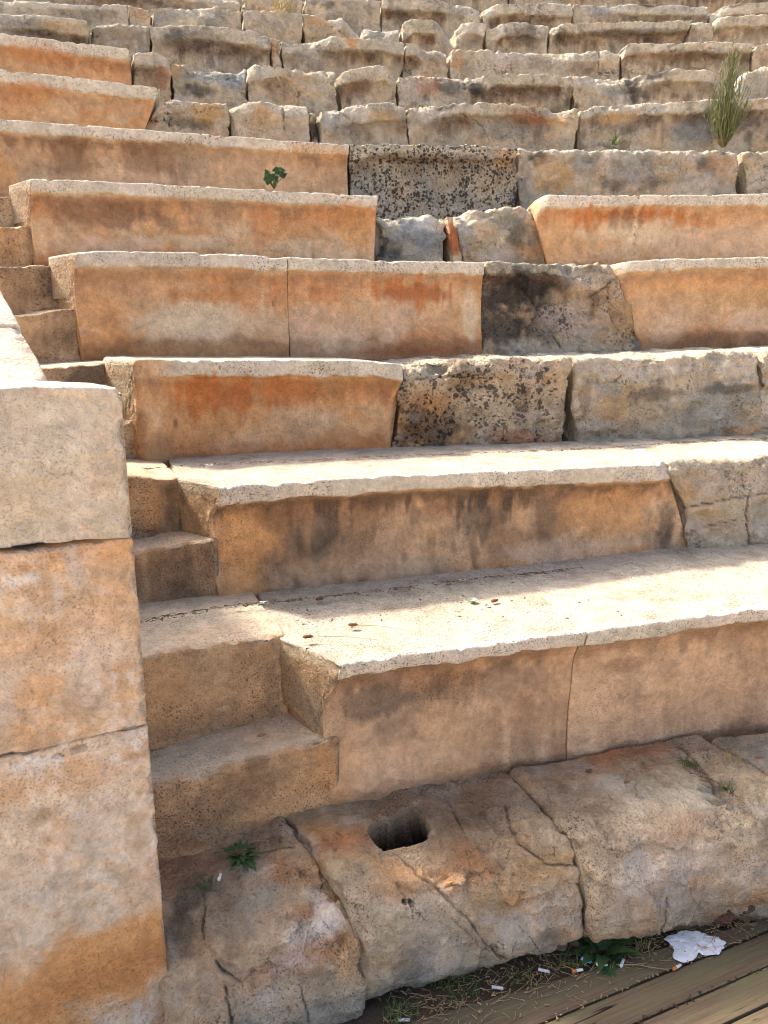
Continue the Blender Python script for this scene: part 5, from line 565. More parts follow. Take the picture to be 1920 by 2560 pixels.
{'name': 'base_stone', 'path': ('ring', 10.8198, -0.30804), 'L': 0.7241, 'top': [(0, -1.56), (0.7241, -1.53)], 'mat': 0, 'seed': 180, 'label': 'large cracked base stone with a square black socket hole in its top', 'cat': 'rough stone', 'group': 'rough base course stones', 'spec': {'tone': 'old', 'capL': 1, 'capR': 1, 'facet': 0.014, 'fsize': 0.16, 'rough': 0.55, 'rr': 0.028, 'bump': 0.9, 'res': 0.0052, 'tres': 0.007, 'S': 0.42, 'H': 0.5, 'boulder': 0.15, 'gap': 0.001, 'bigk': 1.8, 'o': 0.8, 'g': 0.1, 'b': 0.14, 'topslope': 0.05, 'slantL': 0.02, 'slantR': 0.05, 'skewL': -0.2984, 'skewR': -0.1799, 'prof': [(0, 0, 0, 1), (0.7241, 0, 0, 1)], 'stains': [(0.202, 0.036, 0.1719, 0.0425, 'orange', 0.6), (0.351, 0.0437, 0.1217, 0.0468, 'deep', 0.35), (0.4345, -0.1171, 0.2291, 0.1167, 'brown', 0.55), (0.2342, -0.2419, 0.1163, 0.0746, 'brown', 0.5), (0.6157, 0.0768, 0.1285, 0.0343, 'ochre', 0.5), (0.7063, 0.2545, 0.1161, 0.0716, 'pale', 0.6), (0.6374, 0.1848, 0.0815, 0.0526, 'pale', 0.5), (0.4506, 0.2737, 0.1429, 0.1052, 'tan', 0.5), (0.1303, 0.3647, 0.0896, 0.0862, 'grey', 0.7), (0.5958, 0.3139, 0.0983, 0.1076, 'grey', 0.5), (0.3285, 0.377, 0.1408, 0.0884, 'grey', 0.5), (0.1745, 0.2596, 0.0598, 0.0509, 'dark', 0.35), (0.5429, 0.2124, 0.1285, 0.0874, 'pale', 0.6), (0.2641, 0.2195, 0.0912, 0.068, 'pale', 0.45), (0.05, -0.0822, 0.0818, 0.0531, 'rust', 0.4)], 'cracks': [([(0.1797, 0), (0.2614, 0.0606), (0.3387, 0.1567), (0.4032, 0.2602), (0.4684, 0.3312)], 0.0043, 0.016), ([(0.3972, -0.1701), (0.3988, -0.0651), (0.3961, 0)], 0.0031, 0.016), ([(0.5684, -0.0851), (0.5495, 0.0107), (0.6152, 0.0682), (0.7119, 0.0825)], 0.0031, 0.016), ([(0.4598, 0.3112), (0.5818, 0.3598)], 0.0025, 0.01), ([(0.2929, 0.1438), (0.3716, 0.2425)], 0.0019, 0.008), ([(0.4439, 0.0845), (0.5116, 0.2213), (0.5885, 0.3296)], 0.0019, 0.007)], 'hollows': [(0.2065, -0.0887, 0.0859, 0.068, 0.24, 3.2), (0.1556, 0.0763, 0.0073, 0.0082, 0.03, 2), (0.1746, 0.0802, 0.0073, 0.0082, 0.03, 2)], 'D': 0.42, 'topd': 0.42}},
{'name': 'base_stone', 'path': ('ring', 10.7931, -0.24073), 'L': 0.7932, 'top': [(0, -1.525), (0.7932, -1.475)], 'mat': 0, 'seed': 181, 'label': 'long sandy base stone with rounded front, right of the dark fissure', 'cat': 'rough stone', 'group': 'rough base course stones', 'spec': {'tone': 'old', 'capL': 1, 'capR': 1, 'facet': 0.014, 'fsize': 0.16, 'rough': 0.55, 'rr': 0.028, 'bump': 0.9, 'res': 0.0052, 'tres': 0.007, 'S': 0.42, 'H': 0.5, 'boulder': 0.15, 'gap': 0.001, 'bigk': 1.8, 'o': 0.5, 'g': 0.12, 'b': 0.1, 'topslope': 0.06, 'slantL': 0.05, 'skewL': -0.1814, 'skewR': -0.3027, 'prof': [(0, 0, 0, 1), (0.7932, 0, 0, 1)], 'stains': [(0.3697, -0.2767, 0.1702, 0.0861, 'rust', 0.55), (0.2483, -0.2508, 0.0923, 0.0829, 'deep', 0.5), (0.3249, -0.043, 0.2148, 0.0846, 'tan', 0.6), (0.4221, 0, 0.1755, 0.0224, 'buff', 0.6), (0.3337, 0.1505, 0.1536, 0.0716, 'pale', 0.5), (0.3081, 0.2327, 0.1029, 0.1089, 'blue', 0.4), (0.433, 0.2979, 0.1573, 0.0927, 'grey', 0.5), (0.1049, 0, 0.0555, 0.0449, 'brown', 0.4), (0.1554, 0.1954, 0.1006, 0.1069, 'pink', 0.4), (0.1831, 0.1327, 0.1004, 0.0706, 'pale', 0.6), (0.5761, 0.2035, 0.1053, 0.0735, 'pale', 0.55), (0.2712, 0.0158, 0.184, 0.0253, 'cream', 0.5)], 'cracks': [([(0.5489, -0.2709), (0.5563, -0.1354), (0.5523, 0)], 0.0074, 0.016), ([(0.2824, 0.2265), (0.2752, 0.332), (0.2733, 0.4042)], 0.0025, 0.012)], 'hollows': [(0.5605, 0, 0.078, 0.0181, 0.03, 2)], 'D': 0.42, 'topd': 0.42}},
{'name': 'base_stone', 'path': ('ring', 10.7518, -0.16618), 'L': 1.6408, 'top': [(0, -1.47), (1.6408, -1.45)], 'mat': 0, 'seed': 182, 'label': 'grey base stone at the right margin behind the grassy crack', 'cat': 'rough stone', 'group': 'rough base course stones', 'spec': {'tone': 'old', 'capL': 1, 'capR': 1, 'facet': 0.014, 'fsize': 0.16, 'rough': 0.55, 'rr': 0.028, 'bump': 0.9, 'res': 0.0052, 'tres': 0.007, 'S': 0.42, 'H': 0.5, 'boulder': 0.15, 'gap': 0.001, 'bigk': 1.8, 'o': 0.3, 'g': 0.3, 'b': 0.15, 'topslope': 0.06, 'skewL': -0.3059, 'prof': [(0, 0, 0, 1), (1.6408, 0, 0, 1)], 'stains': [(-0.0116, -0.1588, 0.0643, 0.0548, 'grey', 0.4)], 'cracks': [], 'hollows': [], 'D': 0.42, 'topd': 0.42}},
{'name': 'pier_block', 'path': ('line', -1.7769, 1.0531, 1, 0.546), 'L': 1.35, 'top': [(0, -0.105), (1.05, -0.1), (1.23, -0.102), (1.35, -0.11)], 'mat': 0, 'seed': 183, 'label': 'pale top block of the end pier, sunlit on its upper face', 'cat': 'stone block', 'group': 'end pier blocks', 'spec': {'S': 0.351, 'H': 0.3505, 'o': 0.06, 'stains': [(0.9500000000000001, 0.2, 0.5, 0.25, 'buff', 0.75), (0.9500000000000001, 0.1, 0.4, 0.08, 'pale', 0.5), (1.05, 0.25, 0.3, 0.06, 'peach', 0.35)], 'capR': 1, 'jag': 0.35, 'tone': 'pier', 'rough': 0.1, 'rr': 0.008, 'bump': 0.45, 'fr': 0.01, 'f0': 0, 'res': 0.0075, 'tres': 0.02, 'D': 0.22, 'skewR': -0.12, 'prof': [(0, 0, 0, 1), (1.35, 0, 0, 1)]}},
{'name': 'pier_block', 'path': ('line', -1.7769, 1.0531, 1, 0.546), 'L': 1.35, 'top': [(0, -0.461), (1.35, -0.461)], 'mat': 0, 'seed': 184, 'label': 'middle block of the end pier, pinkish orange with white tooth marks', 'cat': 'stone block', 'group': 'end pier blocks', 'spec': {'S': 0.486, 'H': 0.4855, 'o': 0.5, 'stains': [(1.1, 0.02, 0.4, 0.05, 'orange', 0.5), (0.9000000000000001, 0.33, 0.18, 0.12, 'pale', 0.6), (1.23, 0.3, 0.08, 0.15, 'pale', 0.5), (1.21, 0.05, 0.02, 0.07, 'pale', 0.6), (1.0, 0.2, 0.3, 0.06, 'orange', 0.35)], 'capR': 1, 'jag': 0.35, 'tone': 'pier', 'rough': 0.1, 'rr': 0.008, 'bump': 0.45, 'fr': 0.01, 'f0': 0, 'res': 0.0075, 'tres': 0.02, 'D': 0.22, 'skewR': -0.12, 'prof': [(0, 0, 0, 1), (1.35, 0, 0, 1)]}},
{'name': 'pier_block', 'path': ('line', -1.7769, 1.0531, 1, 0.546), 'L': 1.35, 'top': [(0, -0.947), (1.35, -0.947)], 'mat': 0, 'seed': 185, 'label': 'bottom block of the end pier, deep orange at its lower edge', 'cat': 'stone block', 'group': 'end pier blocks', 'spec': {'S': 0.74, 'H': 1.0, 'o': 0.45, 'stains': [(1.23, 0.66, 0.3, 0.12, 'orange', 0.95), (0.9500000000000001, 0.76, 0.35, 0.14, 'orange', 0.9), (1.25, 0.7, 0.2, 0.06, 'deep', 0.4), (1.2000000000000002, 0.25, 0.08, 0.1, 'pale', 0.5), (1.05, 0.35, 0.12, 0.08, 'pale', 0.5), (1.1500000000000001, 0.08, 0.3, 0.06, 'orange', 0.4), (0.8500000000000001, 0.45, 0.12, 0.15, 'pink', 0.6)], 'hollows': [(1.1800000000000002, 0.022, 0.02, 0.008, 0.02, 2), (1.135, 0.03, 0.012, 0.006, 0.015, 2)], 'capR': 1, 'jag': 0.35, 'tone': 'pier', 'rough': 0.1, 'rr': 0.008, 'bump': 0.45, 'fr': 0.01, 'f0': 0, 'res': 0.0075, 'tres': 0.02, 'D': 0.22, 'skewR': -0.12, 'prof': [(0, 0, 0, 1), (1.35, 0, 0, 1)]}},
{'name': 'coping_slab', 'path': ('line', -0.8154, 1.9184, -0.604, 0.797), 'L': 0.44, 'top': [(0, -0.19836), (0.44000000000000006, 0.032200000000000034)], 'mat': 0, 'seed': 186, 'label': 'sunlit sloping coping slab just behind the pier', 'cat': 'coping', 'group': 'sloping coping slabs', 'spec': {'S': 0.5, 'H': 0.9, 'stains': [(0.3, -0.3, 0.8, 0.8, 'pale', 0.3)], 'capL': 1, 'capR': 1, 'tone': 'pier', 'rough': 0.12, 'rr': 0.006, 'bump': 0.45, 'fr': 0.012, 'f0': 0, 'res': 0.012, 'tres': 0.02, 'D': 0.7, 'o': 0.04, 'prof': [(0, 0, 0, 1), (9, 0, 0, 1)]}},
{'name': 'coping_slab', 'path': ('line', -1.0812, 2.2691, -0.604, 0.797), 'L': 1.6, 'top': [(0, 0.03620000000000004), (1.6, 0.8706000000000002)], 'mat': 0, 'seed': 187, 'label': 'upper sloping coping slab at the left margin, beyond the narrow joint', 'cat': 'coping', 'group': 'sloping coping slabs', 'spec': {'S': 0.5, 'H': 0.9, 'stains': [(0.3, -0.3, 0.8, 0.8, 'pale', 0.3)], 'capL': 1, 'capR': 1, 'tone': 'pier', 'rough': 0.12, 'rr': 0.006, 'bump': 0.45, 'fr': 0.012, 'f0': 0, 'res': 0.012, 'tres': 0.02, 'D': 0.7, 'o': 0.04, 'prof': [(0, 0, 0, 1), (9, 0, 0, 1)]}}]
LITTER = [
{'kind': 'butt', 'p': (-0.4574, 2.6658, -0.985), 'label': 'cigarette butt under the orange patch of the second row seat', 'rot': 0.1, 'L': 0.9},
{'kind': 'butt', 'p': (-0.558, 2.6211, -0.985), 'label': 'crushed cigarette butt on the tread beside the brown step', 'rot': 0.5, 'L': 0.6},
{'kind': 'butt', 'p': (-0.2507, 2.7224, -0.985), 'label': 'cigarette butt beside a twig at the foot of the stained seat', 'rot': 0.25},
{'kind': 'butt', 'p': (0.3267, 2.9362, -0.985), 'label': 'cigarette butt lying at the foot of the second row, above the bottle cap', 'rot': 0.15, 'L': 0.8},
{'kind': 'butt', 'p': (0.9762, 3.1147, -0.985), 'label': 'cigarette butt at the seat foot, leftmost of three near the orange corner', 'rot': 0.05},
{'kind': 'butt', 'p': (1.1248, 3.1147, -0.985), 'label': 'cigarette butt at the seat foot, middle one of three near the orange corner', 'rot': -0.15},
{'kind': 'butt', 'p': (1.2357, 3.1282, -0.985), 'label': 'cigarette butt at the seat foot, rightmost of three near the dark stain', 'rot': 0, 'L': 0.8},
{'kind': 'butt', 'p': (-0.9859, 3.0548, -0.535), 'label': 'cigarette butt on the second row tread close to the pier', 'rot': 0.0},
{'kind': 'butt', 'p': (-0.749, 3.1352, -0.535), 'label': 'cigarette butt on the second row tread under the orange seat', 'rot': 0.2},
{'kind': 'butt', 'p': (-0.5024, 1.9509, -1.61), 'label': 'stubby white cigarette butt on the cracked base stone', 'rot': 1.5, 'L': 0.7},
{'kind': 'butt', 'p': (0.5002, 1.9317, -1.935), 'label': 'white cigarette butt between the green leafy weed and the grass tuft', 'rot': -0.3},
{'kind': 'butt', 'p': (0.3464, 1.8727, -1.939), 'label': 'white cigarette butt in dry grass right of the green tuft', 'rot': -0.2},
{'kind': 'butt', 'p': (0.0575, 1.7678, -1.945), 'label': 'white cigarette butt at the bottom edge of the picture', 'rot': 0},
{'kind': 'butt', 'p': (0.6062, 1.9317, -1.935), 'label': 'cigarette butt with orange filter below the blue wrapper', 'rot': 0.15, 'filt': 1},
{'kind': 'butt', 'p': (0.6882, 1.9545, -1.935), 'label': 'flattened white cigarette butt below the leafy weed', 'rot': -0.1},
{'kind': 'butt', 'p': (0.7559, 1.9599, -1.935), 'label': 'white cigarette butt standing out at an angle right of the leafy weed', 'rot': 1.0, 'L': 0.9},
{'kind': 'butt', 'p': (0.9231, 1.9439, -1.935), 'label': 'orange-tipped cigarette butt on the deck board below the white paper', 'rot': 0.5, 'filt': 1},
{'kind': 'butt', 'p': (1.3174, 2.1866, -1.939), 'label': 'white cigarette butt by the small stones at the right margin', 'rot': 0.05},
{'kind': 'cap', 'p': (0.3388, 2.6913, -0.985), 'label': 'upturned pale bottle cap on the lowest seat tread'},
{'kind': 'pod', 'p': (-0.2565, 2.331, -0.985), 'label': 'brown seed pod with long stalk near the seat corner', 'rot': 0.0, 'stalk': 0.2},
{'kind': 'pod', 'p': (-0.1096, 2.4379, -0.985), 'label': 'smaller brown seed pod with thin curved stalk on the sunlit seat', 'rot': -0.15, 'stalk': 0.16},
{'kind': 'pod', 'p': (0.4226, 2.681, -0.985), 'label': 'dark seed pod right of the bottle cap', 'rot': 0.4, 'stalk': 0},
{'kind': 'pod', 'p': (-0.2489, 2.7016, -0.985), 'label': 'brown twig-like pod lying beside a cigarette butt in the shade', 'rot': 0.2, 'stalk': 0.03},
{'kind': 'leaf', 'p': (-0.3941, 2.1632, -1.255), 'label': 'dark dry leaf lying near the riser on the lowest step', 'rot': 0.1, 's': 0.03},
{'kind': 'leaf', 'p': (-0.3636, 2.0245, -1.262), 'label': 'dry leaf curled at the front edge of the lowest step', 'rot': 0.5, 's': 0.03},
{'kind': 'leaf', 'p': (0.8277, 2.2421, -1.475), 'label': 'round brown leaf on the long sandy base stone', 'rot': 0.2, 's': 0.022},
{'kind': 'leaf', 'p': (1.3129, 2.3252, -1.435), 'label': 'dark oval leaf on the base stone at the right margin', 'rot': -0.3, 's': 0.03},
{'kind': 'leaf', 'p': (0.7269, 2.3474, -1.5), 'label': 'pale dry leaf at the foot of the lowest seat, near its joint', 'rot': 0.2, 's': 0.025},
{'kind': 'leaf', 'p': (0.3266, 2.1652, -1.535), 'label': 'small pale leaf on the base stone right of the socket hole', 'rot': 0.1, 's': 0.022},
{'kind': 'leaf', 'p': (1.2388, 2.9977, -0.985), 'label': 'tiny dark leaf on the tread under the grey broken seat', 'rot': 0.4, 's': 0.014},
{'kind': 'paper', 'p': (1.0203, 2.0316, -1.935), 'label': 'torn white paper napkin lying on the first deck board'},
{'kind': 'wrap', 'p': (0.6442, 1.9653, -1.935), 'label': 'small crumpled blue wrapper beside the leafy weed'},
{'kind': 'stick', 'p': (0.818, 1.9439, -1.935), 'label': 'straw-coloured stick lying on the deck board below the leafy weed', 'rot': -0.12, 'L': 0.14},
{'kind': 'stick', 'p': (1.3518, 2.0976, -1.935), 'label': 'thin straw on the deck at the right margin', 'rot': 0.3, 'L': 0.08},
{'kind': 'rock', 'p': (1.2405, 2.2228, -1.95), 'label': 'brown rubble stone wedged under the right end of the base course', 's': 0.06, 'c': (128, 102, 78)},
{'kind': 'rock', 'p': (1.364, 2.2808, -1.95), 'label': 'blue-grey rubble stone at the right margin beside the deck', 's': 0.07, 'c': (140, 142, 138)},
{'kind': 'rock', 'p': (1.1486, 2.1693, -1.95), 'label': 'small flat reddish stone between the base course and the paper', 's': 0.045, 'c': (140, 98, 74)},
{'kind': 'weed', 'p': (0.7057, 2.0083, -1.945), 'label': 'dark green leafy weed growing between base stone and deck', 's': 0.12},
{'kind': 'tuft', 'p': (0.1694, 1.8919, -1.945), 'label': 'bright green grass tuft in front of the large cracked base stone', 's': 0.13, 'n': 36, 'w': 0.06},
{'kind': 'tuft', 'p': (0.0693, 1.7999, -1.945), 'label': 'low grass tuft near the bottom edge, under the cracked base stone', 's': 0.06, 'n': 30, 'w': 0.08},
{'kind': 'tuft', 'p': (0.4335, 1.9139, -1.945), 'label': 'low spreading grass left of the leafy weed', 's': 0.05, 'n': 44, 'w': 0.1},
{'kind': 'tuft', 'p': (0.856, 2.0307, -1.945), 'label': 'short dry grass between the leafy weed and the paper', 's': 0.04, 'n': 30, 'w': 0.07, 'dry': 1},
{'kind': 'tuft', 'p': (1.0854, 2.3544, -1.475), 'label': 'small moss-green tuft at the upper end of the stone crack', 's': 0.035, 'n': 40, 'w': 0.05},
{'kind': 'tuft', 'p': (1.1503, 2.1997, -1.475), 'label': 'green tuft at the lower end of the stone crack', 's': 0.04, 'n': 46, 'w': 0.05},
{'kind': 'tuft', 'p': (1.2344, 2.3589, -1.465), 'label': 'thin yellowish tuft in the joint of the last two base stones', 's': 0.05, 'n': 30, 'w': 0.06, 'dry': 1},
{'kind': 'weed', 'p': (-0.4513, 2.0359, -1.6), 'label': 'small green weed at the foot of the lowest step', 's': 0.055},
{'kind': 'tuft', 'p': (-0.5518, 1.9452, -1.63), 'label': 'dark mossy tuft on the base stone beside the pier', 's': 0.02, 'n': 40, 'w': 0.06},
{'kind': 'clover', 'p': (-0.7046, 5.0949, 0.93), 'label': 'small clover plant growing on the fifth row seat', 's': 0.105},
{'kind': 'shrub', 'p': (2.6299, 6.2395, 1.44), 'label': 'tall wispy yellow-green shrub rooted on the sixth row block', 's': 0.74, 'w': 0.21},
{'kind': 'tuft', 'p': (1.757, 6.1548, 1.44), 'label': 'small dark weed left of the wispy shrub', 's': 0.12, 'n': 30, 'w': 0.06},
{'kind': 'tuft', 'p': (0.3348, 6.8028, 1.88), 'label': 'tiny green tuft on the seventh row block', 's': 0.05, 'n': 24, 'w': 0.1},
{'kind': 'tuft', 'p': (-1.0447, 8.6751, 3.32), 'label': 'dry yellow grass tuft growing on top of the tenth row', 's': 0.17, 'n': 70, 'w': 0.22, 'dry': 1},
{'kind': 'debris', 'pts': [(-0.8565, 2.4796, -0.979), (-0.6212, 2.61, -0.979), (-0.2326, 2.7216, -0.979), (0.3279, 2.9304, -0.979), (0.8492, 3.089, -0.979), (1.3461, 3.171, -0.979), (1.7236, 3.185, -0.979)], 'label': 'dry needles and crumbs along the foot of the second row seats', 'n': 640, 'w': 0.06, 'name': 'dry_litter'},
{'kind': 'debris', 'pts': [(-1.0132, 3.0206, -0.529), (-0.6559, 3.1473, -0.529), (0.0435, 3.3645, -0.529), (0.3691, 3.434, -0.529), (0.8251, 3.5361, -0.529), (1.6194, 3.8452, -0.529), (2.0677, 3.9727, -0.529)], 'label': 'dry needles and crumbs along the foot of the third row seats', 'n': 460, 'w': 0.05, 'name': 'dry_litter'},
{'kind': 'debris', 'pts': [(-0.6688, 1.9223, -1.575), (-0.4258, 2.0473, -1.575), (-0.2892, 2.1385, -1.575), (-0.1417, 2.2318, -1.575)], 'label': 'dry leaf bits in the angle above the base stones', 'n': 260, 'w': 0.06, 'name': 'dry_litter'},
{'kind': 'debris', 'pts': [(0.0007, 1.759, -1.942), (0.2395, 1.8526, -1.942), (0.6214, 1.9724, -1.942), (1.0491, 2.1152, -1.942), (1.3399, 2.1985, -1.942)], 'label': 'loose dry grass and straw along the edge of the deck', 'n': 900, 'w': 0.1, 'name': 'dry_litter', 'long': 1},
{'kind': 'debris', 'pts': [(1.0853, 2.3949, -1.478), (1.1195, 2.2794, -1.478), (1.1663, 2.1733, -1.478)], 'label': 'dry bits caught in the grassy stone crack', 'n': 120, 'w': 0.05, 'name': 'dry_litter'},
{'kind': 'debris', 'pts': [(-0.9533, 2.8955, -0.765), (-0.885, 2.9859, -0.765), (-0.852, 2.9705, -0.765)], 'label': 'dark dry bits in the corner of the third step', 'n': 60, 'w': 0.03, 'name': 'dry_litter'},
{'kind': 'debris', 'pts': [(-0.4281, 2.3802, -0.982), (0.2965, 2.6278, -0.982), (1.5729, 2.8857, -0.982)], 'label': 'scattered dark specks and crumbs on the lowest seat tread', 'n': 70, 'w': 0.2, 'name': 'dry_litter', 'crumb': 1},
{'kind': 'debris', 'pts': [(0.4576, 1.7533, -1.939), (0.8451, 1.9166, -1.939), (1.2918, 2.1039, -1.939)], 'label': 'pale crumbs and bits collected in the gap behind the second deck board', 'n': 46, 'w': 0.007, 'name': 'dry_litter', 'crumb': 1, 'pale': 1},
{'kind': 'debris', 'pts': [(0.7163, 1.7515, -1.937), (1.2127, 1.9477, -1.937)], 'label': 'crumbs collected in the gap in front of the second deck board', 'n': 50, 'w': 0.007, 'name': 'dry_litter', 'crumb': 1},
{'kind': 'debris', 'pts': [(0.232, 1.782, -1.934), (0.6054, 1.9117, -1.934), (1.0207, 2.0476, -1.934), (1.3079, 2.137, -1.934)], 'label': 'pale grass bits lying on the deck near the base stones', 'n': 90, 'w': 0.05, 'name': 'dry_litter', 'long': 1},
{'kind': 'tuft', 'p': (0.2558, 1.8719, -1.945), 'label': 'dense dark grass tuft below the cracked base stone', 's': 0.05, 'n': 40, 'w': 0.08},
{'kind': 'tuft', 'p': (0.5905, 1.9664, -1.945), 'label': 'dark grass tuft left of the blue wrapper', 's': 0.055, 'n': 40, 'w': 0.07},
{'kind': 'tuft', 'p': (0.0278, 1.7693, -1.945), 'label': 'grass tuft at the bottom edge beside the base stone', 's': 0.06, 'n': 30, 'w': 0.06}]

for d in STONES:
    p = d['path']
    path = ring_path(p[1], p[2]) if p[0] == 'ring' else line_path(*p[1:])
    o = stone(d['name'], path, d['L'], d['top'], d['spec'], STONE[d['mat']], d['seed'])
    tag(o, d['label'], d['cat'], d['group'])

# ------------------------------------------------------------------ hillside core and ground
soil = plain_material('dry_soil', (96, 78, 60), 1.0, 30, 0.4)
def hillside():
    prof = [(R1-.40, -2.1), (R1-.05, -1.80)]
    for k in range(1, 13):
        r = R1+W*(k-1); z = -1.0+.475*(k-1)
        prof += [(r+.50, z-.60), (r+.54, z-.16), (r+W+.46, z-.14)]
    rz = prof[-1]
    prof += [(rz[0]+2, rz[1]+.2), (rz[0]+14, rz[1]+5), (rz[0]+50, rz[1]+10)]
    ths = np.linspace(-.62, .42, 60)
    r = np.array([p[0] for p in prof]); z = np.array([p[1] for p in prof])
    P = np.stack([CX+r[None]*np.sin(ths)[:, None], CY+r[None]*np.cos(ths)[:, None], z[None]+0*ths[:, None]], -1)
    n, m = P.shape[:2]; idx = np.arange(n*m).reshape(n, m)
    qd = np.stack([idx[:-1, :-1], idx[:-1, 1:], idx[1:, 1:], idx[1:, :-1]], -1).reshape(-1, 4)
    o = mesh_obj('hillside', P.reshape(-1, 3), (qd, []), soil, smooth=False)
    o['kind'] = 'structure'
hillside()
gm = plain_material('sandy_ground', (176, 158, 134), 1.0, 3, 0.25)
g = 400.0
o = mesh_obj('ground', [(-g, -g, -2.05), (g, -g, -2.05), (g, g, -2.05), (-g, g, -2.05)], (np.array([[0, 1, 2, 3]]), []), gm, smooth=False)
o['kind'] = 'structure'

# ------------------------------------------------------------------ deck boards
def wood_material():
    m = bpy.data.materials.new('weathered_wood'); nt, b = nodes_of(m)
    tc = N(nt, 'ShaderNodeTexCoord'); oi = N(nt, 'ShaderNodeObjectInfo')
    ad = N(nt, 'ShaderNodeVectorMath', operation='MULTIPLY_ADD'); cm = N(nt, 'ShaderNodeCombineXYZ')
    for i in range(3): nt.links.new(oi.outputs['Random'], cm.inputs[i])
    nt.links.new(cm.outputs[0], ad.inputs[0]); ad.inputs[1].default_value = (11, 7, 5); nt.links.new(tc.outputs['Object'], ad.inputs[2])
    def nz(sx, sy, det, sc=1.0, dist=0.0):
        mp = N(nt, 'ShaderNodeMapping'); nt.links.new(ad.outputs[0], mp.inputs[0]); mp.inputs['Scale'].default_value = (sx, sy, 20)
        n = N(nt, 'ShaderNodeTexNoise'); nt.links.new(mp.outputs[0], n.inputs['Vector']); n.inputs['Scale'].default_value = sc
        n.inputs['Detail'].default_value = det; n.inputs['Roughness'].default_value = .65; n.inputs['Distortion'].default_value = dist
        return n.outputs[0]
    g1 = nz(3, 110, 5, 1, .6); g2 = nz(1.6, 9, 4, 1, .5); g3 = nz(9, 330, 3); ck = nz(1.3, 42, 3, 1, 1.2); sp = nz(160, 160, 3)
    c = mixrgb(nt, 'MIX', ramp(nt, g1, .35, .7), tuple(lin((112, 93, 73)))+(1,), tuple(lin((88, 71, 55)))+(1,))
    c = mixrgb(nt, 'MIX', math_n(nt, 'MULTIPLY', ramp(nt, g2, .40, .66), .75), c, tuple(lin((106, 100, 70)))+(1,))
    c = mixrgb(nt, 'MULTIPLY', math_n(nt, 'MULTIPLY', ramp(nt, g3, .5, .75), .4), c, (.45, .4, .35, 1))
    crack = math_n(nt, 'MULTIPLY', ramp(nt, ck, .365, .325), ramp(nt, g2, .40, .50))
    c = mixrgb(nt, 'MIX', crack, c, (.012, .01, .008, 1))
    c = mixrgb(nt, 'MIX', math_n(nt, 'MULTIPLY', ramp(nt, sp, .68, .74), .5), c, tuple(lin((170, 150, 120)))+(1,))
    nt.links.new(c, b.inputs['Base Color']); b.inputs['Roughness'].default_value = .8; b.inputs['Specular IOR Level'].default_value = .2
    h = math_n(nt, 'SUBTRACT', math_n(nt, 'ADD', math_n(nt, 'MULTIPLY', g3, .5), math_n(nt, 'MULTIPLY', g1, .8)), math_n(nt, 'MULTIPLY', crack, 2.0))
    bp = N(nt, 'ShaderNodeBump'); nt.links.new(h, bp.inputs['Height']); bp.inputs['Strength'].default_value = .7; bp.inputs['Distance'].default_value = .004
    nt.links.new(bp.outputs[0], b.inputs['Normal'])
    return m
wood = wood_material()
DA = math.radians(22.5); SA = math.atan(.315)
def plank(i, y0, y1, label, sag, taper=False):
    n, k = 140, 14
    x = np.linspace(-1.9, 2.0, n)
    w = y1-y0
    ring = [(0, 0), (.006, .0), (.02, .0)] + [(w*j/k, 0) for j in range(2, k-1)] + [(w-.02, 0), (w-.006, 0), (w, 0), (w, -.028), (0, -.028)]
    ring = np.array(ring)
    e = np.minimum(ring[:, 0], w-ring[:, 0]); ring[:, 1] -= np.where((e < .007) & (ring[:, 1] > -.01), .002*(1-e/.007)**2, 0)
    X = x[:, None] + 0*ring[None, :, 0]; Y = y0 + ring[None, :, 0] + 0*X; Zz = ring[None, :, 1] + 0*X
    if taper: Y = y0 + ring[None, :, 0]/w*np.maximum(.081-.0887*X-y0, .015)      # the last board is cut along the stones
    nn = np.stack([X*1.2, Y*14, X*0+i], -1)
    Zz = Zz + .0022*fbm(nn, 4, 300+i) + sag + .003*np.sin(X*1.7+i); Y = Y + .0022*fbm(np.stack([X*3, X*0, (Y > y0+w/2)*4+i], -1), 3, 320+i)
    idx = np.arange(X.size).reshape(X.shape); j2 = np.roll(np.arange(X.shape[1]), -1)
    qd = np.stack([idx[:-1], idx[1:], idx[1:][:, j2], idx[:-1][:, j2]], -1).reshape(-1, 4)
    v = np.stack([X, Y, Zz], -1).reshape(-1, 3)*SC
    o = mesh_obj('deck_board', v, (qd, [list(idx[0]), list(idx[-1][::-1])]), wood, world=True, origin=np.zeros(3))
    o.location = (.90*SC, 1.9384*SC, (ZC-1.938)*SC); o.rotation_euler.z = DA
    o.data.polygons.foreach_set('use_smooth', np.zeros(len(o.data.polygons), bool))
    tag(o, label, 'deck board', 'deck boards')
plank(0, .005, .10, 'weathered brown tapering deck board carrying the white paper, nearest the base stones', 0, True)
plank(1, -.101, -.004, 'olive brown deck board, second from the base stones', -.002)
plank(2, -.202, -.109, 'long-cracked deck board, third from the base stones', .001)
plank(3, -.306, -.210, 'deck board at the lower right corner of the picture', 0)
plank(4, -.412, -.314, 'outermost deck board, mostly below the lower right corner', 0)

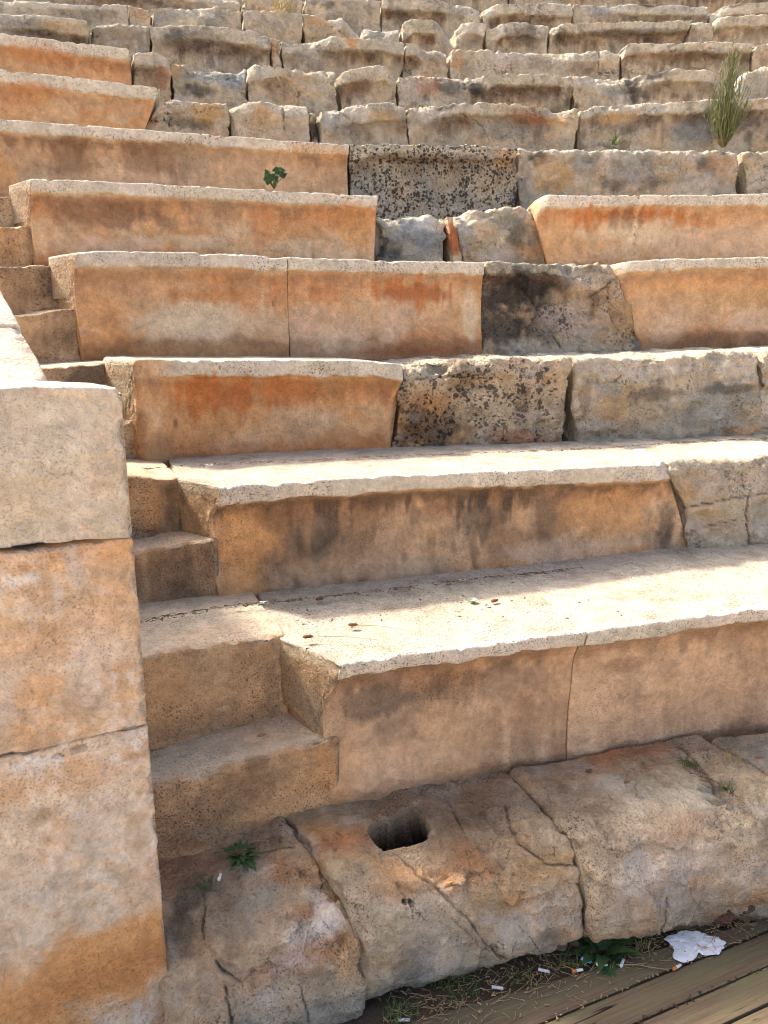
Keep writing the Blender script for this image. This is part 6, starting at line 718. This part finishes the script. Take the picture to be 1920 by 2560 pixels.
def soil_strip():
    x = np.linspace(-2.2, 2.2, 240); y = np.linspace(-.9, .5, 90)
    X, Y = np.meshgrid(x, y, indexing='ij')
    nn = np.stack([X*14, Y*14, X*0], -1)
    Zz = -1.955 + .014*fbm(nn, 5, 777) - .05*(1-sstep(-.14, -.02, Y))
    ca, sa = math.cos(SA), math.sin(SA)
    P = np.stack([.610 + X*ca - Y*sa, 1.93 + X*sa + Y*ca, Zz], -1)
    idx = np.arange(X.size).reshape(X.shape)
    qd = np.stack([idx[:-1, :-1], idx[1:, :-1], idx[1:, 1:], idx[:-1, 1:]], -1).reshape(-1, 4)
    o = mesh_obj('soil', P.reshape(-1, 3), (qd, []), plain_material('dark_soil', (92, 76, 58), 1.0, 120, .5))
    o['kind'] = 'structure'
soil_strip()

# ------------------------------------------------------------------ small things
M = dict(paper=plain_material('white_paper', (232, 229, 222), .9, 40, .05), butt=plain_material('cigarette_paper', (228, 222, 210), .9, 200, .15),
         filt=plain_material('filter_paper', (206, 128, 66), .9, 400, .2), pod=plain_material('dry_pod', (120, 76, 48), .8, 150, .35),
         leaf=plain_material('dry_leaf', (112, 84, 62), .85, 120, .35), wrap=plain_material('blue_wrapper', (150, 176, 206), .5, 200, .3),
         straw=plain_material('straw', (160, 132, 90), .85, 100, .3), cap=plain_material('bottle_cap', (176, 186, 160), .5, 200, .3),
         green=plain_material('weed_green', (62, 86, 44), .7, 60, .4), grass=plain_material('grass_green', (78, 98, 46), .7, 60, .4),
         dry=plain_material('dry_grass', (172, 152, 96), .8, 60, .35), olive=plain_material('shrub_green', (98, 108, 62), .75, 40, .4), stem=plain_material('stem_brown', (120, 110, 70), .8, 60, .3), crumb=plain_material('dark_crumbs', (70, 52, 40), 1.0, 90, .5))

class MB:
    def __init__(s): s.v = []; s.q = []; s.n = []
    def tube(s, pts, r0, r1, k=5):
        pts = np.asarray(pts, float); m = len(pts); b = len(s.v)
        for i, p in enumerate(pts):
            d = pts[min(i+1, m-1)] - pts[max(i-1, 0)]; d /= np.linalg.norm(d)+1e-9
            u = np.cross(d, [0, 0, 1] if abs(d[2]) < .9 else [1, 0, 0]); u /= np.linalg.norm(u)+1e-9; w_ = np.cross(d, u)
            r = r0 + (r1-r0)*i/(m-1)
            for j in range(k):
                t = 2*math.pi*j/k; s.v.append(p + r*(math.cos(t)*u + math.sin(t)*w_))
        for i in range(m-1):
            for j in range(k):
                a = b+i*k+j; c = b+i*k+(j+1) % k
                s.q.append((a, c, c+k, a+k))
        s.n.append([b+j for j in range(k)][::-1]); s.n.append([b+(m-1)*k+j for j in range(k)])
    def blade(s, p, d, L, w_, bend, seg=4):
        """a narrow folded leaf from p towards d"""
        p = np.asarray(p, float); d = np.asarray(d, float); d /= np.linalg.norm(d)
        side = np.cross(d, [0, 0, 1]); side /= np.linalg.norm(side)+1e-9; b = len(s.v)
        for i in range(seg+1):
            t = i/seg; c = p + d*L*t + np.array([d[0], d[1], -abs(d[2])-.3])*bend*L*t*t
            ww = w_*(1-t)**.7*(.55+.45*min(1, t*3)) + .0002
            s.v += [c - side*ww, c + np.array([0, 0, ww*.35]), c + side*ww]
        for i in range(seg):
            a = b+i*3
            s.q += [(a, a+1, a+4, a+3), (a+1, a+2, a+5, a+4)]
    def leafshape(s, p, d, up, L, w_, lobes=0, seg=6, curl=.2, ph=0):
        p = np.asarray(p, float); d = np.asarray(d, float); d /= np.linalg.norm(d)
        up = np.asarray(up, float); side = np.cross(d, up); side /= np.linalg.norm(side)+1e-9; up = np.cross(side, d); b = len(s.v)
        for i in range(seg+1):
            t = i/seg
            ww = w_*math.sin(math.pi*(.06+.92*t)**.8)*(1+(.28*math.sin(t*seg*math.pi+ph) if lobes else 0))
            c = p + d*L*t - up*curl*L*t*t
            s.v += [c - side*ww + up*ww*.25, c, c + side*ww + up*ww*.25]
        for i in range(seg):
            a = b+i*3
            s.q += [(a, a+1, a+4, a+3), (a+1, a+2, a+5, a+4)]
    def build(s, name, mat, origin, parent=None, smooth=True):
        return mesh_obj(name, np.array(s.v), (np.array(s.q, int).reshape(-1, 4), s.n), mat, world=True, smooth=smooth, origin=np.array(origin, float), parent=parent)

rnd = random.Random(5)
def W3(p): return np.array([p[0]*SC, p[1]*SC, (p[2]+ZC)*SC])
def rot2(x, y, a): return x*math.cos(a)-y*math.sin(a), x*math.sin(a)+y*math.cos(a)

for d in LITTER:
    k = d['kind']; lab = d['label']
    if k == 'debris':
        pts = np.array([W3(p) for p in d['pts']]); seg = np.linalg.norm(np.diff(pts, axis=0), axis=1); cum = np.concatenate([[0], np.cumsum(seg)])
        mb = MB(); w_ = d['w']
        for i in range(d['n']):
            t = rnd.random()*cum[-1]; j = min(int(np.searchsorted(cum, t)), len(seg)) - 1; j = max(j, 0); f = (t-cum[j])/seg[j]
            p = pts[j]*(1-f)+pts[j+1]*f; dr = (pts[j+1]-pts[j])/seg[j]
            off = (rnd.gauss(0, .45) if not d.get('crumb') else rnd.uniform(-1, 1))*w_
            p = p + np.array([dr[1], -dr[0], 0])*off*(1 if d.get('long') or d.get('crumb') else abs(off)/max(abs(off), 1e-6)*(1 if off > 0 else -.3)) + np.array([0, 0, rnd.uniform(.001, .006)])
            a = rnd.gauss(math.atan2(dr[1], dr[0]), .8)
            if d.get('crumb') or rnd.random() < .42:
                r = rnd.uniform(.0012, .0032)
                b_ = rnd.uniform(0, 6.283); q_ = np.array([math.cos(b_), math.sin(b_), .15])*r*rnd.uniform(1.0, 2.4); mb.tube([p-q_, p+[0, 0, r*.5], p+q_], r*.8, r*.45, 5)
            else:
                L = rnd.uniform(.012, .034)*(1.5 if d.get('long') else 1); r = rnd.uniform(.0005, .0012)
                v = np.array([math.cos(a), math.sin(a), rnd.uniform(-.08, .12)])*L/2
                mb.tube([p-v, p+[0, 0, rnd.uniform(0, .001)]+np.array([-v[1], v[0], 0])*rnd.uniform(-.15, .15), p+v], r, r*.6, 4)
        o = mb.build(d['name'], M['straw'] if d.get('long') else M['straw'] if d.get('pale') else M['crumb'] if d.get('crumb') else M['leaf'], pts.mean(0), smooth=False)
        tag(o, lab, 'litter', None, 'stuff'); continue
    P = W3(d['p']); ro = d.get('rot', 0)
    if k == 'butt':
        r = .0041; L = .030*d.get('L', 1)
        ux, uy = math.cos(ro), math.sin(ro)
        def pt(t, dz=0, dy=0): return P + np.array([ux*t-uy*dy, uy*t+ux*dy, r+dz])
        root = bpy.data.objects.new('cigarette_butt', None); col.objects.link(root); root.location = P; root.empty_display_size = .02
        mb = MB(); mb.tube([pt(-L*.1), pt(L*.2, .0004), pt(L*.5, 0, .0008), pt(L*.52, 0, .001)], r, r*.93, 9)
        mb.build('paper_tube', M['butt'], P, root)
        mb = MB(); mb.tube([pt(-L*.5), pt(-L*.3), pt(-L*.1)], r*1.02, r*1.03, 9)
        mb.build('filter', M['filt'] if d.get('filt') else M['butt'], P, root)
        tag(root, lab, 'cigarette butt', 'cigarette butts')
    elif k == 'cap':
        mb = MB(); b = 0
        for (rr_, z) in ((.0005, .0012), (.010, .0012), (.0125, .0035), (.0145, .0075), (.0152, .0078), (.0148, .0068), (.0130, .0025), (.0105, .0002), (.0005, .0002)):
            for j in range(42):
                q = rr_*(1+(.05*math.cos(j*math.pi) if z > .003 else 0)); t = 2*math.pi*j/42
                mb.v.append(P+[q*math.cos(t), q*math.sin(t), z])
        for i in range(8):
            for j in range(42):
                a = i*42+j; c = i*42+(j+1) % 42; mb.q.append((a, c, c+42, a+42))
        tag(mb.build('bottle_cap', M['cap'], P), lab, 'bottle cap')
    elif k == 'pod':
        root = bpy.data.objects.new('seed_pod', None); col.objects.link(root); root.location = P
        mb = MB(); pr = [(0, .0015), (.004, .005), (.010, .0065), (.017, .0055), (.023, .006), (.029, .003), (.031, .001)]
        b = 0
        for i, (x, r) in enumerate(pr):
            for j in range(10):
                t = 2*math.pi*j/10; y = r*math.cos(t)*1.15; z = .006+r*math.sin(t)*.9
                X, Y = rot2(x-.015, y, ro+.2); mb.v.append(P+[X, Y, z])
        for i in range(len(pr)-1):
            for j in range(10):
                a = i*10+j; c = i*10+(j+1) % 10; mb.q.append((a, a+10, c+10, c))
        mb.n += [list(range(10)), list(range((len(pr)-1)*10, len(pr)*10))[::-1]]
        mb.build('pod', M['pod'], P, root)
        if d['stalk']:
            mb = MB(); L = d['stalk']; pp = []
            for i in range(9):
                t = i/8; X, Y = rot2(.014+L*t, -.012*t*t*L/.1, ro); pp.append(P+[X, Y, .004+.004*math.sin(t*3)])
            mb.tube(pp, .0011, .0007, 5); mb.build('stalk', M['straw'], P, root)
        tag(root, lab, 'seed pod', 'seed pods')
    elif k == 'leaf':
        s_ = d['s']; mb = MB(); X, Y = rot2(1, 0, ro)
        mb.leafshape(P+[-X*s_/2, -Y*s_/2, .003], (X, Y, .08), (0, 0, 1), s_, s_*.32, 0, 7, -.12)
        b = len(mb.v); vv = [v-[0, 0, .0008] for v in mb.v]; qq = [tuple(i+b for i in q[::-1]) for q in mb.q]; mb.v += vv; mb.q += qq
        tag(mb.build('dry_leaf', M['leaf'], P), lab, 'leaf', 'dry leaves')
    elif k == 'stick':
        X, Y = rot2(d['L'], 0, ro); mb = MB()
        mb.tube([P+[-X/2, -Y/2, .004], P+[-X*.1, -Y*.1+.004, .007], P+[X*.2, Y*.2, .006], P+[X/2, Y/2, .003]], .0016, .0009, 6)
        tag(mb.build('stick', M['straw'], P), lab, 'stick')
    elif k in ('paper', 'wrap'):
        n = 46; g_ = np.linspace(-1, 1, n); X, Y = np.meshgrid(g_, g_, indexing='ij')
        if k == 'paper': ax, ay, amp, base_ = .088, .050, .0055, .003
        else: ax, ay, amp, base_ = .016, .012, .008, .007
        out = 1 + .22*fbm(np.stack([X*1.6, Y*1.6, X*0], -1), 3, 881) 
        nn = np.stack([X*ax*30, Y*ay*30, X*0+3], -1)
        h = base_ + amp*np.abs(fbm(nn, 4, 882)) * (1 if k == 'paper' else 2)
        # disc mapping with a torn outline
        R_ = np.maximum(np.abs(X), np.abs(Y))+1e-9; nr = np.hypot(X, Y)+1e-9; Xd, Yd = X/nr*R_, Y/nr*R_
        th = np.arctan2(Yd, Xd); tear = 1 + .34*fbm(np.stack([np.cos(th)*1.3, np.sin(th)*1.1, th*0], -1), 3, 883) + .05*fbm(np.stack([np.cos(th)*4, np.sin(th)*4, th*0], -1), 2, 884)
        tear = tear - (.35*np.exp(-((th+1.75)/.18)**2) if k == 'paper' else 0)
        Xw, Yw = Xd*ax*tear, Yd*ay*tear; Xr, Yr = Xw*math.cos(.15)-Yw*math.sin(.15), Xw*math.sin(.15)+Yw*math.cos(.15)
        v = np.stack([Xr, Yr, h], -1).reshape(-1, 3)+P; v2 = v-[0, 0, .0009]
        idx = np.arange(n*n).reshape(n, n); qd = np.stack([idx[:-1, :-1], idx[1:, :-1], idx[1:, 1:], idx[:-1, 1:]], -1).reshape(-1, 4)
        rim = list(idx[:, 0])+list(idx[-1, 1:])+list(idx[::-1, -1][1:])+list(idx[0, ::-1][1:-1]); rim = np.array(rim)
        rq = np.stack([rim, rim+n*n, np.roll(rim, -1)+n*n, np.roll(rim, -1)], -1)
        o = mesh_obj('paper_napkin' if k == 'paper' else 'candy_wrapper', np.concatenate([v, v2]), (np.concatenate([qd, qd[:, ::-1]+n*n, rq]), []), M[k], world=True, origin=P)
        tag(o, lab, 'paper' if k == 'paper' else 'wrapper')
    elif k == 'rock':
        n, m_ = 40, 24; th, ph = np.meshgrid(np.linspace(0, 2*math.pi, n, endpoint=False), np.linspace(0.02, math.pi-.02, m_), indexing='ij')
        u = np.stack([np.cos(th)*np.sin(ph), np.sin(th)*np.sin(ph), np.cos(ph)], -1)
        r = d['s']*(1+.28*fbm(u*1.4+d['s']*100, 3, 991)+.08*fbm(u*5, 3, 992)); v = u*r[..., None]*[1, .75, .62]+P+[0, 0, d['s']*.35]
        idx = np.arange(n*m_).reshape(n, m_); i1 = np.roll(idx, -1, 0)
        qd = np.stack([idx[:, :-1], idx[:, 1:], i1[:, 1:], i1[:, :-1]], -1).reshape(-1, 4)
        t = np.zeros((n*m_, 3))+lin(d['c']); t = t*(1+.25*fbm(u*4, 4, 993).reshape(-1, 1))
        o = mesh_obj('rubble_stone', v.reshape(-1, 3), (qd, [list(idx[:, 0]), list(idx[::-1, -1])]), STONE[0], t, np.tile([.5, 0, .6], (n*m_, 1)), world=True, origin=P)
        tag(o, lab, 'stone', 'loose rubble stones')
    elif k == 'weed':
        mb = MB(); s_ = d['s']
        for i in range(42):
            a = i*2.4+rnd.uniform(-.3, .3); el = rnd.uniform(.15, 1.1); L = s_*rnd.uniform(.4, 1.0)
            dd = (math.cos(a)*math.cos(el), math.sin(a)*math.cos(el), math.sin(el))
            mb.leafshape(P+[rnd.uniform(-.01, .01), rnd.uniform(-.01, .01), .002], dd, (-dd[0]*dd[2], -dd[1]*dd[2], 1), L, L*.21, 1, 11, .45, rnd.uniform(0, 3))
        tag(mb.build('leafy_weed', M['green'], P), lab, 'weed', 'weeds')
    elif k == 'tuft':
        mb = MB(); s_ = d['s']; w_ = d['w']
        for i in range(d['n']):
            a = rnd.uniform(0, 6.283); rr_ = w_*.5*math.sqrt(rnd.random()); p = P+[rr_*math.cos(a), rr_*math.sin(a)*.6, -.003]
            el = rnd.uniform(.7, 1.5); a2 = rnd.uniform(0, 6.283); L = s_*rnd.uniform(.45, 1.1)
            mb.blade(p, (math.cos(a2)*math.cos(el), math.sin(a2)*math.cos(el), math.sin(el)), L, max(.0011, L*.022)*(1.6 if P[2] > 2 else 1), rnd.uniform(.1, .5))
        tag(mb.build('grass_tuft', M['dry'] if d.get('dry') else M['grass'], P), lab, 'grass tuft', 'grass tufts')
    elif k == 'clover':
        root = bpy.data.objects.new('clover_plant', None); col.objects.link(root); root.location = P
        st = MB(); lf = MB(); s_ = d['s']
        for i in range(15):
            a = i*2.4; el = rnd.uniform(.55, 1.4); L = s_*rnd.uniform(.5, 1.0)
            tip = P+np.array([math.cos(a)*math.cos(el), math.sin(a)*math.cos(el), math.sin(el)])*L
            st.tube([P, (P+tip)/2+[0, 0, L*.08], tip], .0022, .0016, 5)
            for j in range(3):
                b_ = j*2.094+a; lf.leafshape(tip, (math.cos(b_), -.35-.3*(i % 3), math.sin(b_)+.2), (0, -1, .35+.3*(i % 2)), .024, .012, 0, 6, .25)
        st.build('stems', M['green'], P, root); lf.build('leaves', M['green'], P, root); tag(root, lab, 'plant')
    elif k == 'shrub':
        root = bpy.data.objects.new('wispy_shrub', None); col.objects.link(root); root.location = P
        st = MB(); lf = MB(); s_ = d['s']; w_ = d['w']
        for i in range(85):
            a = rnd.uniform(0, 6.283); sp_ = rnd.random()**.8; H = s_*SC*(1.12-.55*sp_)*rnd.uniform(.55, 1.0)
            pts = []
            for j in range(7):
                t = j/6; rr_ = w_*SC*sp_*t**.75
                pts.append(P+np.array([math.cos(a)*rr_+.012*math.sin(5*t+i), math.sin(a)*rr_*.7+.01*math.cos(4*t+i), H*t-.05*sp_*t*t]))
            st.tube(pts, .0026, .0010, 4)
            for q in range(26):
                t = rnd.uniform(.12, 1.0); x = t*6; j = min(int(x), 5); p = pts[j]*(1-(x-j))+pts[j+1]*(x-j)
                b_ = rnd.uniform(0, 6.283); lf.blade(p, (math.cos(b_)*.6, math.sin(b_)*.6, 1.0), rnd.uniform(.025, .06), .0026, .1, 2)
        st.build('stems', M['stem'], P, root); lf.build('foliage', M['olive'], P, root); tag(root, lab, 'shrub')


# ------------------------------------------------------------------ light and camera
SUN_EL, SUN_AZ = math.radians(45), math.radians(-58)      # azimuth from +Y towards +X
w = bpy.data.worlds.new('World'); scene.world = w; w.use_nodes = True
nt = w.node_tree; nt.nodes.clear()
sky = nt.nodes.new('ShaderNodeTexSky'); sky.sky_type = 'NISHITA'; sky.sun_disc = False
sky.sun_elevation = SUN_EL; sky.sun_rotation = SUN_AZ
sky.air_density = 0.48; sky.dust_density = 4.0; sky.ozone_density = 0.8
bg = nt.nodes.new('ShaderNodeBackground'); bg.inputs[1].default_value = 0.15
ow = nt.nodes.new('ShaderNodeOutputWorld'); nt.links.new(sky.outputs[0], bg.inputs[0]); nt.links.new(bg.outputs[0], ow.inputs[0])
sl = bpy.data.lights.new('sun', 'SUN'); sl.energy = 2.0; sl.angle = math.radians(4.0); sl.color = (1.0, 0.94, 0.86)
so = bpy.data.objects.new('sun', sl); col.objects.link(so)
from mathutils import Vector
dv = Vector((math.sin(SUN_AZ)*math.cos(SUN_EL), math.cos(SUN_AZ)*math.cos(SUN_EL), math.sin(SUN_EL)))
so.rotation_euler = dv.to_track_quat('Z', 'Y').to_euler(); so.location = (0, 0, 12)
cd = bpy.data.cameras.new('camera'); cam = bpy.data.objects.new('camera', cd); col.objects.link(cam)
cam.location = (0, 0, ZC*SC); cam.rotation_euler = (math.pi/2-PITCH, 0, 0)
cd.sensor_fit = 'VERTICAL'; cd.sensor_height = 36.0; cd.lens = 36.0*1600/2212; cd.clip_start = 0.02; cd.clip_end = 2000
scene.camera = cam
scene.render.engine = 'CYCLES'
scene.cycles.use_denoising = True; scene.cycles.pixel_filter_type = 'BLACKMAN_HARRIS'; scene.cycles.filter_width = 1.1
scene.view_settings.view_transform = 'Standard'; scene.view_settings.look = 'None'
scene.view_settings.exposure = 2.08; scene.view_settings.gamma = 1.0
